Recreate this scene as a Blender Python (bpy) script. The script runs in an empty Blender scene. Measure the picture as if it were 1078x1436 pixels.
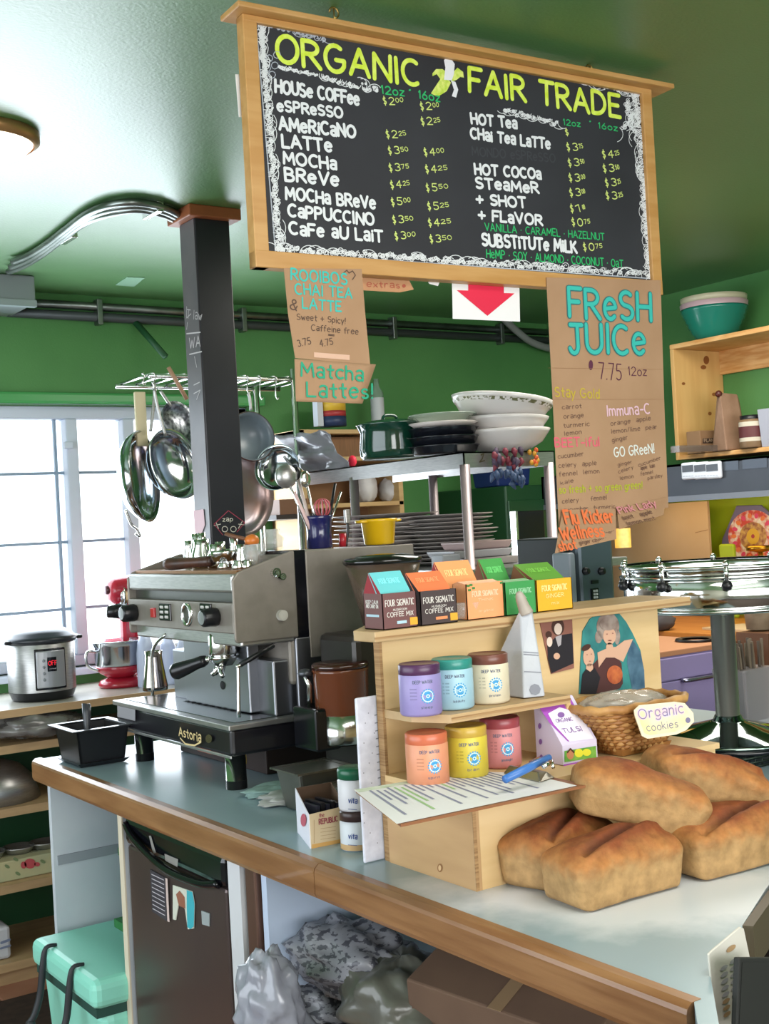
import bpy, math, random
from mathutils import Vector, Matrix
S = bpy.context.scene
R = math.radians
rnd = random.Random(7)
# ---------------------------------------------------------------- camera
F_PX, YAW, PIT, ROL, EYE = 1739.47, 0.6022813, 0.01064239, -0.05487282, 1.6
_f = Vector((math.sin(YAW)*math.cos(PIT), math.cos(YAW)*math.cos(PIT), math.sin(PIT)))
_r = Vector((math.cos(YAW), -math.sin(YAW), 0)); _u = _r.cross(_f)
_r, _u = _r*math.cos(ROL)+_u*math.sin(ROL), -_r*math.sin(ROL)+_u*math.cos(ROL)
cam = bpy.data.objects.new('camera', bpy.data.cameras.new('camera'))
S.collection.objects.link(cam)
cam.matrix_world = Matrix(((_r.x,_u.x,-_f.x,0),(_r.y,_u.y,-_f.y,0),(_r.z,_u.z,-_f.z,EYE),(0,0,0,1)))
cam.data.sensor_fit = 'VERTICAL'; cam.data.sensor_height = 36; cam.data.lens = F_PX*36/1436
cam.data.clip_start = .05
S.camera = cam
# ---------------------------------------------------------------- world, lights, exposure
S.view_settings.view_transform = 'Standard'; S.view_settings.look = 'None'
S.view_settings.gamma = 1; S.view_settings.use_curve_mapping = False
S.view_settings.exposure = 0.35
w = bpy.data.worlds.new('sky'); S.world = w; w.use_nodes = True
w.node_tree.nodes['Background'].inputs[0].default_value = (.86,.94,1,1)
w.node_tree.nodes['Background'].inputs[1].default_value = 2.7
def area(name, loc, rot, sx, sy, power, col):
    l = bpy.data.lights.new(name, 'AREA'); l.shape = 'RECTANGLE'; l.size = sx; l.size_y = sy
    l.energy = power; l.color = col
    o = bpy.data.objects.new(name, l); o.location = loc; o.rotation_euler = rot; S.collection.objects.link(o); return o
# added fill lamps: unseen shop-front daylight, soft overhead fill in shop and kitchen
area('shop_front_fill', (.6,-2.2,1.7), (R(90),0,R(-8)), 3.4, 1.5, 90, (1,.97,.93))
area('ceiling_fill', (1.3,.5,2.62), (0,0,0), 1.6, 1.0, 22, (1,.95,.88))
area('kitchen_fill', (3.2,2.9,2.62), (0,0,0), 1.4, 1.0, 40, (1,.95,.86))
area('hood_light', (4.35,3.7,1.735), (0,0,0), .12, .8, 6, (1,.86,.66))
# daylight of the side windows on the kitchen side
area('side_window_daylight', (-1.45,2.4,1.5), (0,R(-90),0), 1.4, 3.4, 26, (.86,.93,1))
# daylight entering through the kitchen window
area('window_daylight', (1.8,5.06,1.62), (R(-90),0,0), 2.1, 1.0, 40, (.8,.9,1))

# ---------------------------------------------------------------- helpers
def ray(px, py): return _f+_r*((px-539)/F_PX)-_u*((py-718)/F_PX)
def at(px, py, ax, v):
    """point of the plane ax=v that a pixel of the photograph looks at"""
    d = ray(px, py); i = 'xyz'.index(ax); o = Vector((0,0,EYE))
    return o+d*((v-o[i])/d[i])
def lin(h):
    if isinstance(h, str):
        h = h.lstrip('#'); c = [int(h[i:i+2],16)/255 for i in (0,2,4)]
    else: c = h
    return tuple(x/12.92 if x <= .04045 else ((x+.055)/1.055)**2.4 for x in c)+(1,)
MATS = {}
def mat(name, col, rough=.5, metal=0, col2=None, scale=8, bump=0, bscale=None, stretch=(1,1,1), alpha=1, trans=0, emit=0, spec=.5, coat=0, detail=4, lo=.35, hi=.65, ior=1.45, sub=0):
    if name in MATS: return MATS[name]
    m = bpy.data.materials.new(name); m.use_nodes = True; MATS[name] = m
    nt = m.node_tree; b = nt.nodes['Principled BSDF']; L = nt.links.new
    b.inputs['Base Color'].default_value = lin(col); b.inputs['Roughness'].default_value = rough
    b.inputs['Metallic'].default_value = metal; b.inputs['Alpha'].default_value = alpha
    b.inputs['Transmission Weight'].default_value = trans; b.inputs['IOR'].default_value = ior
    b.inputs['Specular IOR Level'].default_value = spec; b.inputs['Coat Weight'].default_value = coat
    if sub: b.inputs['Subsurface Weight'].default_value = sub; b.inputs['Subsurface Scale'].default_value = .02
    if emit:
        b.inputs['Emission Color'].default_value = lin(col); b.inputs['Emission Strength'].default_value = emit
    if col2 or bump:
        tc = nt.nodes.new('ShaderNodeTexCoord'); mp = nt.nodes.new('ShaderNodeMapping')
        mp.inputs['Scale'].default_value = stretch; L(tc.outputs['Object'], mp.inputs['Vector'])
    if col2:
        n = nt.nodes.new('ShaderNodeTexNoise'); n.inputs['Scale'].default_value = scale; n.inputs['Detail'].default_value = detail
        L(mp.outputs[0], n.inputs['Vector'])
        cr = nt.nodes.new('ShaderNodeValToRGB'); cr.color_ramp.elements[0].position = lo; cr.color_ramp.elements[1].position = hi
        cr.color_ramp.elements[0].color = lin(col); cr.color_ramp.elements[1].color = lin(col2)
        L(n.outputs['Fac'], cr.inputs[0]); L(cr.outputs[0], b.inputs['Base Color'])
        if emit: L(cr.outputs[0], b.inputs['Emission Color'])
    if bump:
        n2 = nt.nodes.new('ShaderNodeTexNoise'); n2.inputs['Scale'].default_value = bscale or scale*3; n2.inputs['Detail'].default_value = 3
        L(mp.outputs[0], n2.inputs['Vector'])
        bp = nt.nodes.new('ShaderNodeBump'); bp.inputs['Strength'].default_value = bump; bp.inputs['Distance'].default_value = .004
        L(n2.outputs['Fac'], bp.inputs['Height']); L(bp.outputs[0], b.inputs['Normal'])
    return m
def tag(o, label=None, cat=None, group=None, kind=None):
    if label: o['label'] = label
    if cat: o['category'] = cat
    if group: o['group'] = group
    if kind: o['kind'] = kind
    return o
def thing(name, label, cat, loc=(0,0,0), rot=(0,0,0), group=None, kind=None):
    o = bpy.data.objects.new(name, None); S.collection.objects.link(o)
    o.location = loc; o.rotation_euler = rot; o.empty_display_size = .05
    return tag(o, label, cat, group, kind)
def offset(p):
    t = Vector((0,0,0))
    while p is not None: t += p.location; p = p.parent
    return t
class MB:
    def __init__(s, M=None): s.v = []; s.f = []; s.k = []; s.sm = []; s.M = M or Matrix.Identity(4); s.i = 0; s.smooth = False
    def add(s, vs, fs, smooth=None):
        n = len(s.v); s.v += [s.M@Vector(v) for v in vs]
        for f in fs: s.f.append([n+i for i in f]); s.k.append(s.i); s.sm.append(s.smooth if smooth is None else smooth)
        return s
    def mi(s, i): s.i = i; return s
    def box(s, x0, y0, z0, x1, y1, z1):
        return s.add([(x,y,z) for z in (z0,z1) for y in (y0,y1) for x in (x0,x1)],
            [(0,2,3,1),(4,5,7,6),(0,1,5,4),(2,6,7,3),(0,4,6,2),(1,3,7,5)], False)
    def frus(s, c, b, t, z0, z1):   # tapered box: half sizes b at z0, t at z1
        vs = [(c[0]+sx*b[0],c[1]+sy*b[1],z0) for sy in (-1,1) for sx in (-1,1)]+[(c[0]+sx*t[0],c[1]+sy*t[1],z1) for sy in (-1,1) for sx in (-1,1)]
        return s.add(vs, [(0,2,3,1),(4,5,7,6),(0,1,5,4),(2,6,7,3),(0,4,6,2),(1,3,7,5)], False)
    def hexa(s, p):                 # eight corners: bottom four round, top four round
        return s.add(p, [(3,2,1,0),(4,5,6,7),(0,1,5,4),(1,2,6,5),(2,3,7,6),(3,0,4,7)], False)
    def prism(s, pts, ex, cap=True):
        n = len(pts); ex = Vector(ex); a = [Vector(p) for p in pts]
        fs = [(i,(i+1)%n,n+(i+1)%n,n+i) for i in range(n)]
        if cap: fs += [tuple(range(n-1,-1,-1)), tuple(range(n,2*n))]
        return s.add(a+[p+ex for p in a], fs, False)
    def poly(s, pts): return s.add(pts, [tuple(range(len(pts)))], False)
    def lathe(s, prof, n=32, O=(0,0,0), ax=(0,0,1), sx=1, sy=1, a0=0, a1=360):
        ax = Vector(ax).normalized(); q = Vector((0,0,1)).rotation_difference(ax).to_matrix().to_4x4()
        T = Matrix.Translation(O)@q; full = a1-a0 >= 360; m = n if full else n+1
        vs = []; fs = []
        for r, z in prof:
            for i in range(m):
                a = R(a0+(a1-a0)*i/n); vs.append(T@Vector((max(r,1e-5)*math.cos(a)*sx, max(r,1e-5)*math.sin(a)*sy, z)))
        for j in range(len(prof)-1):
            for i in range(n):
                k = (i+1)%m if full else i+1
                fs.append((j*m+i, j*m+k, (j+1)*m+k, (j+1)*m+i))
        return s.add(vs, fs, True)
    def cyl(s, p, q, r, n=16, r2=None):
        p = Vector(p); q = Vector(q); L = (q-p).length; r2 = r if r2 is None else r2
        return s.lathe([(0,0),(r,0),(r,0),(r2,L),(r2,L),(0,L)], n, p, q-p)
    def ball(s, c, r, n=16, sz=(1,1,1)):
        vs = []; fs = []; m = n//2
        for j in range(m+1):
            t = math.pi*j/m
            for i in range(n):
                a = 2*math.pi*i/n; vs.append((c[0]+r*sz[0]*math.sin(t)*math.cos(a), c[1]+r*sz[1]*math.sin(t)*math.sin(a), c[2]+r*sz[2]*math.cos(t)))
        for j in range(m):
            for i in range(n): fs.append((j*n+i,(j+1)*n+i,(j+1)*n+(i+1)%n,j*n+(i+1)%n))
        return s.add(vs, fs, True)
    def tube(s, path, r, n=8, closed=False):
        P = [Vector(p) for p in path]; k = len(P); vs = []; fs = []; up = None
        for i in range(k):
            a = P[(i-1)%k] if closed or i else P[0]; b = P[(i+1)%k] if closed or i < k-1 else P[-1]
            d = (b-a).normalized()
            if up is None: up = d.orthogonal().normalized()
            up = (up-d*up.dot(d)); up = up.normalized() if up.length > 1e-6 else d.orthogonal().normalized()
            sd = d.cross(up); rr = r[i] if isinstance(r,(list,tuple)) else r
            for j in range(n):
                t = 2*math.pi*j/n; vs.append(P[i]+up*(rr*math.cos(t))+sd*(rr*math.sin(t)))
        for i in range(k if closed else k-1):
            for j in range(n):
                a = i*n+j; b = i*n+(j+1)%n; c = ((i+1)%k)*n+(j+1)%n; d = ((i+1)%k)*n+j
                fs.append((a,b,c,d))
        if not closed: fs += [tuple(range(n-1,-1,-1)), tuple(range((k-1)*n,k*n))]
        return s.add(vs, fs, True)
    def build(s, name, mats, parent=None, bevel=0, seg=2, local=False, sub=0, mod=None):
        off = Vector((0,0,0)) if local or parent is None else offset(parent)
        me = bpy.data.meshes.new(name); me.from_pydata([v-off for v in s.v], [], s.f)
        if not isinstance(mats,(list,tuple)): mats = [mats]
        for m in mats: me.materials.append(m)
        me.polygons.foreach_set('material_index', s.k); me.polygons.foreach_set('use_smooth', s.sm); me.validate(); me.update()
        o = bpy.data.objects.new(name, me); S.collection.objects.link(o)
        if parent: o.parent = parent
        if bevel:
            b = o.modifiers.new('bevel','BEVEL'); b.width = bevel; b.segments = seg; b.limit_method = 'ANGLE'; b.angle_limit = R(40)
        if sub: d = o.modifiers.new('smooth','SUBSURF'); d.levels = d.render_levels = sub
        return o
def cat_rom(P, n=6, closed=False):
    P = [Vector(p) for p in P]; k = len(P); out = []
    for i in range(k if closed else k-1):
        g = lambda j: P[j%k] if closed else P[max(0,min(k-1,j))]
        a,b,c,d = g(i-1),g(i),g(i+1),g(i+2)
        for t in [j/n for j in range(n)]:
            out.append(.5*((2*b)+(c-a)*t+(2*a-5*b+4*c-d)*t*t+(3*b-a-3*c+d)*t**3))
    if not closed: out.append(P[-1])
    return out
# ---------------------------------------------------------------- hand lettering (stroke alphabet)
def A(cx,cy,rx,ry,a0,a1,n=9): return [(cx+rx*math.cos(R(a0+(a1-a0)*i/n)), cy+ry*math.sin(R(a0+(a1-a0)*i/n))) for i in range(n+1)]
G = {
'A':(.8,[[(0,0),(.4,1),(.8,0)],[(.14,.34),(.66,.34)]]), 'B':(.68,[[(0,0),(0,1)]+A(.28,.76,.3,.24,90,-90)+[(0,.52)],[(0,.52)]+A(.32,.26,.34,.26,90,-90)+[(0,0)]]),
'C':(.75,[A(.42,.5,.42,.5,55,305,14)]), 'D':(.75,[[(0,0),(0,1)]+A(.2,.5,.52,.5,90,-90,12)+[(0,0)]]), 'E':(.6,[[(.58,1),(0,1),(0,0),(.6,0)],[(0,.52),(.5,.52)]]),
'F':(.58,[[(.6,1),(0,1),(0,0)],[(0,.52),(.48,.52)]]), 'G':(.82,[A(.42,.5,.42,.5,55,330,14)+[(.8,.46),(.45,.46)]]), 'H':(.7,[[(0,0),(0,1)],[(.7,0),(.7,1)],[(0,.5),(.7,.5)]]),
'I':(.1,[[(.05,0),(.05,1)]]), 'J':(.6,[[(.1,1),(.65,1)],[(.42,1),(.42,.25)]+A(.22,.25,.2,.25,0,-160)]), 'K':(.68,[[(0,0),(0,1)],[(.62,1),(0,.42)],[(.2,.6),(.68,0)]]),
'L':(.56,[[(0,1),(0,0),(.56,0)]]), 'M':(.9,[[(0,0),(.08,1),(.45,.3),(.82,1),(.9,0)]]), 'N':(.72,[[(0,0),(0,1),(.72,0),(.72,1)]]), 'O':(.85,[A(.42,.5,.42,.5,90,450,18)]),
'P':(.66,[[(0,0),(0,1)]+A(.28,.74,.34,.26,90,-90)+[(0,.48)]]), 'Q':(.85,[A(.42,.5,.42,.5,90,450,16),[(.55,.25),(.85,-.05)]]), 'R':(.7,[[(0,0),(0,1)]+A(.28,.75,.34,.25,90,-90)+[(0,.5),(.25,.5),(.7,0)]]),
'S':(.65,[A(.34,.75,.3,.25,40,270)+A(.32,.25,.32,.25,90,-140)]), 'T':(.72,[[(0,1),(.72,1)],[(.36,1),(.36,0)]]), 'U':(.72,[[(0,1),(0,.35)]+A(.36,.35,.36,.35,180,360)+[(.72,1)]]),
'V':(.75,[[(0,1),(.37,0),(.75,1)]]), 'W':(1,[[(0,1),(.25,0),(.5,.75),(.75,0),(1,1)]]), 'X':(.7,[[(0,0),(.7,1)],[(0,1),(.7,0)]]), 'Y':(.72,[[(0,1),(.36,.5),(.72,1)],[(.36,.5),(.36,0)]]), 'Z':(.66,[[(0,1),(.66,1),(0,0),(.66,0)]]),
'a':(.52,[A(.28,.62,.24,.16,150,0,5)+[(.52,0)],A(.27,.21,.25,.21,60,420,10)]), 'b':(.52,[[(0,1),(0,0)],A(.26,.32,.26,.32,180,540,12)]), 'c':(.5,[A(.3,.34,.3,.34,50,310,10)]),
'd':(.55,[[(.52,1),(.52,0)],A(.26,.32,.26,.32,0,360,12)]), 'e':(.58,[[(.02,.36),(.56,.42)]+A(.29,.36,.29,.36,15,315,12)]), 'f':(.42,[A(.34,.78,.2,.22,60,180,5)+[(.14,0)],[(0,.6),(.36,.6)]]),
'g':(.52,[A(.26,.34,.26,.32,0,360,12),[(.52,.66),(.52,-.15)]+A(.26,-.12,.26,.2,0,-150,6)]), 'h':(.5,[[(0,1),(0,0)],[(0,.4)]+A(.24,.4,.24,.26,180,0,6)+[(.48,0)]]), 'i':(.08,[[(.04,0),(.04,.62)],[(.04,.86),(.05,.9)]]),
'j':(.2,[[(.15,.62),(.15,-.1),(0,-.25)],[(.15,.86),(.16,.9)]]), 'k':(.48,[[(0,1),(0,0)],[(.44,.66),(0,.28)],[(.12,.4),(.48,0)]]), 'l':(.1,[[(.05,1),(.05,0)]]),
'm':(.82,[[(0,.66),(0,0)],[(0,.42)]+A(.2,.44,.2,.22,180,0,5)+[(.4,0)],[(.4,.42)]+A(.6,.44,.2,.22,180,0,5)+[(.8,0)]]), 'n':(.48,[[(0,.66),(0,0)],[(0,.4)]+A(.23,.42,.23,.24,180,0,6)+[(.46,0)]]),
'o':(.58,[A(.29,.34,.29,.34,90,450,14)]), 'p':(.52,[[(0,.66),(0,-.3)],A(.26,.34,.26,.32,180,540,12)]), 'q':(.52,[[(.52,.66),(.52,-.3)],A(.26,.34,.26,.32,0,360,12)]),
'r':(.4,[[(0,.66),(0,0)],[(0,.4)]+A(.22,.42,.2,.24,180,50,5)]), 's':(.44,[A(.24,.5,.2,.17,40,250,6)+A(.22,.17,.22,.17,80,-140,7)]), 't':(.42,[[(.2,.95),(.2,.1),(.36,0)],[(0,.64),(.42,.64)]]),
'u':(.5,[[(0,.66),(0,.25)]+A(.24,.25,.24,.25,180,360,6)+[(.48,.66),(.5,0)]]), 'v':(.5,[[(0,.66),(.25,0),(.5,.66)]]), 'w':(.72,[[(0,.66),(.18,0),(.36,.5),(.54,0),(.72,.66)]]), 'x':(.48,[[(0,0),(.48,.66)],[(0,.66),(.48,0)]]),
'y':(.5,[[(0,.66),(.26,.05)],[(.52,.66),(.12,-.3)]]), 'z':(.48,[[(0,.66),(.48,.66),(0,0),(.5,0)]]),
'0':(.6,[A(.3,.5,.3,.5,90,450,14)]), '1':(.2,[[(0,.78),(.14,1),(.14,0)]]), '2':(.6,[A(.3,.72,.28,.28,160,-30,8)+[(0,0),(.62,0)]]), '3':(.56,[A(.26,.76,.26,.24,140,-80,8)+A(.26,.27,.3,.27,80,-140,8)]),
'4':(.6,[[(.42,0),(.42,1),(0,.35),(.62,.35)]]), '5':(.58,[[(.54,1),(.08,1),(.04,.58)]+A(.26,.3,.3,.3,110,-140,9)]), '6':(.58,[[(.42,1),(.08,.5)]+A(.29,.29,.28,.29,150,-210,12)]), '7':(.56,[[(0,1),(.56,1),(.2,0)]]),
'8':(.55,[A(.27,.75,.23,.25,-90,270,12),A(.27,.25,.27,.25,90,450,12)]), '9':(.55,[A(.27,.7,.26,.29,0,360,12)+[(.5,0)]]),
'$':(.5,[A(.26,.68,.22,.2,40,270,6)+A(.24,.29,.24,.2,90,-140,6),[(.25,1.08),(.25,-.1)]]), '+':(.6,[[(0,.45),(.6,.45)],[(.3,.15),(.3,.78)]]), '.':(.06,[[(.02,0),(.04,.03)]]), '!':(.1,[[(.06,1),(.05,.3)],[(.04,0),(.05,.03)]]),
'-':(.4,[[(0,.42),(.4,.42)]]), '*':(.1,[[(.03,.4),(.06,.44)]]), '&':(.6,[[(.55,0),(.1,.75)]+A(.26,.8,.16,.2,180,-20,6)+A(.24,.24,.24,.24,110,340,8)+[(.55,.45)]]), '/':(.4,[[(0,0),(.4,1)]]), '=':(.4,[[(0,.3),(.4,.3)],[(0,.55),(.4,.55)]]), "'":(.05,[[(.02,1),(.02,.8)]]), ' ':(.32,[]),
}
def layout(t, jit=.03):
    x = 0; out = []; g = random.Random(t)
    for ch in t:
        w_, st = G.get(ch, G[' ']); dy = g.uniform(-jit,jit); sc = 1+g.uniform(-jit,jit); sh = g.uniform(-.05,.05)
        for s_ in st: out.append([(x+a+sh*b, dy+b*sc) for a,b in s_])
        x += w_+.24
    return out, max(x-.24,.1)
def ribbon(mb, lines, O, U, V, wd, N, lift=.0008):
    """flat pen strokes; lines in metres along the unit vectors U, V"""
    h = wd/2; l0 = lift; cnt = 0
    for ln in lines:
        P = [Vector((a,b)) for a,b in ln]
        for i,p in enumerate(P):
            cnt += 1; lift = l0+cnt%40*.000012
            c = [(p.x+h*math.cos(k*math.pi/4), p.y+h*math.sin(k*math.pi/4)) for k in range(8)]
            mb.poly([O+U*a+V*b+N*lift for a,b in c])
            if i+1 < len(P):
                q = P[i+1]; d = q-p
                if d.length < 1e-6: continue
                d.normalize(); n = Vector((-d.y,d.x))*h; lift = l0+cnt%40*.000012+.000006
                mb.poly([O+U*a.x+V*a.y+N*lift for a in (p-n,q-n,q+n,p+n)])
def write(mb, text, O, E, H, N, wd=.1, lift=.0008, jit=.03):
    """text from O to E (baseline ends), H = cap height vector"""
    O = Vector(O); B = Vector(E)-O; U = B.normalized(); h = H.length; N = Vector(N).normalized()
    V = (H-U*H.dot(U)).normalized()
    ln, tw = layout(text, jit); sx = B.length/tw
    ribbon(mb, [[(a*sx, b*h) for a,b in l] for l in ln], O, U, V, wd*h, N, lift)
class Plane:
    """writes on a plane given by a point and normal, addressed by where things sit in the photograph"""
    def __init__(s, P, N): s.P = Vector(P); s.N = Vector(N).normalized()
    def at(s, x, y):
        d = ray(x,y); o = Vector((0,0,EYE)); return o+d*((s.P-o).dot(s.N)/d.dot(s.N))
    def text(s, mb, t, x0, y0, x1, y1, h, wd=.13, lift=.0008, jit=.03):
        a = s.at(x0,y0); b = s.at(x1,y1); c = s.at(x0-h*.05,y0-h); write(mb, t, a, b, c-a, s.N, wd, lift, jit)
    def shape(s, mb, pts, lift=.0006):
        mb.poly([s.at(*p)+s.N*lift for p in pts])
    def line(s, mb, pts, wd, lift=.0008):
        P = [s.at(*p) for p in pts]; U = Vector((0,0,1)).cross(s.N).normalized(); V = s.N.cross(U)
        O = P[0]; ribbon(mb, [[((p-O).dot(U),(p-O).dot(V)) for p in P]], O, U, V, wd, s.N, lift)
    def oval(s, mb, x, y, rx, ry, lift=.0008, n=20, rot=0):
        c,d = math.cos(R(rot)),math.sin(R(rot))
        s.shape(mb, [(x+rx*math.cos(t)*c-ry*math.sin(t)*d, y+rx*math.cos(t)*d+ry*math.sin(t)*c) for t in [-2*math.pi*i/n for i in range(n)]], lift)
# ---------------------------------------------------------------- materials
GREEN = mat('green_ceiling_paint','#4b7a44',.42,0,'#55854d',1.5,bump=.3,bscale=120,spec=1,coat=.6)
GREEN.node_tree.nodes['Principled BSDF'].inputs['Coat Roughness'].default_value = .38
WALLG = mat('green_wall_paint','#487f45',.55,0,'#52894c',2,bump=.2,bscale=120)
LIME = mat('lime_wall_paint','#9fb81f',.5,0,'#abc52a',3)
WHITEF = mat('white_window_frame','#c9d2e2',.45)
PINE = mat('pine_wood','#d9ab6b',.5,0,'#c8935a',3,bump=.1,stretch=(1,1,9),detail=6)
PINEX = mat('pine_board','#c88f4f',.5,0,'#e0b479',4,bump=.1,stretch=(2,2,14),detail=6)
PLY = mat('birch_plywood','#cfae7c',.5,0,'#dcbf90',2.5,bump=.05,stretch=(1,1,7),detail=6)
PLYL = mat('plywood_ledge','#b4956c',.5,0,'#c2a57c',3,stretch=(1,5,5),detail=6)
PLYE = mat('plywood_edge','#b08d62',.7,0,'#8d6a45',40,stretch=(.1,.1,8))
FRAMEW = mat('varnished_frame_wood','#c2955c',.4,0,'#b5854a',5,stretch=(1,8,8))
FRAMED = mat('varnished_frame_wood_edge','#9a6330',.4,0,'#8a5526',5,stretch=(1,8,8))
TRIM = mat('oak_counter_trim','#7a5232',.34,0,'#936a45',6,bump=.08,stretch=(8,.7,8),detail=6,coat=.15)
STEEL = mat('brushed_steel','#b3b2b0',.36,.85,'#a3a2a1',30,stretch=(1,1,12))
STEELD = mat('dull_machine_steel','#8c857d',.5,.45,'#827b73',20)
CHROME = mat('chrome','#dcdcdb',.16,1)
BLACK = mat('black_plastic','#15161a',.35)
BLACKG = mat('black_gloss','#0d0e14',.15)
CHALK = mat('black_chalkboard','#24242a',.6,0,'#2e2f35',3)
WHITEP = mat('white_chalk_paint','#d9dcdf',.7)
YG = mat('yellow_green_chalk_paint','#c6dd33',.7,0,'#d8ea6a',60)
GRC = mat('green_chalk_paint','#27b065',.7)
YEL = mat('pale_yellow_chalk_paint','#c9d777',.7)
GHOST = mat('wiped_chalk','#3c3e43',.8)
KRAFT = mat('brown_kraft_paper','#ab8869',.8,0,'#a17e5f',6,bump=.1,bscale=40)
TEAL = mat('teal_marker','#36b3a8',.6); TEALG = mat('green_teal_marker','#1e9a78',.6)
INK = mat('dark_brown_marker','#4a2a2a',.7); PAPER = mat('white_paper','#e6e5e6',.6)
RED = mat('red_print','#d21f3f',.5)
LAM = None
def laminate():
    m = mat('worn_laminate_with_light_patch','#a9bfc9',.28,coat=.0)
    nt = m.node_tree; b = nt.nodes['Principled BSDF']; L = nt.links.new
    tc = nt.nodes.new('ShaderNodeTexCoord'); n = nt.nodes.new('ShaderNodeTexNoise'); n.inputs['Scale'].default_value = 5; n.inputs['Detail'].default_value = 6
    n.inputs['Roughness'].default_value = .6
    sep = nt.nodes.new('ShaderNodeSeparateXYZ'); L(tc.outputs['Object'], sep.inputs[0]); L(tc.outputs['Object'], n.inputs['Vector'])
    # white patch: scuffed wear plus a patch of window light, painted into the colour
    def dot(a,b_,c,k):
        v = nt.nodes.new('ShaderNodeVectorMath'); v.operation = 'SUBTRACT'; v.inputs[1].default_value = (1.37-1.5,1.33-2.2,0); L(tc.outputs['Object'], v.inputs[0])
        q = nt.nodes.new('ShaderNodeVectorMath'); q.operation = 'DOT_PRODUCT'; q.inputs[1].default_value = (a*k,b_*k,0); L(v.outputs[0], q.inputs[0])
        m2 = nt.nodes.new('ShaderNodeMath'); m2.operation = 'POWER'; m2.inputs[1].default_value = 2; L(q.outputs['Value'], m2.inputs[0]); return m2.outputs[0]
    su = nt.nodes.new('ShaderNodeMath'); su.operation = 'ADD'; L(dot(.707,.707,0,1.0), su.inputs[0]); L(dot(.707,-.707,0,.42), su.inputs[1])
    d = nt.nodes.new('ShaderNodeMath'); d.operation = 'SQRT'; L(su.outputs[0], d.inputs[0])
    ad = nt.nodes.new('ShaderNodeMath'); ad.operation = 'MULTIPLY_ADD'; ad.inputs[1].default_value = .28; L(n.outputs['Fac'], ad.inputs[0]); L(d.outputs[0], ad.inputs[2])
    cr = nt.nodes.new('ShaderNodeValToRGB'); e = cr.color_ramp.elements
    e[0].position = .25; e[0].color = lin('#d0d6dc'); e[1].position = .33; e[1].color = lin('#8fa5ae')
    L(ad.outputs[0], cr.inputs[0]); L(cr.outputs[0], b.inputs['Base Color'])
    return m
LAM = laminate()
# ================================================================ the setting
ZC, ZCEIL, YW, XW = 1.02, 2.66, 5.1, 4.66
def struct(name, mb, m, parent=None, **k):
    o = mb.build(name, m, parent, **k)
    if parent is None: o['kind'] = 'structure'
    return o
struct('ceiling', MB().box(-1.6,-2.6,ZCEIL,XW+.2,YW+.2,ZCEIL+.1), GREEN)
wx0, wx1, wz0, wz1 = .55, 2.78, 1.07, 2.185
wb = MB().box(-1.6,YW,0,wx0,YW+.2,ZCEIL).box(wx1,YW,0,XW+.2,YW+.2,ZCEIL).box(wx0,YW,0,wx1,YW+.2,wz0).box(wx0,YW,wz1,wx1,YW+.2,ZCEIL)
struct('wall_back', wb, WALLG)
struct('wall_right', MB().box(XW,-2.6,0,XW+.2,YW,ZCEIL), WALLG)
struct('wall_left', MB().box(-1.8,-2.6,0,-1.6,.5,ZCEIL).box(-1.8,4.4,0,-1.6,YW+.2,ZCEIL).box(-1.8,.5,0,-1.6,4.4,.75).box(-1.8,.5,2.3,-1.6,4.4,ZCEIL), mat('pale_side_wall','#b9b6a6',.7))
struct('wall_front', MB().box(-1.6,-2.8,0,-1.2,-2.6,ZCEIL).box(3.4,-2.8,0,XW+.2,-2.6,ZCEIL).box(-1.2,-2.8,0,3.4,-2.6,.8).box(-1.2,-2.8,2.35,3.4,-2.6,ZCEIL).box(1.05,-2.75,.8,1.15,-2.65,2.35), mat('pale_front_wall','#c4bfae',.7))
fl = struct('floor', MB().box(-1.6,-2.6,-.08,XW,YW,-.02), mat('dark_floor_base','#4a3a30',.8))
fm = [mat('terracotta_tile','#a3735c',.6,0,'#93614b',5), mat('terracotta_tile_pale','#b08069',.6,0,'#9b6d57',5)]
tile_me = []
for m_ in fm:
    t_ = MB().box(-.147,-.147,-.02,.147,.147,0); o = t_.build('tile', m_, fl, bevel=.004, seg=1); tile_me.append(o.data); bpy.data.objects.remove(o)
for i in range(9):
    for j in range(11):
        x, y = .25+i*.3, 2.1+j*.3
        o = bpy.data.objects.new('tile', tile_me[(i*7+j*3)%2]); S.collection.objects.link(o); o.parent = fl; o.location = (x,y,0)
        b = o.modifiers.new('bevel','BEVEL'); b.width = .004; b.segments = 1
struct('trim_1', MB().box(wx0-.05,YW-.05,wz1,wx1+.06,YW,wz1+.05), mat('green_gloss_window_trim','#4b9a58',.25,coat=.4), bevel=.012)
# window: one frame, panes and bars
win = struct('window_1', MB().box(wx0,YW+.04,wz1-.055,wx1,YW+.12,wz1).box(wx0,YW+.04,wz0,wx1,YW+.12,wz0+.05)
    .box(wx0,YW+.04,wz0,wx0+.05,YW+.12,wz1).box(wx1-.05,YW+.04,wz0,wx1,YW+.12,wz1), WHITEF, bevel=.006)
GLASS = bpy.data.materials.new('window_glass'); GLASS.use_nodes = True
_n = GLASS.node_tree; _n.nodes.clear(); _o = _n.nodes.new('ShaderNodeOutputMaterial'); _m = _n.nodes.new('ShaderNodeMixShader')
_t = _n.nodes.new('ShaderNodeBsdfTransparent'); _g = _n.nodes.new('ShaderNodeBsdfGlossy'); _g.inputs['Roughness'].default_value = .03
_fr = _n.nodes.new('ShaderNodeFresnel'); _fr.inputs[0].default_value = 1.45
_n.links.new(_fr.outputs[0],_m.inputs[0]); _n.links.new(_t.outputs[0],_m.inputs[1]); _n.links.new(_g.outputs[0],_m.inputs[2]); _n.links.new(_m.outputs[0],_o.inputs[0])
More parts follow.
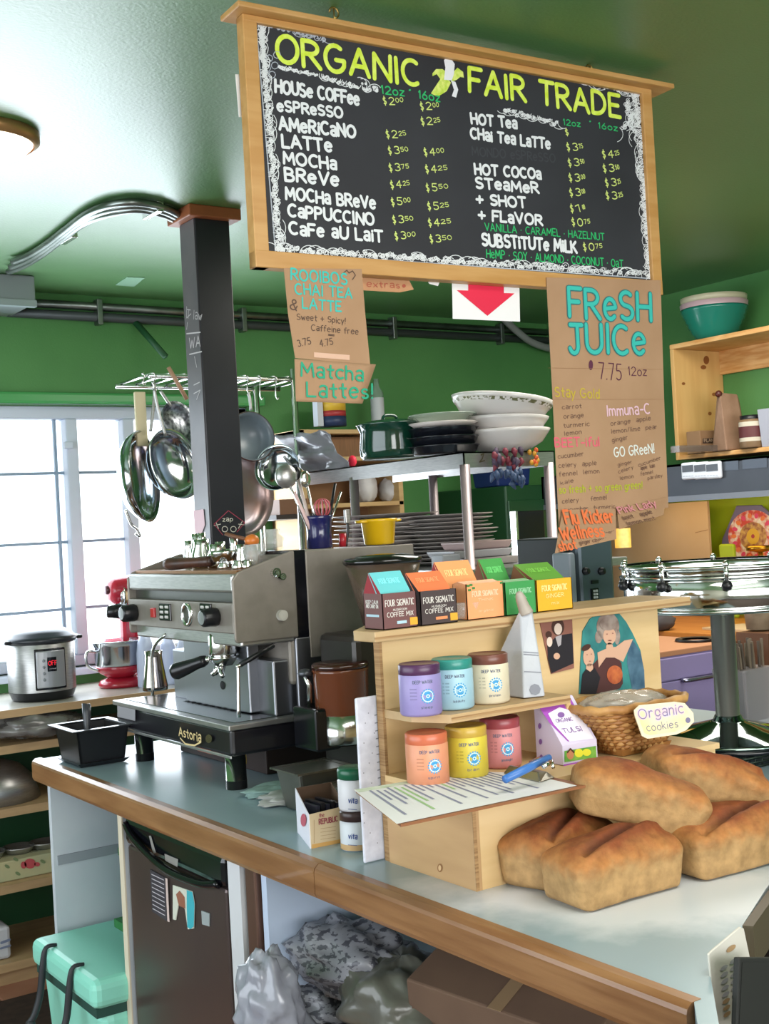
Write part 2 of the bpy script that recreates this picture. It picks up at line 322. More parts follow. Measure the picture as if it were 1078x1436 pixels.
def clearm(name, col, a, rough=.08):
    if name in MATS: return MATS[name]
    m = mat(name, col, rough, alpha=a, spec=.8); return m
xa = at(95.5,620,'y',YW+.08).x; xb = at(175,620,'y',YW+.08).x; xt = at(76.5,620,'y',YW+.08).x
for n_, x_, wd_ in (('meeting_post',xa,.052),('frame_post',xb,.052)):
    MB().box(x_-wd_/2,YW+.03,wz0+.05,x_+wd_/2,YW+.13,wz1-.055).build(n_, WHITEF, win, bevel=.005)
BARM = mat('grey_blue_glazing_bar','#8b9fb4',.5)
for y_ in (667,765,860):
    z_ = at(60,y_-3,'y',YW+.08).z
    for a_,b_ in ((wx0+.05,xa-.026),(xa+.026,xb-.026)):
        MB().box(a_,YW+.075,z_-.006,b_,YW+.09,z_+.006).build('glazing_bar', BARM, win)
for x_ in (xt, xt-.5):
    MB().box(x_-.006,YW+.07,wz0+.05,x_+.006,YW+.088,wz1-.055).build('glazing_bar', BARM, win)
for a_,b_ in ((wx0+.05,xa-.026),(xa+.026,xb-.026),(xb+.026,wx1-.05)):
    MB().box(a_,YW+.078,wz0+.05,b_,YW+.081,wz1-.055).build('pane', GLASS, win)
MB().box(wx0-.02,YW-.05,wz0-.03,wx1+.02,YW+.05,wz0).build('window_sill', WHITEF, win, bevel=.006)
MB().box(xa-.045,YW+.0,2.0,xa-.005,YW+.03,2.03).build('latch', WHITEF, win, bevel=.004)
# ================================================================ column and conduits
col = thing('column', 'black square post with chalk scribbles and wooden collar at the ceiling', 'column', (1.858,3.655,0))
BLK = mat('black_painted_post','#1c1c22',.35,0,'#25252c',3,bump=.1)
BLKS = mat('grey_lit_post_side','#4c4a4e',.45,0,'#5c5658',6)  # paler grey painted on the left face for the light falling there
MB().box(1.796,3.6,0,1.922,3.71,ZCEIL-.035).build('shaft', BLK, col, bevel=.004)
MB().box(1.794,3.603,.9,1.7965,3.707,ZCEIL-.04).build('lit_side_skin', BLKS, col)
MB().box(1.765,3.57,ZCEIL-.038,1.952,3.74,ZCEIL).build('collar', mat('red_brown_collar_wood','#9b5a35',.5,0,'#7f4526',9), col, bevel=.004)
cp = Plane((1.7935,3.6,0),(-1,0,0)); mb = MB()
CW = mat('smeared_white_chalk','#b9b3b4',.8)
cp.text(mb,'T law',262,446,283,449,12,.1); cp.line(mb,[(262,468),(281,466)],.004); cp.line(mb,[(266,497),(283,493)],.004)
cp.text(mb,'WA',266,488,281,486,14,.12); cp.line(mb,[(273,500),(276,515)],.003); cp.line(mb,[(262,430),(262,446),(268,440)],.003)
cp.line(mb,[(262,462),(263,452)],.003); cp.line(mb,[(272,540),(280,536)],.003); cp.line(mb,[(272,552),(281,547),(276,560)],.003)
mb.build('chalk_writing', CW, col)
mb = MB(); cp.shape(mb,[(272,716),(286,714),(288,736),(284,747),(274,748)],.002); mb.build('sticker', mat('faded_pink_sticker','#c9a3ab',.6), col)['label'] = 'faded pink sticker'
cf = Plane((0,3.5985,0),(0,-1,0)); mb = MB()
cf.line(mb,[(320,716),(343,733),(332,746)],.0025); cf.line(mb,[(320,716),(300,735),(312,750)],.0025)
st = mb.build('sticker_outline', mat('dull_red_sticker_line','#8e3246',.6), col); mb = MB()
for x_ in (315,327): cf.line(mb,[(x_+4*math.cos(t*.7),742+4*math.sin(t*.7)) for t in range(10)],.002)
cf.line(mb,[(303,733),(306,741)],.0022); cf.line(mb,[(340,730),(334,741)],.0022); cf.text(mb,'zap',312,731,326,731,6,.14)
cf.line(mb,[(309,735),(300,737)],.002); cf.line(mb,[(334,735),(342,736)],.002)
mb.build('sticker_print', mat('cream_sticker_print','#c8c4b8',.6), col)
# conduits along the ceiling
COND = mat('galvanised_conduit','#8d9490',.3,.9,'#747a76',10)
cpts = [(262,308),(243,297),(222,289),(190,284),(155,287),(122,300),(92,322),(66,342),(40,358),(18,367)]
cd = thing('conduit_run', 'three galvanised conduits bending over the ceiling from black post to grey box', 'conduit', at(150,288,'z',ZCEIL))
for k_ in range(3):
    P = [at(x-k_*3*(1 if i>3 else .2), y+k_*(7 if i > 3 else 5), 'z', ZCEIL-.018-.002*k_) for i,(x,y) in enumerate(cpts)]
    MB().tube(cat_rom(P,5), .0125, 8).build('conduit', COND, cd)
for p_ in ((212,291),(94,327)):
    c_ = at(p_[0],p_[1]+6,'z',ZCEIL-.02); MB().box(c_.x-.01,c_.y-.07,ZCEIL-.035,c_.x+.012,c_.y+.05,ZCEIL-.001).build('strap', CHROME, cd, bevel=.003)
jb = thing('junction_box', 'grey metal junction box in the corner of ceiling and back wall', 'electrical box', (1.35,YW-.2,ZCEIL))
bx_ = at(46,385,'y',YW-.3).x
MB().box(bx_-.7,YW-.32,ZCEIL-.11,bx_,YW-.001,ZCEIL-.001).build('box', mat('grey_enamel','#8b9196',.4,.2), jb, bevel=.006)
MB().box(bx_-.7,YW-.33,ZCEIL-.125,bx_+.0,YW-.3,ZCEIL-.1).build('lip', mat('grey_enamel_light','#9aa4a8',.35,.2), jb)
wc = thing('wall_conduit', 'grey conduit pair running along the top of the back green wall', 'conduit', (2.8,YW-.03,ZCEIL-.06))
for dz, rr in ((0,.018),(-.045,.02)):
    MB().tube([(bx_-.02,YW-.024,ZCEIL-.05+dz),(2.4,YW-.024,ZCEIL-.052+dz),(XW-.02,YW-.024,ZCEIL-.05+dz)], rr, 8).build('conduit', COND if dz == 0 else mat('dark_conduit','#53585a',.5,.5), wc)
for x_ in (2.05,2.75,3.6,4.3): MB().box(x_-.012,YW-.05,ZCEIL-.13,x_+.012,YW-.001,ZCEIL-.02).build('clip', COND, wc, bevel=.003)
P = [at(*p,'y',YW-.06) for p in ((560,436),(530,428),(480,434),(420,428))]
cb = MB().tube(cat_rom(P,6), .008, 6).build('cable', mat('pale_cable','#9b9c95',.6)); tag(cb,'thin pale cable draped over the back wall conduit left of arrow sign','cable')
P = [at(*p,'y',YW-.07) for p in ((700,440),(722,462),(750,482),(790,490),(850,480))]
cb = MB().tube(cat_rom(P,6), .02, 8).build('cable', mat('grey_cable','#7c807c',.5)); tag(cb,'thick grey cable sagging right of the arrow sign','cable')
lm = thing('ceiling_lamp', 'round lit ceiling lamp with brass rim at the left edge', 'lamp', (.985,3.17,ZCEIL))
MB().lathe([(.0,0),(.15,0),(.15,-.02),(.135,-.03)],32,(.985,3.17,ZCEIL-.001)).build('rim', mat('brass_rim','#b98f5f',.35,.8), lm)
MB().lathe([(.133,-.028),(.11,-.05),(.06,-.066),(0,-.07)],32,(.985,3.17,ZCEIL)).build('lamp_shade', mat('lit_opal_glass','#fff3dc',.4,emit=1.6), lm)
c_ = at(182,395,'z',ZCEIL-.001)
vp = MB().prism([at(x,y,'z',ZCEIL-.004) for x,y in ((162,400),(178,389),(203,390),(188,402))],(0,0,.003)).build('ceiling_patch', mat('pale_green_patch','#8fb69a',.4)); tag(vp,'small pale square patch on the ceiling near the conduit','plate')  # thin pale patch laid flat on the ceiling
br = thing('wall_bracket','dark green strut leaning on the back wall above the window','bracket', at(225,500,'y',YW-.02))
DG = mat('dark_green_paint','#1d4d2c',.5)
MB().tube([at(188,450,'y',YW-.02),at(232,500,'y',YW-.15)],.016,6).build('strut', DG, br)
# ================================================================ the counter
ct = thing('service_counter','blue-grey worn laminate counter with oak edge and open bays below','counter',(1.5,2.2,0))
top = [(1.115,3.32),(1.115,1.03),(1.10,1.016),(1.057,.973),(1.035,.95),(1.055,.935),(1.075,.958),(1.212,1.092),(1.357,1.157),(1.518,1.244),(2.75,1.86),(2.75,2.9),(1.95,2.9),(1.95,3.32)]
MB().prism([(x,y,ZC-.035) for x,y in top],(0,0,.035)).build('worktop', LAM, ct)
prof = [(1.116,ZC+.001),(1.1,ZC+.0005),(1.092,ZC-.006),(1.09,ZC-.012),(1.09,ZC-.05),(1.094,ZC-.058),(1.116,ZC-.058)]
for y0,y1 in ((1.02,1.86),(1.862,3.335)):
    MB().prism([(x,y0,z) for x,z in prof][::-1],(0,y1-y0,0)).build('edge_strip', TRIM, ct)
MB().prism([(1.357,1.157,ZC-.06),(2.75,1.86,ZC-.06),(2.756,1.846,ZC-.06),(1.365,1.145,ZC-.06)],(0,0,.06)).build('edge_strip', mat('dark_olive_edge','#4d4433',.5), ct)
PAN = mat('white_melamine_panel','#c3cad2',.5,0,'#b4bcc6',4)
MB().box(1.12,3.285,0,1.9,3.305,ZC-.036).build('side_panel', PAN, ct)
MB().box(1.9,1.95,0,1.92,3.285,ZC-.036).build('back_panel', PAN, ct)
for y_ in (2.79,): MB().box(1.12,y_,0,1.8,y_+.02,ZC-.036).build('side_panel', PAN, ct)
MB().box(1.117,2.788,0,1.121,2.812,ZC-.058).build('edge_band', mat('cream_edge_band','#cfc5b0',.6), ct)
MB().box(1.12,2.20,0,1.8,2.252,ZC-.036).build('side_panel', mat('worn_white_panel','#c9cbd0',.5,0,'#a79a86',4,lo=.55,hi=.7,stretch=(1,1,.6)), ct)
MB().box(1.13,2.8095,.66,1.8,2.9,.68).build('shelf_rail', mat('green_shelf_rail','#1e6a35',.5), ct)
MB().box(1.3,2.82,.73,1.8,3.28,.75).build('inner_shelf', mat('green_inner_shelf','#226b38',.6), ct)
MB().box(1.13,3.28,.735,1.7,3.285,.76).build('shelf_mark', mat('grey_glue_line','#8d949c',.8), ct)
MB().box(1.125,2.148,.0,1.15,2.19,ZC-.06).build('upright', mat('bronze_upright','#6d5247',.35,.6), ct, bevel=.004)
MB().box(1.135,2.12,0,1.9,2.14,ZC-.036).build('side_panel', mat('pale_blue_panel','#b8c6dc',.5), ct)
MB().box(1.15,1.05,0,1.2,2.1,.02).build('plinth', PAN, ct)
MB().box(2.4,.0+1.75,0,2.42,3.0,ZC-.036).build('back_panel', mat('dark_bay_panel','#2b2320',.8), ct)
MB().box(1.13,1.03,0,1.15,1.06,ZC-.06).build('upright', mat('dark_upright','#241d19',.7), ct)
# fridge below
fr = thing('under_counter_fridge','dark stainless under-counter fridge with curved black handle and magnets','fridge',(1.4,2.52,0))
FD = mat('dark_stainless_door','#5f504b',.32,.6,'#54494a',2)
y0,y1 = 2.262,2.782
MB().box(1.16,y0,.02,1.75,y1,.945).build('body', BLACK, fr, bevel=.01)
MB().box(1.125,y0+.01,.03,1.16,y1-.002,.884).build('door', FD, fr, bevel=.008)
MB().box(1.118,y0+.002,.886,1.16,y1-.002,.952).build('control_panel', BLACKG, fr, bevel=.014)
hp = [(1.118,y1-.02,.935),(1.108,y1-.09,.912),(1.10,2.52,.884),(1.106,y0+.1,.882),(1.118,y0+.03,.892)]
MB().tube(cat_rom(hp,6),.009,8).build('handle', BLACKG, fr)
fp = Plane((1.1165,0,0),(-1,0,0))
mb = MB(); fp.shape(mb,[(204,1178),(221,1186),(222,1196),(205,1189)][::-1],.0); 
mb = MB(); fp.shape(mb,[(212,1172),(219,1196),(215,1197),(209,1172)]); mb.build('label', mat('silver_label','#8d8a86',.4), fr)
mb = MB(); fp.shape(mb,[(231,1197),(250,1205),(249,1216),(232,1207)]); mb.build('label', mat('silver_label','#8d8a86',.4), fr)
fd = Plane((1.123,0,0),(-1,0,0))
def magnet(name,label,pts,m,extra=None):
    mb = MB(); n=len(pts); P=[fd.at(*p) for p in pts]; mb.prism([p+Vector((.0008,0,0)) for p in P],(-.0022,0,0)); o = mb.build(name,m); tag(o,label,'magnet'); return o
m1 = magnet('magnet','dark poem magnet with lines of print on the fridge door',[(211,1219),(232,1231),(235,1292),(214,1278)],mat('charcoal_magnet','#3b3840',.5))
mb = MB(); pl = Plane((1.1215,0,0),(-1,0,0))
for k_ in range(9): pl.line(mb,[(213+k_*.2,1226+k_*6),(230+k_*.2,1234+k_*6.2)],.0018)
mb.build('print', mat('pale_print','#b9b6bd',.6), m1)
mb = MB(); pl.shape(mb,[(232,1231),(235,1232),(238,1293),(235,1292)]); mb.build('border', mat('pink_white_border','#c7b3ae',.6), m1)
m2 = magnet('magnet','long teal and white bookmark magnet on the fridge door',[(243,1241),(270,1250),(273,1268),(272,1302),(264,1303),(260,1275),(252,1262),(247,1290),(243,1289)],mat('bookmark_white','#c9cdc0',.5))
mb = MB(); pl.shape(mb,[(262,1248),(270,1251),(273,1268),(272,1299),(267,1303),(263,1300),(262,1272)]); mb.build('teal_band', mat('teal_band','#3aa6b5',.5), m2)
mb = MB(); pl.shape(mb,[(247,1254),(252,1249),(259,1258),(260,1274),(251,1270)]); mb.build('figure_print', mat('brown_print','#8c5a45',.6), m2)
m3 = magnet('magnet','small square silver magnet on the fridge door',[(283,1277),(294,1281),(294,1299),(284,1296)],mat('silver_magnet','#97a0a3',.4))
# cooler box
cl = thing('cooler_box','mint green hard cooler with two black rubber latches below the counter','cooler',(1.3,2.98,.02))
MINT = mat('mint_rotomoulded_plastic','#88d2c0',.45,bump=.05,bscale=200)
MB().frus((1.335,3.02),(.25,.195),(.283,.208),.03,.50).build('body', MINT, cl, bevel=.03, seg=3)
MB().box(1.03,2.80,.505,1.62,3.24,.575).build('lid', MINT, cl, bevel=.022, seg=3)
MB().box(1.042,2.813,.485,1.6,3.23,.507).build('gasket', mat('dark_gasket','#20463f',.6), cl)
RUB = mat('black_rubber','#23262b',.5)
for y_ in (2.93,3.12):
    P = [(1.06,y_,.579),(1.032,y_,.577),(1.022,y_,.54),(1.012,y_,.47),(.995,y_,.42),(.982,y_+.005,.40)]
    lt = MB().tube(cat_rom(P,5),[.004+.005*min(1,i/12) for i in range(26)],8).build('latch', RUB, cl)
    MB().ball((.984,y_+.004,.395),.016,12,(.8,1,.9)).build('pull_tab', RUB, lt)
# shopping bags and boxes in the open bay
def blob(c, r, seed, n=28, amp=.12, fr=3.0, creases=0):
    from mathutils import noise
    mb = MB(); vs=[]; fs=[]; m=n//2+2
    for j in range(m+1):
        t = math.pi*j/m
        for i in range(n):
            a = 2*math.pi*i/n; d = Vector((math.sin(t)*math.cos(a), math.sin(t)*math.sin(a), math.cos(t)))
            k = 1+amp*noise.noise(d*fr+Vector((seed,0,0)))*2+amp*.6*abs(noise.noise(d*fr*2.7+Vector((0,seed,0))))*2
            p = Vector((d.x*r[0]*k,d.y*r[1]*k,d.z*r[2]*k)); p.z = max(p.z,-r[2]*.86); vs.append(Vector(c)+p)
    for j in range(m):
        for i in range(n): fs.append((j*n+i,(j+1)*n+i,(j+1)*n+(i+1)%n,j*n+(i+1)%n))
    return mb.add(vs,fs,True)
PB = mat('clear_white_plastic_bag','#adb0bb',.25,0,'#868893',7,bump=1,bscale=16,alpha=.93,coat=.4)
NEWS = mat('newspaper_print','#7d7d83',.5,0,'#44444c',60,bump=.8,bscale=14,coat=.3,stretch=(1,1,2.4),lo=.52,hi=.56,detail=2)
BG = mat('dull_grey_green_sack','#5f5e55',.35,0,'#4a4942',6,bump=1,bscale=13,coat=.3)
b_ = blob(tuple(at(378,1408,'y',1.99)),(.055,.06,.085),1.0,40,.16).build('plastic_bag', PB); tag(b_,'white crumpled plastic bag bulging at front of the open bay','bag')
b_ = blob(tuple(at(492,1342,'x',1.245)),(.09,.17,.06),4.0,44,.14).build('newspaper_bag', NEWS); tag(b_,'grey printed newspaper bundle in clear bag under the counter edge','bag')
b_ = blob(tuple(at(440,1415,'x',1.24)),(.1,.11,.07),9.0,40,.16).build('newspaper_bag', NEWS); tag(b_,'lower crumpled bag of newsprint beside the white plastic bag','bag')
b_ = blob(tuple(at(565,1400,'x',1.25)),(.10,.14,.075),14.0,44,.12).build('sack', BG); tag(b_,'shiny grey-green wrapped sack lying in front of cardboard boxes','bag')
b_ = MB().tube(cat_rom([at(405,1382,'x',1.15),at(412,1395,'x',1.14),at(415,1412,'x',1.14),at(428,1430,'x',1.14),at(440,1445,'x',1.14)],5),.012,8).build('bag_handle', PB); tag(b_,'twisted white plastic bag handle hanging over the newsprint bag','bag handle')
CARD = mat('brown_cardboard','#675040',.8,0,'#594437',6)
def cbox(name,label,c,rx,s,m=CARD,flap=None):
    t = thing(name,label,'box',c,rx); MB().box(-s[0],-s[1],-s[2],s[0],s[1],s[2]).build('carton', m, t, local=True, bevel=.004)
    MB().box(-s[0]-.001,-.012,s[2],s[0]+.001,.012,s[2]+.001).build('tape', mat('packing_tape','#8d7458',.4), t, local=True); return t
cbox('cardboard_box','open-topped brown cardboard box tilted in the dark bay',tuple(at(760,1430,'x',1.42)),(R(8),R(-14),R(20)),(.16,.17,.13))
cbox('cardboard_box','lower brown cardboard box at the foot of the bay',tuple(at(632,1452,'x',1.34)+Vector((.12,0,-.08))),(R(12),R(6),R(-24)),(.09,.10,.09))
tag(MB().box(1.16,1.60,.021,1.88,2.1,.66).build('storage_crate', mat('dark_storage_crate','#1f1b19',.7), None, bevel=.01),'dark storage crate at the bottom of the open counter bay carrying bags','crate')
# ================================================================ back counter under the window and its shelves
bc = thing('window_counter','pale worktop below the window with open pine shelves underneath','counter',(1.6,4.8,0))
PALE = mat('pale_cream_worktop','#b9b4aa',.25,0,'#aaa59a',5)
WOODS = mat('pale_shelf_wood','#a98b66',.5,0,'#b99a72',4,stretch=(1,8,8))
MB().box(.2,4.55,.975,2.3,5.09,1.0).build('worktop', PALE, bc, bevel=.004)
MB().box(.2,4.54,.972,2.3,4.551,1.0005).build('edge_strip', WOODS, bc)
for z_ in (.84,.612,.335,.055): MB().box(.2,4.55,z_,2.3,5.0,z_+.03).build('shelf', WOODS, bc)
MB().box(.2,5.0,0,2.3,5.03,.96).build('back_board', DG, bc)
MB().box(.2,4.58,0,2.3,4.6,.054).build('plinth', WOODS, bc)
for x_ in (.2,2.28): MB().box(x_,4.555,0,x_+.02,5.0,.96).build('side_panel', WOODS, bc)
rg = MB().box(.9,3.5,.001,1.9,4.4,.012).build('rug', mat('dark_brown_mat','#3b2a22',.9,0,'#2c1f19',30)); tag(rg,'dark brown floor mat in front of the window counter shelves','mat')
bw = MB().lathe([(0,.145),(.05,.142),(.1,.12),(.15,.07),(.17,.0),(.176,0),(.155,.075),(.105,.126),(.05,.148),(0,.151)],40,(1.40,4.76,.643)).build('mixing_bowl', STEEL); tag(bw,'steel mixing bowl turned upside down on the upper shelf at left','bowl')
tr_ = thing('floral_box','long floral-printed box with pink rose on the lower left shelf','box',(1.5,4.6,.37))
MB().box(.8,4.6,.366,1.68,4.8,.44).build('case', mat('cream_floral_card','#b5ad84',.6,0,'#a0a585',9), tr_, bevel=.004)
pf = Plane((0,4.599,0),(0,-1,0)); mb = MB(); pf.oval(mb,42,1211,8,7); pf.oval(mb,33,1213,4,5); pf.oval(mb,52,1212,4,3); mb.build('rose_print', mat('rose_print','#b34a50',.6), tr_)
mb = MB()
for x_,y_ in ((22,1205),(25,1225),(10,1215),(60,1208)): pf.oval(mb,x_,y_,4,2.2,rot=30)
mb.build('leaf_print', mat('leaf_print','#6f7f58',.6), tr_)
for k_,x_ in enumerate((1.36,1.47,1.57)):
    o = MB().lathe([(0,0),(.045,0),(.058,.02),(.06,.024),(.056,.024),(.043,.005),(0,.004)],20,(x_,4.7,.441)).build('pie_tin', STEEL)
    tag(o,'%s of three small steel tins on the floral box'%('leftmost','middle','rightmost')[k_],'tin')
jg = thing('white_tub','white plastic tub with printed label on the bottom left shelf','tub',(1.33,4.56,.125))
MB().box(1.2,4.6,.086,at(16,1330,'y',4.6).x,4.72,.205).build('body', mat('white_tub_plastic','#c3c3c8',.4), jg, bevel=.012)
mb = MB(); pf = Plane((0,4.5985,0),(0,-1,0)); pf.line(mb,[(2,1322),(13,1318)],.01); pf.line(mb,[(1,1330),(14,1326)],.008); mb.build('print', mat('blue_grey_print','#77809a',.6), jg)
b_ = blob((1.66,4.55,.93),(.2,.09,.1),21.0,32,.16,creases=1)
b_ = blob((1.53,4.64,.925),(.17,.13,.05),22.0,32,.18).build('plastic_bag', mat('clear_smoky_bag','#93908c',.2,0,'#6f6b68',8,bump=1,bscale=25,alpha=.75,coat=.5)); tag(b_,'crumpled clear plastic bag hanging out of the shelf beneath the window counter','bag')

ub = thing('carton_under_machine','dark printed carton with orange and yellow marks beneath the espresso machine','box',(1.6,2.85,ZC))
MB().box(1.42,2.62,ZC+.001,1.75,3.10,1.09).build('carton', mat('dark_brown_carton','#2c211f',.6), ub, bevel=.003)
for y_,c_,n_ in ((2.95,'#a5502c','orange_mark'),(2.76,'#8f7a2a','yellow_mark'),(2.86,'#5a2f24','brown_mark')): MB().box(1.4185,y_-.04,ZC+.015,1.4202,y_+.04,1.075).build('print', mat(n_,c_,.6), ub)
# ================================================================ plywood display stand on the counter
ds = thing('display_stand','birch plywood shop display with ledge, shelf and box base on counter','display stand',(1.53,1.75,ZC))
MB().box(1.202,1.78,ZC,1.885,1.795,1.402).build('back_board', PLY, ds)
MB().box(1.196,1.779,ZC,1.202,1.796,1.402).build('board_edge', PLYE, ds)
MB().prism([(1.168,1.748,1.402),(1.95,1.748,1.402),(1.95,1.90,1.402),(1.25,1.90,1.402),(1.168,1.815,1.402)],(0,0,.018)).build('ledge', PLYL, ds, bevel=.002)
MB().box(1.167,1.7465,1.407,1.95,1.7485,1.411).build('ledge_ply_line', PLYE, ds)
MB().prism([(1.2,1.779,1.268),(1.2,1.70,1.268),(1.235,1.635,1.268),(1.50,1.635,1.268),(1.50,1.779,1.268)],(0,0,.014)).build('shelf', PLYL, ds)
MB().prism([(1.2345,1.6335,1.273),(1.50,1.6335,1.273),(1.50,1.635,1.273),(1.235,1.635,1.273)],(0,0,.004)).build('shelf_ply_line', PLYE, ds)
MB().box(1.495,1.64,1.17,1.505,1.779,1.268).build('divider', PLY, ds)
bx = MB().box(1.194,1.54,ZC,1.206,1.779,1.16).build('base_side', mat('knotty_birch_side','#b18d63',.5,0,'#c19d70',3,stretch=(1,1,5)), ds)
kp = Plane((1.1938,0,0),(-1,0,0)); mb = MB(); kp.oval(mb,617,1217,3.6,6,.0006); mb.build('knot', mat('wood_knot','#8c5f38',.6), bx)
mb = MB(); kp.oval(mb,617,1217,2,4,.0009); mb.build('knot_core', mat('wood_knot_core','#c9a77b',.6), bx)
MB().box(1.206,1.54,ZC,1.76,1.552,1.16).build('base_front', PLY, ds)
MB().box(1.1935,1.5395,ZC,1.2,1.541,1.16).build('edge_band', PLYE, ds)
MB().box(1.194,1.538,1.16,1.77,1.779,1.17).build('base_top', PLY, ds)
# white notched card board at its left
wt = thing('white_notched_board','tall narrow white board with torn perforated edge left of plywood display','board',(1.18,1.81,ZC))
MB().box(1.156,1.80,ZC+.001,1.204,1.806,1.305).build('board', mat('white_speckled_board','#d3d5e2',.5,0,'#c3c5d3',60), wt, bevel=.003)
mb = MB(); wp = Plane((0,1.7995,0),(0,-1,0))
for k_ in range(11): wp.line(mb,[(525+k_*.6,1003+k_*11),(529+k_*.6,1002+k_*11),(530+k_*.6,1006+k_*11)],.0018)
for k_ in range(14): wp.line(mb,[(508+rnd.random()*25,1000+k_*14)]*2,.0022)
mb.build('notch_marks', mat('grey_marks','#7d7f8a',.7), wt)
# jars
def jar(x, y, z, col, lid, label, group, txt):
    t = thing('powder_jar',label,'jar',(x,y,z),group=group); r=.0355; h=.068
    MB().lathe([(0,0),(r*.93,0),(r,.004),(r,h-.002),(r*.97,h)],36,(x,y,z+.0006)).build('body', mat(col[0],col[1],.4,0,col[2],20), t)
    MB().lathe([(r*.97,h),(r*.99,h+.001),(r*.99,h+.015),(r*.93,h+.0175),(r*.85,h+.0165),(0,h+.0165)],36,(x,y,z)).build('lid', mat(lid[0],lid[1],.3), t)
    # printed label wrapped on the side that faces the shop
    def wrap(name, lines, wd, m, lift):
        mb = MB(); base = math.atan2(-y,-x)
        for ln in lines:
            for (a,b),(c,d) in zip(ln,ln[1:]):
                dl = Vector((c-a,d-b)); 
                if dl.length < 1e-6: continue
                n_ = Vector((-dl.y,dl.x)).normalized()*wd/2; ps=[]
                for (u,v) in ((a-n_.x,b-n_.y),(c-n_.x,d-n_.y),(c+n_.x,d+n_.y),(a+n_.x,b+n_.y)):
                    an = base+u/(r+lift); ps.append((x+(r+lift)*math.cos(an),y+(r+lift)*math.sin(an),z+v))
                mb.poly(ps)
        mb.build(name, m, t)
    ln,tw = layout('DEEP WATER'); s_ = .034/tw
    wrap('print',[[(a*s_-.012,.055+b*.005) for a,b in l] for l in ln],.0009,mat('grey_blue_print','#5a6278',.6),.0004)
    wrap('print',[[(-.018,.046-k*.0055),(-.006,.046-k*.0055)] for k in range(4)],.0022,mat(col[0]+'_faint_print',tuple(c*.86 for c in lin2(col[1])),.6),.0004)
    ln,tw = layout(txt); s_ = .02/tw
    wrap('print',[[(a*s_,.014+b*.004) for a,b in l] for l in ln],.0007,mat('grey_blue_print','#5a6278',.6),.0004)
    cx,cy = .0125,.034
    wrap('emblem',[[(cx+.0062*math.cos(q*.393),cy+.0062*math.sin(q*.393)) for q in range(17)]],.0125,mat('blue_emblem','#2f8fc4',.5),.0003)
    wrap('emblem_rings',[[(cx+q_*math.cos(q*.393),cy+q_*math.sin(q*.393)) for q in range(17)] for q_ in (.0025,.0092)],.0016,mat('pale_emblem','#c5e4f0',.5),.0006)
    return t
def lin2(h): h=h.lstrip('#'); return [int(h[i:i+2],16)/255 for i in (0,2,4)]
gu='powder jars on the upper shelf'; gl='powder jars on the base of the display'
for px_,col,lid,lab,tx in ((590,('lavender_jar_wrap','#8f84b8','#897db0'),('plum_lid','#4b2b4d'),'lavender powder jar with plum lid, left on upper plywood shelf','sleep'),
    (641,('sky_jar_wrap','#9cc0d0','#95b8c9'),('teal_lid','#33857c'),'light blue powder jar with teal lid, middle of upper plywood shelf','beauty'),
    (692,('cream_jar_wrap','#d6ccb4','#cbc0a8'),('brown_lid','#6e4238'),'cream powder jar with brown lid, right on upper plywood shelf','protein')):
    p = at(px_,985,'y',1.68); jar(p.x,1.68+(.0 if px_<600 else .01),1.2825,col,lid,lab,gu,tx)
for px_,col,lid,lab,tx in ((600,('orange_jar_wrap','#cf8c6c','#c88364'),('orange_lid','#bd6447'),'orange powder jar with orange lid on the display base','spirit'),
    (656,('yellow_jar_wrap','#c9b740','#c0ab3a'),('mustard_lid','#b8983f'),'yellow powder jar between the orange and pink jars','brain'),
    (704,('pink_jar_wrap','#c78083','#c07a7c'),('crimson_lid','#96434b'),'pink powder jar with crimson lid on the display base','goodnight')):
    p = at(px_,1085,'y',1.665+(.02 if px_>680 else 0)); jar(p.x,p.y,1.1705,col,lid,lab,gl,tx)
# clipboard with flyer
_cp = Plane(at(660,1115,'z',1.172),(.03,.02,1)); a,b,c_,d_ = [_cp.at(*p) for p in ((499,1112),(562,1160),(824,1104),(706,1078))]
n_ = _cp.N
cbd = thing('clipboard','wooden clipboard with printed menu sheet and blue pen jutting off display base','clipboard',tuple((a+c_)/2))
MB().prism([a,b,c_,d_],n_*.004).build('board', mat('brown_hardboard','#8a5a3a',.5), cbd)
s_ = lambda u,v,l=.0046: (a+(d_-a)*u+(b-a)*v+((c_-b)-(d_-a))*u*v)+n_*l
sh = MB().poly([s_(-.01,-.02),s_(-.015,.985),s_(.95,.975),s_(.97,-.01)]).build('sheet', PAPER, cbd)
mb = MB(); mg = MB(); tr = random.Random(3)
for i in range(22):
    u = .06+i*.036; v0 = .08+(i%3)*.03
    U = (s_(u,.9)-s_(u,.1)).normalized()
    W = (s_(u+.1,.5)-s_(u,.5)).normalized()
    lnv = .25+tr.random()*.6 if i%4 else .9
    (mg if i in (4,5,11) else mb).poly([s_(u,v0,.005),s_(u,v0+(.92-v0)*lnv,.005),s_(u+.014,v0+(.92-v0)*lnv,.005),s_(u+.014,v0,.005)])
mb.build('print', mat('pale_print_lines','#8d8ea6',.7), sh); mg.build('green_print', mat('green_print_lines','#9fc48a',.7), sh)
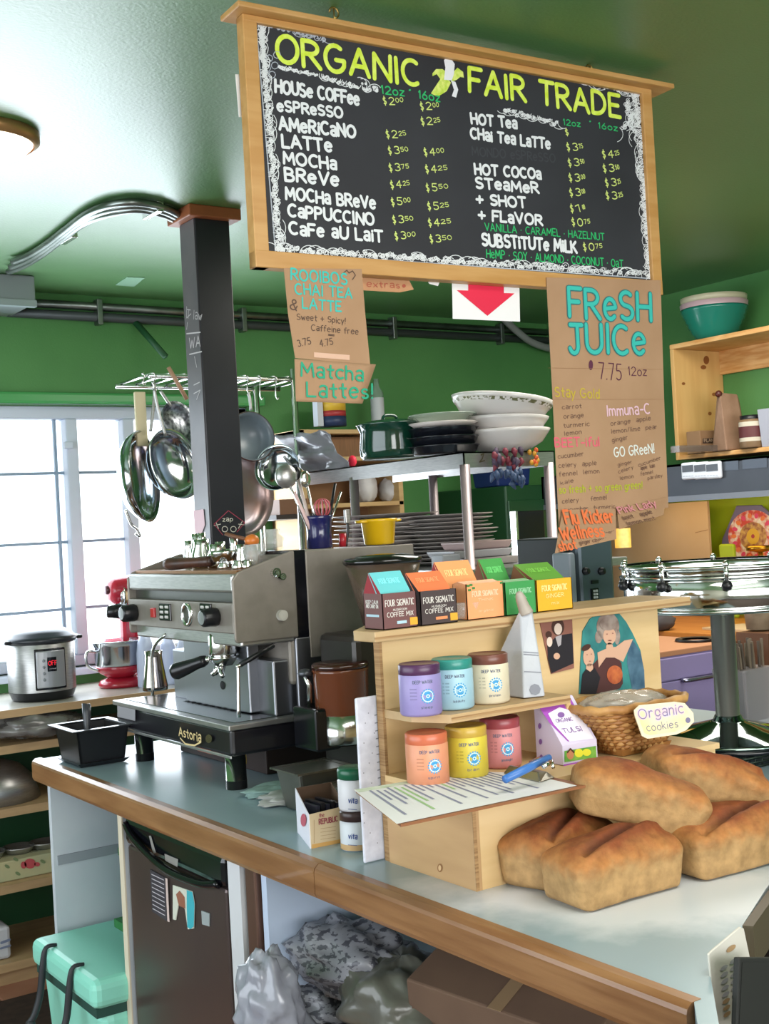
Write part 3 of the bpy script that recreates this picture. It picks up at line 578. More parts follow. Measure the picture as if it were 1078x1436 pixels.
# watercolour border of the flyer
MB().poly([s_(.0,-.015,.0048),s_(.0,.08,.0048),s_(.85,.06,.0048),s_(.85,-.005,.0048)]).build('leaf_border', mat('leaf_border','#b5c7a6',.7,0,'#dfe3d6',40), sh)
cm = s_(.9,.45)
MB().hexa([s_(.86,.25,.005),s_(.86,.72,.005),s_(.99,.66,.005),s_(.99,.3,.005),s_(.88,.3,.02),s_(.88,.66,.02),s_(.97,.6,.014),s_(.97,.34,.014)]).build('clip', mat('grey_metal_clip','#8f8b80',.3,.8), cbd, bevel=.002)
MB().tube([s_(1.0,.34,.02),s_(1.03,.4,.028),s_(1.03,.55,.028),s_(1.0,.62,.02)],.003,8).build('clip_wire', CHROME, cbd)
pn0, pn1 = at(708,1093,'z',1.20), at(770,1062,'z',1.215)
pe = thing('ballpoint_pen','blue ballpoint pen held under the clipboard clip','pen',tuple(pn0))
MB().tube([pn0,pn0.lerp(pn1,.5),pn1],[.0065,.007,.0055],10).build('barrel', mat('blue_plastic','#3f6fb4',.3), pe)
MB().tube([at(762,1075,'z',1.21),at(771,1069,'z',1.212)],.004,8).build('pen_clip', CHROME, pe)
# purple product box
p0 = at(764,1083,'y',1.61); 
pb = thing('tea_display_box','purple and white angled carton with lemon picture on the display base','box',(1.47,1.65,1.171))
x0,x1 = at(790,1077,'y',1.60).x, at(838,1067,'y',1.60).x
yb = at(753,1072,'x',x0).y; zt = at(748,982,'x',x0).z; zf_ = at(790,1046,'y',1.60).z; yt = at(748,982,'z',zt).y
yt = min(yb, max(1.64,yt))
MB().prism([(x0,1.60,1.1712),(x0,1.60,zf_),(x0,yt-.012,zt),(x0,yt,zt),(x0,yb,1.1712)],(x1-x0,0,0)).build('carton', mat('pale_lilac_card','#cfc6de',.4), pb)
q = Plane((x0,1.60,zf_),(0,-(zt-zf_),(yt-.012-1.60))); mb = MB()
q.shape(mb,[(757,985),(802,979),(822,1014),(785,1030)][::-1]) if False else q.shape(mb,[(750,984),(770,1014),(796,1040),(830,1036),(800,980)])
mb.build('purple_print', mat('purple_print','#a04fb3',.4), pb)
mb = MB(); q.shape(mb,[(768,1001),(776,1016),(798,1040),(832,1036),(818,1012),(803,998),(784,992)],.0009); mb.build('white_shield', mat('soft_white_print','#e4e0ec',.4), pb)
mb = MB(); q.oval(mb,786,1003,5,4,.0013); q.text(mb,'ORGANIC',780,1014,803,1011,4.5,.16,.0013); q.text(mb,'TULSI',790,1029,816,1025,6,.17,.0013)
mb.build('print', mat('violet_print','#7f5a9b',.5), pb)
f_ = Plane((0,1.5995,0),(0,-1,0))
mb = MB(); f_.shape(mb,[(791,1053),(791,1069),(836,1062),(835,1046)]); mb.build('garden_picture', mat('leafy_print','#4f8f3a',.5,0,'#7bab45',60), pb)
mb = MB(); f_.oval(mb,811,1056,6,6,.0009); f_.oval(mb,822,1055,6,5,.0009); mb.build('lemon_print', mat('lemon_print','#d6cf35',.5), pb)
mb = MB(); f_.oval(mb,799,1058,5,7,.0009); mb.build('face_print', mat('skin_print','#b87b56',.6), pb)
mb = MB(); f_.line(mb,[(795,1055),(799,1050),(804,1055)],.003,.0012); mb.build('hair_print', mat('dark_hair_print','#4a2b20',.6), pb)
mb = MB(); f_.shape(mb,[(790,1072),(790,1077),(838,1068),(838,1063)]); mb.build('purple_base_print', mat('purple_print','#a04fb3',.4), pb)
s2 = Plane((x0-.0015,0,0),(-1,0,0)); mb = MB()
for y_ in (1018,1040,1062): s2.oval(mb,757+(y_-1018)*.05,y_,2.2,4)
mb.build('dots', mat('violet_print','#7f5a9b',.5), pb)
# tapering white bag of coffee with printed lines
pA,pB = at(727,975,'y',1.70), at(776,977,'y',1.70)
zb = 1.2835; xL, xR = at(727,972,'y',1.68).x, at(776,977,'y',1.66).x; zt = at(738,848,'y',1.72).z
wb_ = thing('herb_bag','tall white paper tea bag tapering to twisted grey top on the shelf','bag',(1.475,1.72,zb))
BAGP = mat('grey_white_bag_paper','#b9bcc4',.4,0,'#a6a9b3',9,bump=.3,bscale=30)
xT = at(738,862,'y',1.72).x; xM = xL+(xT-xL)*.45
rings = []
for (x_,w2,yf,yb_,z_) in ((xL,xR-xL,1.655,1.76,zb),(xM-.004,(xR-xL)*.70,1.68,1.752,zb+(zt-zb)*.5),(xT-.012,.026,1.712,1.728,zt-.012)):
    rings.append([(x_,yf+.012,z_),(x_+w2*.62,yf,z_),(x_+w2,yf+(yb_-yf)*.35,z_),(x_+w2*.9,yb_,z_),(x_,yb_,z_)])
MB().add(sum(rings,[]),[(k*5+i,k*5+(i+1)%5,(k+1)*5+(i+1)%5,(k+1)*5+i) for k in (0,1) for i in range(5)]+[(4,3,2,1,0),(10,11,12,13,14)],False).build('bag_body', BAGP, wb_, bevel=.003)
MB().tube(cat_rom([(xT,1.72,zt-.016),(xT-.006,1.722,zt+.002),(xT-.012,1.722,zt+.018),(xT-.015,1.722,zt+.024)],4),[.014,.013,.012,.011,.0105,.01,.01,.009,.008,.007,.006,.005,.004],10).build('twisted_top', mat('taupe_bag_top','#a79d93',.5), wb_)
def onbag(k0,u,v,l=.0012):
    a0,b0,a1,b1 = [Vector(p) for p in (rings[0][k0],rings[0][k0+1],rings[1][k0],rings[1][k0+1])]
    n = (b0-a0).cross(a1-a0).normalized(); n = n if n.y < 0 else -n
    return a0.lerp(b0,u).lerp(a1.lerp(b1,u),v)+n*l
mb = MB()
for v_ in (.55,.92,.97): mb.poly([onbag(0,.05,v_),onbag(0,.95,v_-.05),onbag(0,.95,v_-.03),onbag(0,.05,v_+.02)])
mb.poly([onbag(0,.55+.28*math.cos(t*.785),.16+.12*math.sin(t*.785)) for t in range(8)])
mb.build('print', mat('dark_grey_print','#7b7d88',.6), wb_)
mb = MB(); mb.poly([onbag(1,.3,.16),onbag(1,.65,.16),onbag(1,.65,.26),onbag(1,.3,.26)]); mb.build('stamp', mat('blue_grey_stamp','#6d7f95',.6), wb_)
# photographs on the back board
php = Plane((0,1.7795,0),(0,-1,0))
def photo(label, pts, m):
    mb = MB(); P = [php.at(*p) for p in pts]; mb.prism([p-Vector((0,.0002,0)) for p in P],(0,-.0015,0)); o = mb.build('photograph', m); tag(o,label,'photo'); return o
def ph(par, name, m, shapes, lift):
    mb = MB()
    for s_ in shapes:
        if len(s_) in (4,5) and not isinstance(s_[0],tuple): php.oval(mb,*s_[:4],lift=lift,rot=s_[4] if len(s_)>4 else 0)
        else: php.shape(mb,s_,lift)
    mb.build(name, m, par)
f1 = photo('small portrait photo of two people in dark clothes with ties on brown background',[(755,868),(801,861),(804,937),(772,945)],mat('photo_brown_ground','#8a5a50',.4,0,'#9a6a5c',6))
SK = mat('photo_skin','#d0a58c',.6); SKP = mat('photo_pale_skin','#dcc8bb',.6); HR = mat('photo_dark_hair','#472a23',.6); CLO = mat('photo_black_clothes','#211c24',.6); SHI = mat('photo_grey_shirt','#a9a3a8',.6)
ph(f1,'hair',HR,[(781,879,9,12),(768,890,4.5,5)],.0022)
ph(f1,'clothes',CLO,[[(766,905),(778,893),(788,890),(801,888),(803,930),(772,944),(767,925)]],.0025)
ph(f1,'face',SKP,[(781,882,5.5,8),(769,900,4,7)],.0028)
ph(f1,'shirt',SHI,[[(777,893),(786,890),(785,904),(781,907)]],.003)
ph(f1,'hands',SK,[(779,920,4.5,4.5)],.003)
f2 = photo('arched cut-out photo of smiling woman with curly grey hair and younger woman',[(811,973),(813,930),(816,885),(826,868),(840,858),(855,855),(868,861),(877,872),(886,888),(897,912),(902,940),(903,966),(886,972)],mat('photo_teal_ground','#2f6f72',.5,0,'#3f8f8c',22))
ph(f2,'dress',mat('photo_blue_dress','#35536b',.6,0,'#54758c',30),[[(880,896),(887,899),(897,915),(902,940),(903,966),(886,972),(878,930)]],.0022)
ph(f2,'curls',mat('photo_grey_curls','#a3938a',.7,0,'#7e6a62',45),[(851,879,16,20,0),(838,893,5,9),(864,893,4,11)],.0024)
ph(f2,'bust',mat('photo_dark_top','#512e2e',.6),[[(812,973),(815,950),(824,938),(836,925),(850,915),(862,918),(870,930),(872,958),(868,965),(850,972)]],.0026)
ph(f2,'shoulder',SK,[[(836,915),(852,908),(862,907),(874,898),(886,896),(880,910),(872,928),(860,922),(848,922),(838,936)]],.0028)
ph(f2,'face',SK,[(853,892,9,12),(824,921,8,13.5),(853,908,5,7),(825,936,5,6)],.003)
ph(f2,'dark_top',CLO,[[(812,973),(815,945),(820,938),(826,942),(832,936),(840,950),(834,973)]],.0032)
ph(f2,'fringe',mat('photo_grey_curls','#a3938a',.7,0,'#7e6a62',45),[(851,875,12,9)],.0034)
ph(f2,'rose',mat('photo_orange_rose','#c46b3c',.6,0,'#a34a30',60),[(860,946,11,13)],.0036)
ph(f2,'hair',HR,[(820,908,7,4,-30)],.0035)
# face marks
ph(f2,'features',mat('photo_features','#7a3b38',.6),[(853,898,2.6,.8),(849,889,1.1,.6),(857,888,1.1,.6),(821,918,.9,.6),(827,917,.9,.6),(825,927,1.5,.5)],.004)
# ---------------- cartons on the ledge
ZL = 1.4205
def carton(label, px0, px1, py, y, d, h, body, lidc, lidh, lean, inner, texts, tcol='#d8d2cc', rz=0):
    x0 = at(px0,py,'y',y).x; x1 = at(px1,py,'y',y).x; w_ = x1-x0
    t = thing('coffee_carton',label,'carton',(x0,y,ZL),(0,0,R(rz)),group='open cartons on the plywood ledge')
    bm = mat(*body); th = .0015
    b_ = MB().box(0,0,0,w_,th,h).box(0,0,0,th,d,h).box(w_-th,0,0,w_,d,h).box(0,d-th,0,w_,d,h).box(0,0,0,w_,d,th).build('body', bm, t, local=True)
    y1_ = d*.95; z1 = h+lidh
    L0,L1,L2,L3 = Vector((0,y1_*.28,h*.98)),Vector((w_,y1_*.28,h*.98)),Vector((w_-.002,y1_*(1-lean),z1)),Vector((.002,y1_*(1-lean),z1))
    nn = (L1-L0).cross(L3-L0).normalized()
    ld = MB().prism([L0,L1,L2,L3],nn*-.0015).build('lid', mat(*lidc), t, local=True)
    MB().prism([Vector((.0008,.006,h)),Vector((.0008,d,h)),Vector((.002,y1_*(1-lean),z1))],(.001,0,0)).build('side_flap', mat(*inner), t, local=True)
    MB().prism([(th,d*.3,h*.86),(w_-th,d*.3,h*.86),(w_-th,d-th,h*.86),(th,d-th,h*.86)],(0,0,.001)).build('contents', mat('carton_contents','#8a5a44',.7), t, local=True)
    tm = mat('print_'+tcol.strip('#'),tcol,.6); mb = MB(); U = Vector((1,0,0)); N = Vector((0,-1,0))
    for tx,u0,u1,v,hh,wd in texts: write(mb,tx,(w_*u0,0,h*v),(w_*u1,0,h*v),Vector((0,0,h*hh)),N,wd,.0006)
    mb.build('print', tm, t, local=True)
    mb = MB(); LV = (L3-L0); write(mb,'FOUR SIGMATIC',L0+(L1-L0)*.2+LV*.45,L0+(L1-L0)*.8+LV*.45,LV*.22,-nn if nn.y>0 else nn,.14,.001)
    mb.build('lid_print', mat('lid_print_'+lidc[0],tuple(min(1,c*1.18+.08) for c in lin2(lidc[1])),.6), ld, local=True)
    return t, w_
TX = [('FOUR SIGMATIC',.08,.92,.64,.17,.13),('MUSHROOM',.3,.7,.5,.06,.16),('COFFEE MIX',.12,.88,.34,.12,.15)]
t,w_ = carton('brown coffee carton with turquoise lid and red inside, leftmost on the ledge',537,585,868,1.76,.058,.062,('brown_carton','#6d4848',.5),('turquoise_lid','#67c1c7',.5),.036,.25,('red_carton_inside','#8f1f2c',.6),TX)
MB().box(w_*.4,-.0006,.008,w_*.68,0,.013).build('print_bar', mat('pale_blue_bar','#a9c7d6',.6), t, local=True); MB().box(w_*.78,-.0008,.004,w_*1.0,0,.017).build('price_flash', mat('amber_flash','#e0a233',.6), t, local=True)
MB().box(-.0008,.012,.022,0,.05,.026).build('print_bar', mat('pale_blue_bar','#a9c7d6',.6), t, local=True)
mb = MB(); 
for k_,(tx,v) in enumerate((('KEEP CALM',.72),('AND CARRY ON',.6))): write(mb,tx,(0,.05,.062*v),(0,.012,.062*v),Vector((0,0,.006)),Vector((-1,0,0)),.18,.0006)
mb.build('side_print', mat('print_d8d2cc','#d8d2cc',.6), t, local=True)
t,w_ = carton('charcoal coffee carton with orange lid beside the turquoise-lidded carton',590,641,860,1.76,.058,.060,('charcoal_carton','#45393a',.5),('orange_lid_card','#e8794c',.5),.032,.2,('black_carton_inside','#30242a',.6),TX)
MB().box(w_*.4,-.0006,.008,w_*.72,0,.013).build('print_bar', mat('orange_bar','#d98a5a',.6), t, local=True); MB().box(w_*.8,-.0008,.004,w_*1.0,0,.017).build('price_flash', mat('amber_flash','#e0a233',.6), t, local=True)
carton('large peach carton with peach lid and red inside behind the small peach carton',631,682,845,1.82,.07,.055,('peach_carton','#dd9468',.5),('peach_lid','#ee9f66',.5),.05,.3,('red_carton_inside','#8f1f2c',.6),[('GUT',.3,.7,.5,.1,.15)],'#e8b48f')
t,w_ = carton('small peach carton with green leaf corner in front of the large peach one',655,707,856,1.765,.04,.065,('light_peach_carton','#ec9d6b',.5),('peach_lid','#ee9f66',.5),.004,.3,('peach_carton','#dd9468',.5),[('FOUR SIGMATIC',.15,.85,.64,.14,.2),('THINK',.3,.7,.5,.07,.15),('organic',.3,.7,.2,.06,.15)],'#f3c7a4')
mb=MB(); 
for a_,b_ in ((.02,.06),(.1,.061),(.16,.055),(.05,.052),(.92,.06)): mb.box(w_*a_,-.001,b_,w_*a_+.006,0,b_+.004)
mb.build('leaf_print', mat('leaf_green_print','#3f7f3e',.6), t, local=True)
carton('green carton with raised green lid behind the small green carton',690,725,835,1.84,.06,.055,('green_carton','#3c8f4a',.5),('green_lid','#4a9c4f',.5),.048,.3,('brown_flap','#7b4a32',.6),[('CHILL',.3,.7,.5,.1,.15)],'#8fc79a')
carton('small green carton with white flower corner between peach and yellow cartons',709,752,852,1.765,.04,.062,('mid_green_carton','#3f9350',.5),('green_lid','#4a9c4f',.5),.003,.3,('brown_flap','#7b4a32',.6),[('FOUR SIGMATIC',.15,.85,.64,.14,.2),('CHILL',.3,.7,.5,.07,.15)],'#8fc79a')
carton('yellow carton with raised olive-green lid, rightmost on the plywood ledge',753,803,846,1.768,.075,.06,('yellow_carton','#e5ab2f',.5),('olive_green_lid','#5f9a35',.5),.03,.1,('brown_flap','#7b4a32',.6),[('FOUR SIGMATIC',.15,.85,.64,.17,.2),('GINGER',.25,.75,.42,.12,.16),('mix',.4,.6,.2,.1,.15)],'#f2dc8e')
gb = MB().lathe([(0,0),(.028,0),(.034,.004),(.036,.03),(.034,.032),(.031,.006),(0,.003)],20,(at(650,840,'y',1.80).x,1.80,ZL+.0005),sx=1.2).build('glass_dish', clearm('clear_glass_alpha','#cfd2cf',.25)); tag(gb,'small clear glass dish between the charcoal and peach cartons','dish')
# ---------------- wicker basket with bag and sign
bc_ = at(868,1050,'z',1.18); bk = thing('wicker_basket','brown wicker basket behind the loaves, lined with clear plastic','basket',(1.70,1.70,1.17))
WICK = mat('wicker_cane','#a8743f',.5,0,'#8a5a2e',30); WICK2 = mat('wicker_cane_pale','#c1935a',.5,0,'#9d6d3b',30)
cx,cy = at(893,1058,'z',1.171).x+.028,1.622; z0 = 1.1712
MB().frus((cx,cy),(.058,.045),(.062,.05),z0,z0+.012).build('base', WICK, bk)
def ringpt(t,a_,b_): # rounded rectangle ring
    c,s_ = math.cos(t),math.sin(t); k=(abs(c)**4+abs(s_)**4)**-.25; return a_*c*k,b_*s_*k
N_ = 56
for lv in range(13):
    z_ = z0+.01+lv*.0058; k = lv/12; a_,b_ = .06+.052*k,.047+.016*k
    MB().tube([(cx+ringpt(2*math.pi*i/N_,a_+(.0028 if (i+lv)%2 else -.0028),b_+(.0028 if (i+lv)%2 else -.0028))[0], cy+ringpt(2*math.pi*i/N_,a_+(.0028 if (i+lv)%2 else -.0028),b_+(.0028 if (i+lv)%2 else -.0028))[1], z_) for i in range(N_)],.0044,5,True).build('cane_row', WICK if lv%2 else WICK2, bk)
for i in range(0,N_,2):
    a,b = ringpt(2*math.pi*i/N_,.059,.046); c,d = ringpt(2*math.pi*i/N_,.113,.064)
    MB().tube([(cx+a,cy+b,z0+.004),(cx+c,cy+d,z0+.082)],.003,5).build('stake', WICK, bk)
MB().tube([(cx+ringpt(2*math.pi*i/30,.115,.066)[0],cy+ringpt(2*math.pi*i/30,.115,.066)[1],z0+.084+(.003 if i%2 else 0)) for i in range(30)],.008,7,True).build('rim', WICK2, bk)
MB().box(cx-.045,cy-.03,z0+.012,cx+.045,cy+.03,z0+.025).build('inside_floor', WICK, bk)
pbg = blob((cx-.01,cy,z0+.078),(.09,.05,.026),31,34,.14).build('plastic_bag', clearm('crinkled_clear_film','#c9c3b8',.45,.15)); tag(pbg,'crinkled clear plastic film filling the top of the wicker basket','bag')
O_ = at(930,1040,'y',1.515); sg = Plane(O_,(-.15,-1,.2)); P = [sg.at(*p) for p in ((889,996),(896,989),(945,984),(960,986),(972,1000),(973,1012),(962,1024),(948,1030),(908,1036),(900,1032),(890,1003))]
st_ = thing('basket_sign','cream hand-drawn organic sign clipped on the wicker basket front','sign',tuple(O_))
MB().prism([p-sg.N*.0 for p in P],-sg.N*.002).build('card', mat('cream_pink_card','#e4d3b6',.6,0,'#e6dcc0',8), st_)
mb = MB(); sg.shape(mb,[(893,1001),(899,993),(944,988),(958,990),(968,1002),(968,1011),(958,1020),(946,1026),(910,1031),(903,1028)],.0004); mb.build('yellow_wash', mat('yellow_wash','#dcd894',.6,0,'#dfcfd0',12), st_)
mb = MB(); sg.text(mb,'Organic',896,1008,958,1000,14,.3,.0006,.06); mb.build('letters_fill', mat('pale_pink_letters','#d9b9c9',.6,0,'#c7c2de',30), st_)
mb = MB(); sg.text(mb,'Organic',896,1008,958,1000,14,.09,.0009,.06); sg.text(mb,'cookies',907,1026,950,1020,10,.1,.0009,.06); sg.oval(mb,964,1010,3.5,4,.0009)
mb.build('letters_outline', mat('grey_violet_letters','#77708f',.6), st_)
# ---------------- loaves
def bread_mat(name, side, top, so, W_, L_, on=True):
    m = mat(name, side, .75); nt = m.node_tree; b = nt.nodes['Principled BSDF']; L = nt.links.new
    def M(op,a,b_=None,c=None,cl=False):
        n = nt.nodes.new('ShaderNodeMath'); n.operation = op; n.use_clamp = cl
        for i,v in enumerate((a,b_,c)):
            if v is None: continue
            if isinstance(v,(int,float)): n.inputs[i].default_value = v
            else: L(v,n.inputs[i])
        return n.outputs[0]
    tc = nt.nodes.new('ShaderNodeTexCoord'); sp = nt.nodes.new('ShaderNodeSeparateXYZ'); L(tc.outputs['Object'], sp.inputs[0])
    n = nt.nodes.new('ShaderNodeTexNoise'); n.inputs['Scale'].default_value = 22; n.inputs['Detail'].default_value = 8; n.inputs['Roughness'].default_value = .65; L(tc.outputs['Object'], n.inputs['Vector'])
    v = M('MULTIPLY_ADD',n.outputs['Fac'],.055,sp.outputs['Z'])
    cr = nt.nodes.new('ShaderNodeValToRGB'); e = cr.color_ramp.elements; e[0].position=.075; e[0].color = lin(side); e[1].position = .122; e[1].color = lin(top)
    x = cr.color_ramp.elements.new(.097); x.color = lin('#aa733f'); L(v, cr.inputs[0])
    n2 = nt.nodes.new('ShaderNodeTexNoise'); n2.inputs['Scale'].default_value = 60; n2.inputs['Detail'].default_value = 6; L(tc.outputs['Object'], n2.inputs['Vector'])
    mx = nt.nodes.new('ShaderNodeMix'); mx.data_type = 'RGBA'; mx.blend_type = 'MULTIPLY'; mx.inputs[0].default_value = .6
    g = nt.nodes.new('ShaderNodeValToRGB'); g.color_ramp.elements[0].color = (.5,.45,.38,1); g.color_ramp.elements[1].color = (1.15,1.1,1.05,1); g.color_ramp.elements[0].position=.3; g.color_ramp.elements[1].position=.7
    L(n2.outputs['Fac'], g.inputs[0]); L(cr.outputs[0], mx.inputs[6]); L(g.outputs[0], mx.inputs[7]); out = mx.outputs[2]
    if on:
        w0 = M('SUBTRACT',M('MULTIPLY_ADD',sp.outputs['Y'],1/W_,-so-.035),M('MULTIPLY',sp.outputs['X'],.44/L_))
        w0 = M('ADD',w0,M('MULTIPLY',M('SUBTRACT',n.outputs['Fac'],.5),.12))
        k = M('SUBTRACT',1,M('MULTIPLY',M('ABSOLUTE',w0),10),None,True)
        k = M('MULTIPLY',k,M('MULTIPLY',M('SUBTRACT',.42,M('ABSOLUTE',M('MULTIPLY',sp.outputs['X'],1/L_))),8,None,True),None,True)
        k = M('MULTIPLY',k,M('MULTIPLY',M('SUBTRACT',sp.outputs['Z'],.065),60,None,True),None,True)
        m3 = nt.nodes.new('ShaderNodeMix'); m3.data_type = 'RGBA'; L(k,m3.inputs[0]); L(out,m3.inputs[6]); m3.inputs[7].default_value = lin('#5e2f1c'); out = m3.outputs[2]
    L(out, b.inputs['Base Color'])
    bp = nt.nodes.new('ShaderNodeBump'); bp.inputs['Strength'].default_value = .7; bp.inputs['Distance'].default_value = .006; L(n.outputs['Fac'], bp.inputs['Height']); L(bp.outputs[0], b.inputs['Normal'])
    return m
SCORE = mat('dark_score_crust','#8a4f2c',.8,0,'#6f3b22',40)
from mathutils import noise as NZ
PROF = [(-.36,0),(-.18,0),(0,0),(.18,0),(.36,0),(.43,.03),(.455,.12),(.47,.25),(.485,.4),(.5,.52),(.515,.62),(.51,.70),(.47,.78),(.40,.855),(.31,.915),(.2,.96),(.1,.99),(0,1),(-.1,.99),(-.2,.96),(-.31,.915),(-.40,.855),(-.47,.78),(-.51,.70),(-.515,.62),(-.5,.52),(-.485,.4),(-.47,.25),(-.455,.12),(-.43,.03)]
PR2 = []
for _i in range(len(PROF)):
    a_,b_ = PROF[_i],PROF[(_i+1)%len(PROF)]; PR2 += [a_,((a_[0]+b_[0])/2,(a_[1]+b_[1])/2)]
BRS = mat('dark_score_crust','#8e5230',.85,0,'#6b371d',30,bump=.8,bscale=60)
def loaf(label, loc, rot, L_, W_, H_, seed, score=True, so=.1):
    t = thing('bread_loaf',label,'bread',loc,rot,group='whole loaves piled on the counter')
    us = [-1,-.985,-.96,-.92,-.87]+[-.82+1.64*i/40 for i in range(41)]+[.87,.92,.96,.985,1]; nv = len(PR2); mb = MB(); vs = []
    for u in us:
        au = abs(u); e = math.sqrt(max(0,1-((au-.80)/.2)**2*.86)) if au > .80 else 1
        dm = 1-.20*au**2.4
        for (y,z) in PR2:
            yy = y*W_*(.35+.65*e); zz = z if z < .5 else .5+(z-.5)*(dm*2-1)
            zz = .42+(zz-.42)*(.45+.55*e) if au > .8 else zz
            x = u*L_/2*(1-.05*(1-z)) if au > .8 else u*L_/2
            p = Vector((x,yy,zz*H_)); q = Vector((x+seed,yy,zz*H_))
            k = (NZ.noise(q*11)*.007+NZ.noise(q*34)*.0028)*(.25 if z < .3 else 1)
            w0 = y-so-.22*u
            if score and z > .84 and au < .8: k += -.013*math.exp(-(w0/.055)**2)+.008*math.exp(-((w0+.14)/.07)**2)
            d = Vector((0,y*1.2,(z-.45)*1.6))
            if au > .9: d.x = u*.6
            vs.append(p+d.normalized()*k)
    fs = []; ks = []
    for i in range(len(us)-1):
        for j in range(nv):
            fs.append((i*nv+j,(i+1)*nv+j,(i+1)*nv+(j+1)%nv,i*nv+(j+1)%nv)); y,z = PR2[j]; u = us[i]
            ks.append(1 if score and z > .82 and abs(u) < .74 and -.02 < (y-so-.22*u) < .10 else 0)
    n0 = len(mb.f); mb.add(vs,fs,True)
    for i,k in enumerate(ks): mb.k[n0+i] = 0
    mb.add([],[],True); mb.f += [list(range(nv)), [ (len(us)-1)*nv+j for j in range(nv-1,-1,-1)]]; mb.k += [0,0]; mb.sm += [True,True]
    mb.build('crust', bread_mat('loaf_crust_%d'%seed,'#ad8b5d','#844420',so,W_,L_,score), t, local=True)
    return t
def along(a,b,H_):
    """centre and rotation of a loaf whose long axis runs from a to b"""
    a,b = Vector(a),Vector(b); d = (b-a).normalized(); q = d.to_track_quat('X','Z').to_euler(); c = (a+b)/2; return c,q
loaf('long brown loaf in front on the counter, nearest the counter edge',(1.338,1.386,ZC+.001),(0,0,R(-2)),.222,.115,.098,1,True,-.13)
loaf('round-ended dark-crusted loaf on the counter left behind the front loaf',(1.342,1.508,ZC+.001),(0,0,R(14)),.205,.12,.100,5,True,-.15)
loaf('right-hand loaf on the counter, cut off by the photo edge',(1.578,1.366,ZC+.001),(0,0,R(-4)),.235,.115,.096,9,True,-.2)
c,q = along((1.385,1.487,1.168),(1.505,1.40,1.122),.09); loaf('pale-sided loaf lying across the two left loaves with its round end forward',c+Vector((0,0,-.045)),q,.225,.095,.092,13,False)
c,q = along(at(912,1076,'y',1.495),at(1046,1112,'y',1.42),.1); loaf('topmost loaf at the right, resting on the two right loaves',c+Vector((0,0,-.045)),q,.215,.105,.094,17,True,-.14)
# ================================================================ hanging menu board
bl, brr = Vector((1.186,2.132,0)), Vector((2.271,2.078,0)); UX = (brr-bl).normalized(); NB = Vector((UX.y,-UX.x,0))
if NB.y > 0: NB = -NB
ZT, ZB = 2.617, 2.118
bd = thing('menu_board','wood-framed chalkboard drinks menu hanging from the ceiling by hooks','menu board',tuple((bl+brr)/2+Vector((0,0,ZB))))
def bpt(u, z, d=0): return bl+UX*u+NB*d+Vector((0,0,z))
WB = (brr-bl).length
def bbox(u0,u1,z0,z1,d0,d1): return [bpt(u0,z0,d0),bpt(u1,z0,d0),bpt(u1,z0,d1),bpt(u0,z0,d1),bpt(u0,z1,d0),bpt(u1,z1,d0),bpt(u1,z1,d1),bpt(u0,z1,d1)]
p_in = Plane(bpt(0,ZB,.002),NB)
MB().hexa(bbox(.03,WB-.03,ZB+.02,ZT-.008,-.014,.002)).build('chalkboard', CHALK, bd)
fw = .031
MB().hexa(bbox(0,fw,ZB,ZT,-.018,.012)).build('frame_side', FRAMEW, bd, bevel=.002)
MB().hexa(bbox(WB-fw,WB,ZB,ZT,-.018,.012)).build('frame_side', FRAMEW, bd, bevel=.002)
MB().hexa(bbox(0,WB,ZB,ZB+.034,-.018,.0125)).build('frame_bottom', FRAMEW, bd, bevel=.002)
MB().hexa(bbox(0,WB,ZT-.014,ZT,-.018,.0125)).build('frame_top', FRAMEW, bd, bevel=.002)
MB().hexa(bbox(-.022,WB+.05,ZT,ZT+.012,-.045,.04)).build('top_ledge', FRAMEW, bd, bevel=.003)
for (x,y) in ((468,2),(825,68)):
    c_ = at(x,y+14,'y',2.1); c_.z = ZT+.02
    h_ = MB().tube([c_+Vector((.011*math.sin(t*.6)*(1 if t<8 else 1),0,.011-.011*math.cos(t*.6))) for t in range(9)],.0022,6).build('hook', mat('brass_hook','#9c8348',.3,.9), bd)
    MB().tube([(c_.x,c_.y,ZT+.01),(c_.x,c_.y,ZCEIL-.002)],.0018,6).build('chain', mat('brass_hook','#9c8348',.3,.9), h_)
def line(name, m, items):
    mb = MB(); [p_in.text(mb,*i) for i in items]; return mb.build(name, m, bd)
line('title_lettering', YG, [('ORGANIC',388,86,588,121,37,.18)])
line('title_lettering', YG, [('FAIR TRADE',658,128,869,165,33,.19)])
for i in [('HOUSe COFFee',386,129,503,147,17,.25),('eSPReSSO',389,155,480,165,14,.27),('AMeRiCaNO',392,182,498,193,17,.25),('LATTe',396,206,465,213,17,.25),('MOCHa',398,229,471,238,16,.25),
  ('BReVe',400,253,474,261,17,.25),('MOCHa BReVe',401,279,526,293,16,.25),('CaPPUCCINO',404,303,524,316,16,.25),('CaFe aU LaiT',406,328,536,339,16,.25),
  ('HOT Tea',661,173,724,180,14,.27),('CHai Tea LaTTe',660,194,771,209,14,.27),('HOT COCOa',666,244,758,251,14,.27),('STeaMeR',667,263,755,271,14,.27),('+ SHOT',668,286,737,291,14,.27),('+ FLaVOR',671,308,760,316,14,.27),
  ('SUBSTiTUTe MiLK',676,344,808,354,16,.26)]: line('menu_line', WHITEP, [i])
line('erased_line', GHOST, [('MONDO eSPReSSO',662,218,778,228,12,.16)])
for i in [('VANILLA * CARAMEL * HAZELNUT',680,323,847,337,10,.15),('HeMP * SOY * ALMOND * COCONUT * OaT',682,361,873,375,11,.15)]: line('menu_line', GRC, [i])
line('size_lettering', GRC, [('12oz',535,131,566,135,11,.17),('*',573,131,577,131,11,.22),('16oz',587,138,616,143,11,.17)])
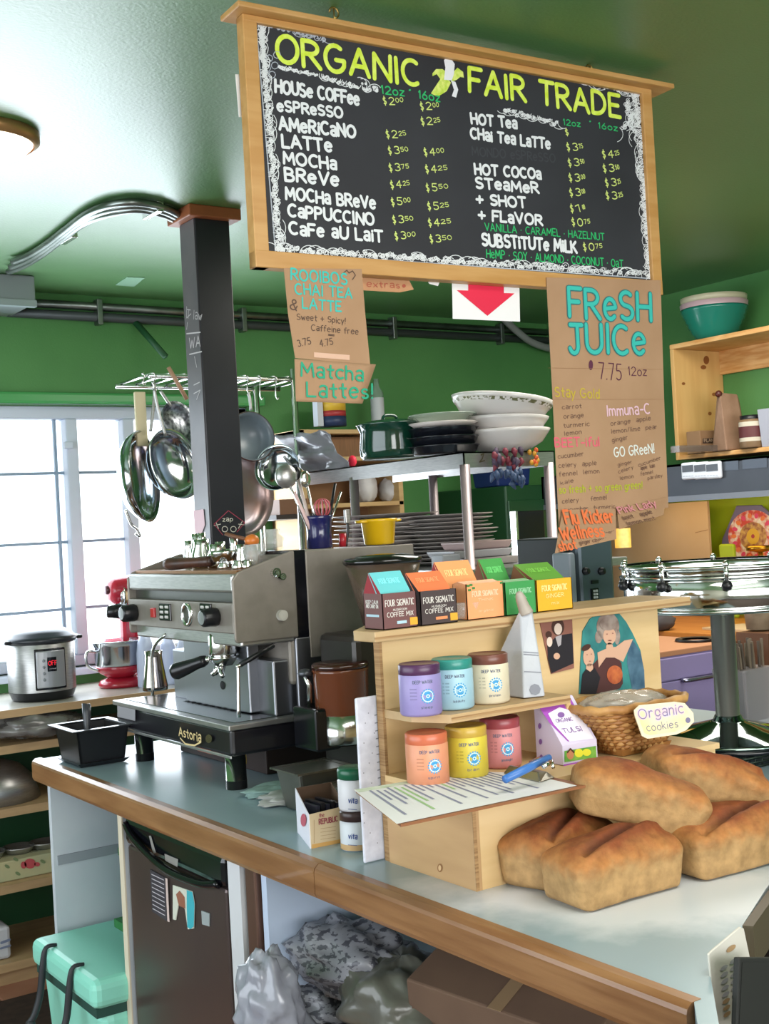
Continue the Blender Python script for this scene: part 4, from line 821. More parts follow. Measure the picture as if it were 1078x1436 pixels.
line('size_lettering', GRC, [('12oz',790,175,813,178,8,.17),('*',826,174,829,174,9,.22),('16oz',839,180,865,184,8,.17)])
def price(t,x0,y0,x1,y1):
    a,b = t.split('.'); xm = x0+(x1-x0)*.6; ym = y0+(y1-y0)*.6
    return [('$',x0,y0,x0+4,y0,11,.13),(a[1:],x0+8,ym,x0+15,ym,10,.14),(b,x0+17,ym-3,x1,ym-4,6,.16)]
P_ = [('$2.00',538,147,565,147),('$2.25',542,194,569,193),('$3.50',545,217,572,215),('$3.75',546,241,573,239),('$4.25',548,265,574,262),('$5.00',549,289,575,286),('$3.50',551,314,579,312),('$3.00',554,337,582,334),
 ('$2.00',590,155,615,153),('$2.25',591,176,617,174),('$4.00',595,219,622,217),('$4.25',597,243,627,241),('$5.50',598,269,628,267),('$5.25',600,295,629,293),('$4.25',601,318,632,316),('$3.50',603,341,633,339)]
Q_ = [('$3.75',795,212,817,211),('$3.50',797,234,819,232),('$3.00',798,255,820,254),('$3.00',799,276,820,274),('$1.00',800,298,820,296),('$0.75',802,317,827,317),
 ('$4.25',845,222,868,220),('$3.50',846,242,868,240),('$3.25',849,262,870,260),('$3.25',850,280,873,279),('$0.75',818,352,844,351)]
for q_ in (P_[:8],P_[8:],Q_[:6],Q_[6:]):
    it = []
    for p_ in q_: it += price(*p_)
    line('price_column', YEL, it)
mb = MB(); p_in.text(mb,'$',793,190,797,190,9,.16); mb.build('price_mark', YEL, bd)
# filigree chalk borders: curls along the edge of the slate
def curls(pts, wid, seed, n):
    g = random.Random(seed); mb = MB(); segs = list(zip(pts,pts[1:])); tot = sum(math.dist(a,b) for a,b in segs)
    for k in range(n):
        s_ = tot*(k+g.random()*.7)/n
        for a,b in segs:
            l = math.dist(a,b)
            if s_ <= l: break
            s_ -= l
        t = min(1,s_/l); dx,dy = (b[0]-a[0])/l,(b[1]-a[1])/l; nx,ny = -dy,dx; w_ = wid*(.75+.5*g.random())
        cx_,cy_ = a[0]+dx*l*t, a[1]+dy*l*t; q = g.random(); a0 = g.uniform(0,6.3); off = w_*g.uniform(.25,.6)
        if q < .8:
            r0 = w_*g.uniform(.2,.36); tn = g.choice((1.3,1.8,2.2)); sg_ = g.choice((-1,1))
            L_ = [(cx_+nx*off+r0*(1-j/14*.8)*math.cos(a0+sg_*tn*6.28*j/13), cy_+ny*off+r0*(1-j/14*.8)*math.sin(a0+sg_*tn*6.28*j/13)) for j in range(14)]
        else:
            sg_ = g.choice((-1,1)); L_ = [(cx_+nx*w_*.9*math.sin(j/7*2.2)+dx*sg_*w_*.9*(1-math.cos(j/7*2.2)), cy_+ny*w_*.9*math.sin(j/7*2.2)+dy*sg_*w_*.9*(1-math.cos(j/7*2.2))) for j in range(8)]
        p_in.line(mb, L_, .0015)
    return mb
W2 = mat('soft_chalk_white','#aab0bb',.8)
p_in_pts = dict(l=[(385,352),(358,25)], b=[(915,391),(385,354)], r=[(897,128),(917,388)], t=[(358,25),(458,49)], t2=[(800,102),(897,126)])
for nm,wd,n,sd in (('l',16,120,1),('b',13,190,2),('r',14,120,3),('t',12,30,4),('t2',13,36,5)):
    mb = curls(p_in_pts[nm], wd*(1 if nm in 'lb' else 1), sd, n)
    if nm == 'l': pass
    mb.build('filigree_border', WHITEP if nm != 't' else W2, bd)
for pts,w_,n,sd in (([(392,91),(455,105),(520,124)],8,50,8),([(528,130),(505,120)],10,8,9),([(708,150),(745,160),(784,170)],10,34,10),([(868,180),(890,150)],12,16,11),([(370,40),(376,110)],10,30,12),([(885,140),(893,185)],14,26,13)):
    curls(pts,w_,sd,n).build('filigree_divider', WHITEP, bd)
mb = MB(); p_in.line(mb,[(358,24),(897,125)],.002); p_in.line(mb,[(358,24),(386,354)],.0025); p_in.line(mb,[(386,354),(917,391)],.0025); p_in.line(mb,[(897,125),(917,391)],.0025)
for cx_,cy_ in ((377,82),(385,92),(374,96),(381,105),(388,77)): p_in.line(mb,[(cx_+5*math.cos(t*.8),cy_+5*math.sin(t*.8)) for t in range(9)],.0016)
mb.build('chalk_outline', W2, bd)
# peeled banana drawing
mb = MB(); p_in.shape(mb,[(606,103),(611,97),(620,97),(630,104),(632,112),(622,112),(619,124),(609,134),(604,131),(611,120),(617,111),(612,104),(606,107)][::-1]); p_in.shape(mb,[(632,105),(641,95),(649,101),(650,109),(645,108),(640,112),(632,115)][::-1]); p_in.shape(mb,[(605,131),(611,120),(625,108),(632,116),(626,128),(613,136)][::-1],.0007)
mb.build('banana_peel', mat('banana_green','#b3cf3e',.7,0,'#dce47e',80), bd)
mb = MB(); p_in.shape(mb,[(622,112),(624,95),(622,85),(625,80),(631,81),(637,90),(636,104),(633,113)][::-1],.001); p_in.shape(mb,[(632,113),(638,115),(642,126),(639,137),(633,135),(636,126)][::-1],.001); mb.build('banana_flesh', mat('banana_white','#dfe0e6',.7), bd)
# ---------------------------------------------------------------- paper signs under the board
FN = NB; d0 = .016
def sheet(name,label,cat,px,m,dist,z_off=0,th=.0012,curl=None):
    pl_ = Plane(bpt(0,ZB,dist),FN); P = [pl_.at(*p) for p in px]; t = thing(name,label,cat,tuple(P[0]))
    if curl:     # lower rows bend towards the room
        k,rows = curl
    MB().prism(P,-FN*th).build('sheet', m, t); return t, pl_
t, pl_ = sheet('paper_sign','brown paper rooibos chai latte sign taped under left of the menu board','sign',[(398,376),(507,377),(512,440),(519,512),(414,502),(404,440)],KRAFT,.016)
mb = MB()
for a_ in (('ROOIBOS',408,392,486,399,15,.18),('CHAI TEA',414,412,493,418,14,.18),('LATTE',424,432,478,437,14,.18)): pl_.text(mb,*a_)
mb.build('lettering', TEAL, t); mb = MB()
for a_ in (('&',406,433,416,436,14,.14),('Sweet + Spicy!',416,448,484,454,8,.14),('Caffeine free',436,463,502,469,8,.14),('=',460,472,468,473,6,.2),('3.75',418,486,436,482,9,.14),('4.75',449,486,467,483,9,.14)): pl_.text(mb,*a_)
pl_.line(mb,[(481,383),(486,379),(489,383),(494,380),(498,386),(494,392)],.0022)
mb.build('small_lettering', mat('dark_marker','#5a4438',.7), t)
mb = MB(); pl_.shape(mb,[(440,494),(490,498),(490,505),(440,501)]); mb.build('tape', mat('pale_tape','#d2ab94',.35), t)
# matcha sign with curled lower corner
def curl_sheet(name,label,px_top,px_bot,dist,amt,m,rows=10,side=None):
    """paper whose lower end rolls towards the viewer"""
    pl0 = Plane(bpt(0,ZB,dist),FN); t = thing(name,label,'sign',tuple(pl0.at(*px_top[0])))
    vs=[];fs=[]; n=8
    for r_ in range(rows+1):
        v = r_/rows
        for c_ in range(n+1):
            u = c_/n
            x = (px_top[0][0]*(1-u)+px_top[1][0]*u)*(1-v)+(px_bot[0][0]*(1-u)+px_bot[1][0]*u)*v
            y = (px_top[0][1]*(1-u)+px_top[1][1]*u)*(1-v)+(px_bot[0][1]*(1-u)+px_bot[1][1]*u)*v
            k = amt*v*v*(1 if side is None else (u if side=='r' else 1-u))
            vs.append(Plane(bpt(0,ZB,dist+k),FN).at(x,y))
    for r_ in range(rows):
        for c_ in range(n):
            a = r_*(n+1)+c_; fs.append((a,a+n+1,a+n+2,a+1))
    o = MB().add(vs,fs,True).build('sheet', m, t); sd = o.modifiers.new('thick','SOLIDIFY'); sd.thickness = .001; sd.offset = -1
    return t, lambda x,y: None, pl0
t,_,pl_ = curl_sheet('paper_sign','brown paper matcha lattes sign with curled right corner below rooibos sign',[(413,503),(527,511)],[(415,563),(508,566)],.019,.0,KRAFT)
mb = MB(); pl_.text(mb,'Matcha',422,527,508,534,19,.16,.002); pl_.text(mb,'Lattes!',430,556,522,559,20,.15,.002); mb.build('lettering', TEALG, t)
t,pl_ = sheet('paper_strip','narrow brown paper strip with faint red writing behind rooibos sign','sign',[(500,380),(572,390),(580,406),(560,410),(508,407)],mat('tan_paper','#b98a64',.8),-.02)
mb = MB(); pl_.text(mb,'extras',514,402,560,404,8,.14,.001); mb.build('lettering', mat('dull_red_marker','#a5523f',.7), t); mb = MB(); pl_.oval(mb,566,401,2.5,2.5,.001); mb.build('heart', mat('dull_red_marker','#a5523f',.7), t)
t,pl_ = sheet('paper_scrap','tiny white paper scrap showing beneath the middle of the menu board','paper',[(600,393),(616,396),(614,401),(602,398)],PAPER,-.02)
t,pl_ = sheet('arrow_sign','white sheet with thick red down arrow hanging below the menu board','sign',[(634,396),(728,400),(729,451),(635,447)],PAPER,-.018)
mb = MB(); pl_.shape(mb,[(656,397),(656,407.5),(640,407),(683,443),(721,411.5),(706,411),(706,398)],.001); mb.build('arrow', mat('red_arrow_print','#d92446',.5), t)
# juice sign
t,pj = sheet('juice_menu','long kraft cardboard fresh juice menu hanging below right of the chalkboard','menu',[(766,389),(926,393),(931,560),(937,712),(900,716),(784,741),(775,560)],KRAFT,.016)
jm = t; mb = MB(); mo = MB()
JL = [('FReSH',798,444,912,450,40,.16),('JUICe',798,494,904,496,40,.16)]
for a_ in JL: pj.text(mo,*a_[:6],.22,.0010,.03)
for a_ in JL: pj.text(mb,*a_[:6],.14,.0016,.03)
mo.build('letter_shadow', mat('dark_teal_outline','#2f6f70',.6), jm); mb.build('lettering', TEAL, jm)
mb = MB(); pj.text(mb,'7.75',840,531,871,533,23,.07); pj.text(mb,'12oz',881,526,906,527,12,.1); pj.oval(mb,828,512,3,7); mb.build('price_lettering', mat('dark_purple_marker','#59283f',.7), jm)
def jt(m, *it):
    mb = MB(); [pj.text(mb,*i) for i in it]; mb.build('lettering', m, jm)
jt(mat('mustard_marker','#b9a13a',.7),('Stay Gold',778,556,840,559,13,.16))
jt(mat('pale_pink_marker','#d8b3c0',.7),('Immuna-C',851,583,911,580,14,.16))
jt(mat('rose_marker','#d85f70',.7),('BEET-iful',778,627,840,625,12,.18))
jt(mat('pale_white_marker','#d6d9d3',.7),('GO GReeN!',861,641,917,635,13,.15))
jt(mat('lime_marker','#a9ad2a',.7),('so fresh + so green green!',784,692,900,685,10,.16))
INKS = mat('soft_brown_ink','#6a4c40',.7)
jt(INKS,('carrot',788,574,815,572,6,.14),('orange',790,587,818,585,6,.14),('turmeric',790,600,826,597,6,.14),('lemon',791,611,815,608,6,.14),('cucumber',782,643,818,639,6,.14),('celery  apple',783,656,836,652,6,.14),('fennel  lemon',784,668,840,663,6,.14),('kale',786,680,804,676,5,.14),
 ('orange  apple',856,597,912,589,6,.14),('lemon/lime  pear',857,608,921,601,6,.14),('ginger',858,620,880,616,6,.14),('ginger',866,654,886,650,5,.14),('celery  cucumber',867,664,926,644,5,.14),('lemon',869,673,888,670,5,.14),('apple  kale',898,659,918,655,5,.14),('fennel',898,667,915,664,5,.14),('parsley',908,673,928,669,5,.14),
 ('celery     fennel',788,706,850,700,6,.14),('cucumber  turmeric',790,718,862,713,6,.14))
mb = MB(); pj.line(mb,[(768,516),(928,518)],.0008); pj.line(mb,[(770,560),(930,560)],.0006); mb.build('fold_line', mat('fold_crease','#8f6a48',.8), jm)
def flap(name,label,Q,dist,m):
    pl0 = Plane(bpt(0,ZB,dist),FN); tp = Plane(bpt(0,ZB,dist+.03),FN); t = thing(name,label,'sign',tuple(pl0.at(*Q[0])))
    a,b,c,d = pl0.at(*Q[0]),pl0.at(*Q[1]),tp.at(*Q[2]),tp.at(*Q[3]); n=(b-a).cross(d-a).normalized(); n = n if n.dot(NB)>0 else -n
    MB().prism([a,b,c,d],-n*.001).build('sheet', m, t); return t, Plane((a+b+c+d)/4,n)
t,p1 = flap('paper_sign','orange-lettered flu kicker paper slip curling from bottom of juice menu',[(789,715),(863,713),(864,756),(778,776)],.018,KRAFT)
mb = MB(); p1.text(mb,'Flu Kicker',793,735,860,733,17,.2,.003); p1.text(mb,'Wellness',787,757,846,752,16,.2,.003); p1.text(mb,'shot',784,773,808,770,12,.2,.003); mb.build('lettering', mat('orange_marker','#dd7040',.7), t)
mb = MB(); p1.text(mb,'lemon',848,751,861,748,5,.16,.003); p1.text(mb,'ginger cayenne',812,764,850,758,5,.16,.003); mb.build('small_lettering', INKS, t)
t,p1 = flap('paper_sign','small kraft slip with pink heading curling at lower right of juice menu',[(865,713),(934,697),(930,722),(868,742)],.020,KRAFT)
mb = MB(); p1.text(mb,'Pink Lady',868,721,920,711,8,.2,.003); mb.build('lettering', mat('soft_pink_marker','#c9838a',.7), t)
mb = MB(); p1.text(mb,'beet',874,730,888,727,5,.16,.003); p1.text(mb,'apple',898,725,914,721,5,.16,.003); p1.text(mb,'lemon mint',880,738,918,730,5,.16,.003); mb.build('small_lettering', INKS, t)

t,pl_ = sheet('paper_strip','short white paper strip showing behind the upper left edge of the menu board','paper',[(330,104),(342,105),(346,164),(335,164)],PAPER,-.022)
# ================================================================ espresso machine
em = thing('espresso_machine','old stainless espresso machine with black base, knobs and brew group on counter','espresso machine',(1.55,2.8,ZC))
XF, Y0, Y1 = 1.27, 2.50, 3.165
MB().box(XF,Y0,1.10,1.80,Y1,1.162).build('base', mat('machine_base_black','#17161c',.3,coat=.3), em, bevel=.008)
MB().box(XF-.008,Y0-.008,1.160,1.80,Y1+.004,1.172).box(XF-.004,Y0,1.096,XF,Y1,1.103).build('drip_tray_rim', STEEL, em, bevel=.005)
tr0 = MB().box(XF+.02,Y0+.02,1.171,1.60,Y1-.02,1.1735).build('drip_tray', mat('wet_steel_tray','#7f8287',.18,1), em)
mb = MB()
for i in range(9):
    for j in range(3): mb.box(XF+.1+j*.03,Y0+.16+i*.035,1.1734,XF+.112+j*.03,Y0+.178+i*.035,1.1742)
mb.build('drain_slots', mat('dark_slot','#25262a',.5), tr0)
for x_,y_ in ((1.30,2.545),(1.30,3.06),(1.72,2.545),(1.72,3.06)):
    lg = MB().cyl((x_,y_,ZC+.02),(x_,y_,1.10),.024,24).build('leg', CHROME, em); MB().cyl((x_,y_,ZC),(x_,y_,ZC+.02),.0245,24).build('rubber_foot', BLACK, lg)
bp_ = Plane((XF-.0045,0,0),(-1,0,0)); mb = MB(); bp_.text(mb,'Astoria',253,1031,284,1040,12,.17,.004,.02); bp_.line(mb,[(255,1035),(262,1043),(275,1045),(284,1040)],.004,.004)
mb.build('brand_lettering', mat('gold_script','#d3bb86',.5), em)
mb = MB(); bp_.oval(mb,293,1036,4.5,6,.001); mb.build('badge', CHROME, em)
mb = MB(); bp_.shape(mb,[(165,985),(190,992),(190,1011),(165,1005)],.001); mb.build('sticker', mat('silver_sticker','#8f8d93',.4), em)
# body: sheet-metal head with recessed band, side cheeks, tank below
XB, YB0, YB1 = 1.293, 2.505, 3.095
sidep = [(XB+.004,1.352),(XB,1.36),(XB,1.495),(XB+.015,1.512),(1.447,1.552),(1.458,1.552),(1.458,1.352)]
for y_,n_ in ((YB0-.006,0),(YB1,1)):
    sp_ = MB().prism([(x,y_,z) for x,z in sidep],(0,.008,0)).build('side_cheek', STEELD, em, bevel=.003)
    if not n_:
        MB().cyl((1.413,y_,1.406),(1.413,y_-.012,1.406),.0125,20).build('cap', mat('pale_plastic_cap','#b9b5ae',.4), em)
        MB().cyl((1.402,y_,1.505),(1.402,y_-.012,1.505),.011,14).cyl((1.416,y_,1.495),(1.416,y_-.016,1.495),.008,14).cyl((1.402,y_-.012,1.505),(1.402,y_-.016,1.505),.006,10).build('screw_cluster', CHROME, em)
MB().box(XB+.002,YB0,1.466,1.45,YB1,1.508).build('upper_rail', STEEL, em, bevel=.006)
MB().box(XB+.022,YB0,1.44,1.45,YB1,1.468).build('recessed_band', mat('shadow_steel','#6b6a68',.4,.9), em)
fa = MB().hexa([(XB,YB0,1.373),(XB+.12,YB0,1.373),(XB+.12,YB1,1.373),(XB,YB1,1.373),(XB,YB0,1.443),(XB+.12,YB0,1.443),(XB+.12,YB1,1.443),(XB,YB1,1.443)]).build('control_panel', STEELD, em, bevel=.003)
MB().box(XB+.018,YB0,1.342,1.45,YB1,1.375).build('lower_rail', STEEL, em, bevel=.004)
def yf(x,y): return at(x,y,'x',XB)
kn = mat('black_knob','#17171b',.3)
for x,y,r_ in ((184,858,.023),(296,864,.022)):
    c = yf(x+ (6 if x<200 else 8),y+1); k = MB().lathe([(0,0),(r_*.9,0),(r_,.004),(r_*.95,.035),(r_*.8,.04),(0,.04)],10,c,(-1,0,0)).build('steam_knob', kn, em)
    MB().lathe([(r_*.7,.0402),(0,.0405)],20,c,(-1,0,0)).build('knob_cap', mat('grey_knob_cap','#8e8f92',.3,.5), k)
c = yf(180,858)+Vector((0,.07,0)); c.x += .02; MB().lathe([(0,0),(.018,0),(.02,.02),(.015,.05),(0,.052)],10,c,(-1,0,0)).build('far_knob', kn, em)
pf_ = Plane((XB-.0005,0,0),(-1,0,0))
def onface(name,m,x0,y0,x1,y1,th,par=em):
    a,b = yf(x0,y0),yf(x1,y1); return MB().box(XB-th,min(a.y,b.y),min(a.z,b.z),XB+.001,max(a.y,b.y),max(a.z,b.z)).build(name,m,par,bevel=.002)
onface('rocker_switch', mat('red_rocker','#b32a2f',.3), 213,852,219,866,.006)
for x_ in (224,281):
    kp_ = onface('button_pad', BLACKG, x_,846,x_+17,871,.004)
    for i in range(3):
        for j in range(2): onface('button', mat('grey_button','#b7b5b0',.4), x_+2+j*7,849+i*7,x_+7+j*7,853.5+i*7,.0055,kp_)
c = yf(264,862); MB().lathe([(.0,.004),(.019,.004),(.019,.008),(.024,.008),(.025,0)],28,c,(-1,0,0),sx=1.15).build('gauge_bezel', CHROME, em)
MB().lathe([(0,.005),(.018,.005)],28,c,(-1,0,0),sx=1.15).build('gauge_face', mat('dark_gauge','#3a3630',.3), em)
MB().box(1.44,YB0+.005,1.24,1.80,YB1,1.545).build('rear_body', STEELD, em, bevel=.01)
MB().box(1.458,YB0-.004,1.11,1.487,YB1,1.553).build('black_seam', BLACKG, em)
MB().box(1.487,YB0-.006,1.30,1.80,YB0+.008,1.55).build('rear_cheek', STEELD, em, bevel=.003)
MB().box(1.40,YB0+.02,1.172,1.80,YB1-.02,1.30).build('splash_back', mat('satin_splash_steel','#8f9197',.35,1), em, bevel=.004)
MB().box(1.375,2.60,1.175,1.405,2.95,1.35).build('group_housing', mat('satin_splash_steel','#8f9197',.35,1), em, bevel=.003)
MB().box(1.45,Y0-.0,1.172,1.62,Y0+.012,1.35).build('side_splash', mat('satin_splash_steel','#8f9197',.35,1), em, bevel=.003)
c = at(312,961,'x',1.3745); MB().lathe([(0,.001),(.009,.001),(.0105,0)],20,c,(-1,0,0),sy=1.3).build('drain_hole', mat('black_hole','#0d0d0f',.8), em)
tp = MB().box(XB+.02,YB0+.01,1.508,1.62,YB1-.01,1.516).build('warming_tray', mat('copper_brown_tray','#9a6a45',.3,.6), em)
# brew group and portafilter
gx, gy = 1.345, 2.66; 
g0 = at(313,915,'y',2.66); gx = g0.x; gz = g0.z
MB().lathe([(0,.05),(.03,.05),(.034,.04),(.034,.0),(.03,-.008),(0,-.008)],28,(gx,gy,gz),(0,0,1)).build('group_head', CHROME, em)
for k_,dy in enumerate((-.06,.03,.06)): MB().cyl((gx+.01,gy+dy,gz+.02),(gx+.01,gy+dy,gz+.055),.006,10).build('group_bolt', CHROME, em)
pr_ = thing('portafilter','chrome portafilter with thick black handle locked in the brew group','portafilter',(gx,gy,gz))
MB().lathe([(0,-.03),(.022,-.03),(.033,-.012),(.034,-.009),(0,-.009)],28,(gx,gy,gz)).build('basket', CHROME, pr_)
MB().tube([(gx-.01,gy-.01,gz-.03),(gx-.015,gy-.012,gz-.045),(gx-.02,gy-.03,gz-.052)],[.009,.007,.006],10).tube([(gx-.01,gy+.01,gz-.03),(gx-.012,gy+.02,gz-.048),(gx-.016,gy+.03,gz-.052)],[.009,.007,.006],10).build('spout', CHROME, pr_)
h0 = Vector((gx-.03,gy+.012,gz-.012)); h1 = at(243,943,'y',gy+.10)
MB().tube([h0,h0.lerp(h1,.12)],.008,10).build('neck', CHROME, pr_)
HP = [h0.lerp(h1,t) for t in (.1,.2,.35,.55,.75,.9,.98,1.02)]
MB().tube(HP,[.011,.0145,.014,.0165,.019,.0205,.0185,.010],16).build('handle', mat('black_handle','#141418',.3), pr_)
# steam wands
w0, w1, w2_ = at(383,905,'y',2.49), at(334,934,'y',2.48), at(335,1006,'y',2.48)
sw = MB().tube(cat_rom([w0,w1+Vector((.004,0,.001)),w1,w1.lerp(w2_,.1),w2_],5),.0042,8).build('steam_wand', CHROME, em)
MB().tube([w0.lerp(w1,.0),w0.lerp(w1,.95)],.0062,8).build('wand_grip', BLACK, sw)
w0, w1, w2_ = at(232,890,'x',1.30), at(214,913,'x',1.29), at(214,975,'x',1.29)
MB().tube(cat_rom([w0,w1,w2_],5),.004,8).build('steam_wand', CHROME, em)
ptc = thing('milk_pitcher','tapered steel milk pitcher at far end of the drip tray','pitcher',tuple(at(217,972,'z',1.175)))
pp = at(218,968,'z',1.175); MB().lathe([(0,.001),(.034,.001),(.035,.012),(.026,.07),(.023,.09),(.025,.11),(.0235,.11),(.021,.09),(.02,.06),(.02,.01),(0,.006)],28,(pp.x,pp.y,1.175)).build('body', mat('steel_pitcher','#a39a95',.15,1), ptc)
MB().tube(cat_rom([(pp.x,pp.y+.024,1.275),(pp.x,pp.y+.05,1.265),(pp.x,pp.y+.052,1.22),(pp.x,pp.y+.03,1.19)],5),.004,6).build('handle', CHROME, ptc)
def bottle(x,y,z0,h,label,m,capm):
    t = thing('pump_bottle',label,'bottle',(x,y,z0)); MB().lathe([(0,0),(.034,0),(.036,.006),(.036,h*.45),(.03,h*.6),(.015,h*.74),(.013,h*.8)],24,(x,y,z0)).build('body', m, t)
    MB().lathe([(.016,h*.8),(.017,h*.9),(.006,h*.92),(.006,h*1.02),(0,h*1.02)],16,(x,y,z0)).build('pump', capm, t)
    MB().tube(cat_rom([(x,y,z0+h*.99),(x-.01,y,z0+h*1.02),(x-.05,y,z0+h*1.01),(x-.055,y,z0+h*.98)],4),.0045,8).build('nozzle', capm, t)
p = at(208,975,'z',1.0); CLB = mat('frosted_bottle_plastic','#c3cbe0',.25,alpha=.75); WPL = mat('white_pump_plastic','#cfcfda',.4)
y_ = 4.7; x_ = at(206,960,'y',y_).x; bottle(x_,y_,1.001,.30,'clear pump bottle on window counter behind the milk pitcher',CLB,WPL)
x_ = at(238,960,'y',y_).x; bottle(x_,y_,1.001,.26,'pale squeeze bottle on window counter right of the pump bottle',CLB,WPL)
x_ = at(258,955,'y',y_-.08).x; bottle(x_,y_-.08,1.001,.235,'second pale bottle, half hidden behind the black portafilter handle',CLB,mat('grey_pump','#6b6d74',.4))
# things on top of the machine
ZM = 1.5165
def grp(name,label,cat,mb,m,group=None):
    o = mb.build(name,m); return tag(o,label,cat,group)
TOPB = 1.5465
pf2 = thing('portafilter','spare portafilter with brown wooden handle lying on machine top','portafilter',(1.36,2.9,ZM))
a_,b_ = at(234,794,'x',1.31), at(297,787,'x',1.36)
a_.z = max(a_.z,ZM+.016)
MB().tube([a_.lerp(b_,t) for t in (-.02,0,.1,.3,.6,.9,1)],[.008,.0145,.0165,.0155,.0125,.0135,.012],16).build('handle', mat('worn_brown_handle','#4f3227',.35,0,'#2b211f',12), pf2)
hb = b_+(b_-a_).normalized()*.04; MB().lathe([(0,-.012),(.026,-.012),(.033,.008),(.033,.014),(.028,.014),(.024,-.004),(0,-.006)],24,hb+Vector((0,0,.01))).build('basket', CHROME, pf2)
rr = random.Random(11)
for k_,(x,y,rr_,hh,lab) in enumerate(((283,770,.026,.05,'tallest chrome pitcher in the cluster on the espresso machine, beside post'),(262,785,.012,.02,'small chrome cap at left of the cluster by the wooden handle'),(303,775,.024,.042,'round chrome jug behind the wooden handle, centre of the cluster'),
   (322,778,.02,.03,'chrome basket in the middle of the machine top cluster'),(300,755,.018,.03,'chrome lid stacked high against the black post'),(316,795,.016,.018,'shallow chrome filter basket at front of the machine top'),(334,792,.014,.02,'little chrome cup at the front right of the machine top'),(338,772,.015,.03,'upright chrome shaker beside the stacked glasses'),
 (272,763,.014,.02,'slim chrome jug at back left of the machine top cluster'),(292,752,.013,.02,'narrow chrome canister touching the pink stickered post side'),(312,765,.017,.02,'dented chrome jug right behind the centre of the cluster'),(328,760,.013,.02,'tall thin chrome cup in front of the diamond sticker'),(346,786,.013,.02,'small chrome cap beside the front shot glass'),(306,790,.013,.014,'tiny chrome basket just behind the filter basket'))):
    y__ = (2.86,2.95,2.76,2.74,2.93,2.60,2.56,2.66,2.98,2.90,2.80,2.70,2.55,2.67)[k_]
    p = at(x,y,'y',y__); z0 = ZM+.0005
    x__ = min(max(p.x,1.33+.03*(k_%3)),1.42); h2 = max(hh,p.z+hh*.5-z0) if k_ in (0,2,3,4,7,8,9,10,11) else hh
    grp('chrome_pitcher',lab,'pitcher',MB().lathe([(0,0),(rr_,0),(rr_*1.05,h2*.15),(rr_*1.08,h2*.45),(rr_*.75,h2*.8),(rr_*.8,h2),(rr_*.72,h2),(rr_*.65,h2*.8),(rr_*.9,h2*.4),(0,h2*.1)],20,(x__,y__,z0)).build.__self__,CHROME,'chrome pieces on the espresso machine')
CG = clearm('clear_glass_alpha','#cfd2cf',.25)
for k_,(x,y) in enumerate(((352,772),(362,768))):
    y__ = 2.58+.06*k_; p = at(x,y,'y',y__); grp('shot_glass','%s ribbed shot glass by the post, near the orange reamer'%('front','rear')[k_],'glass',MB().lathe([(0,0),(.016,0),(.019,.055),(.017,.055),(.014,.005),(0,.004)],12,(min(p.x,1.44),y__,ZM+.0005)),CG)
y__ = 2.66; p = at(371,757,'y',y__); x__ = min(p.x,1.435)
og = thing('citrus_reamer','orange plastic citrus reamer standing on glass beside black post','reamer',(x__,y__,ZM))
ORG = mat('orange_plastic','#c9712f',.3); MB().lathe([(0,0),(.014,0),(.015,.03),(.011,.04)],18,(x__,y__,ZM+.0005)).build('stem', mat('dull_orange_plastic','#b98063',.3), og)
MB().ball((x__,y__,p.z),.0185,16,(1,1,.85)).build('head', ORG, og)
MB().tube([(x__,y__,p.z),(x__-.03,y__+.03,p.z+.012),(x__-.045,y__+.05,p.z+.02)],.005,6).build('handle', mat('brown_handle','#6b4630',.5), og)
for k_,(x,yy) in enumerate(((392,2.66),)):
    p = at(x,760,'y',yy); x__ = max(p.x,1.51); grp('glass_jar','clear swing-top glass jar on machine between orange reamer and navy crock','jar',MB().lathe([(0,0),(.022,0),(.027,.006),(.028,.03),(.017,.042),(.02,.052),(.017,.052),(.014,.042),(.025,.03),(.024,.008),(0,.005)],24,(x__-.02+.0*k_,yy,1.5535)),CG)
# blue crock with utensils
cx_ = at(447,745,'y',2.64).x; ck = thing('utensil_crock','navy blue fluted crock full of utensils on the espresso machine','crock',(cx_,2.64,1.5535))
NAVY = mat('navy_glaze','#1c1d4e',.15,coat=.5); CZ = 1.5505
MB().lathe([(0,0),(.03,0),(.033,.004),(.031,.04),(.034,.075),(.0375,.082),(.034,.082),(.029,.04),(.027,.006),(0,.006)],12,(cx_,2.64,CZ)).build('pot', NAVY, ck)
def utensil(label, base, tip, m, r=.004, head=None, name='utensil'):
    t = thing(name,label,'utensil',base); MB().tube([base,tip],r,8).build('handle', m, t)
    if head: MB().ball(tip,head[0],14,head[1]).build('head', head[2], t)
ub = lambda dx,dy: (cx_+dx,2.64+dy,CZ+.012)
CHU = CHROME; y_ = 2.64
utensil('chrome ladle leaning left in the navy crock',ub(-.012,0),tuple(at(401,668,'y',y_)),CHU,.004,(.03,(1,.7,1),STEEL),'ladle')
utensil('black-headed brush in navy crock beside the ladle',ub(-.006,.01),tuple(at(416,664,'y',y_+.02)),mat('pale_handle','#b9a9a2',.4),.0045,(.013,(.8,.8,1.3),BLACK),'brush')
utensil('small round chrome spoon standing in the navy crock',ub(0,-.008),tuple(at(428,672,'y',y_-.01)),CHU,.003,(.0175,(.9,.4,1.2),CHROME),'spoon')
utensil('wooden spoon handle leaning left in the navy crock',ub(-.01,-.005),tuple(at(412,690,'y',y_)),mat('pink_handle','#c7a8a5',.5),.005)
utensil('thin steel whisk shaft leaning right in the navy crock',ub(.012,.005),tuple(at(478,690,'y',y_)),CHU,.003)
utensil('dark tongs leaning right in the navy crock',ub(.012,-.006),tuple(at(470,678,'y',y_)),BLACK,.004)
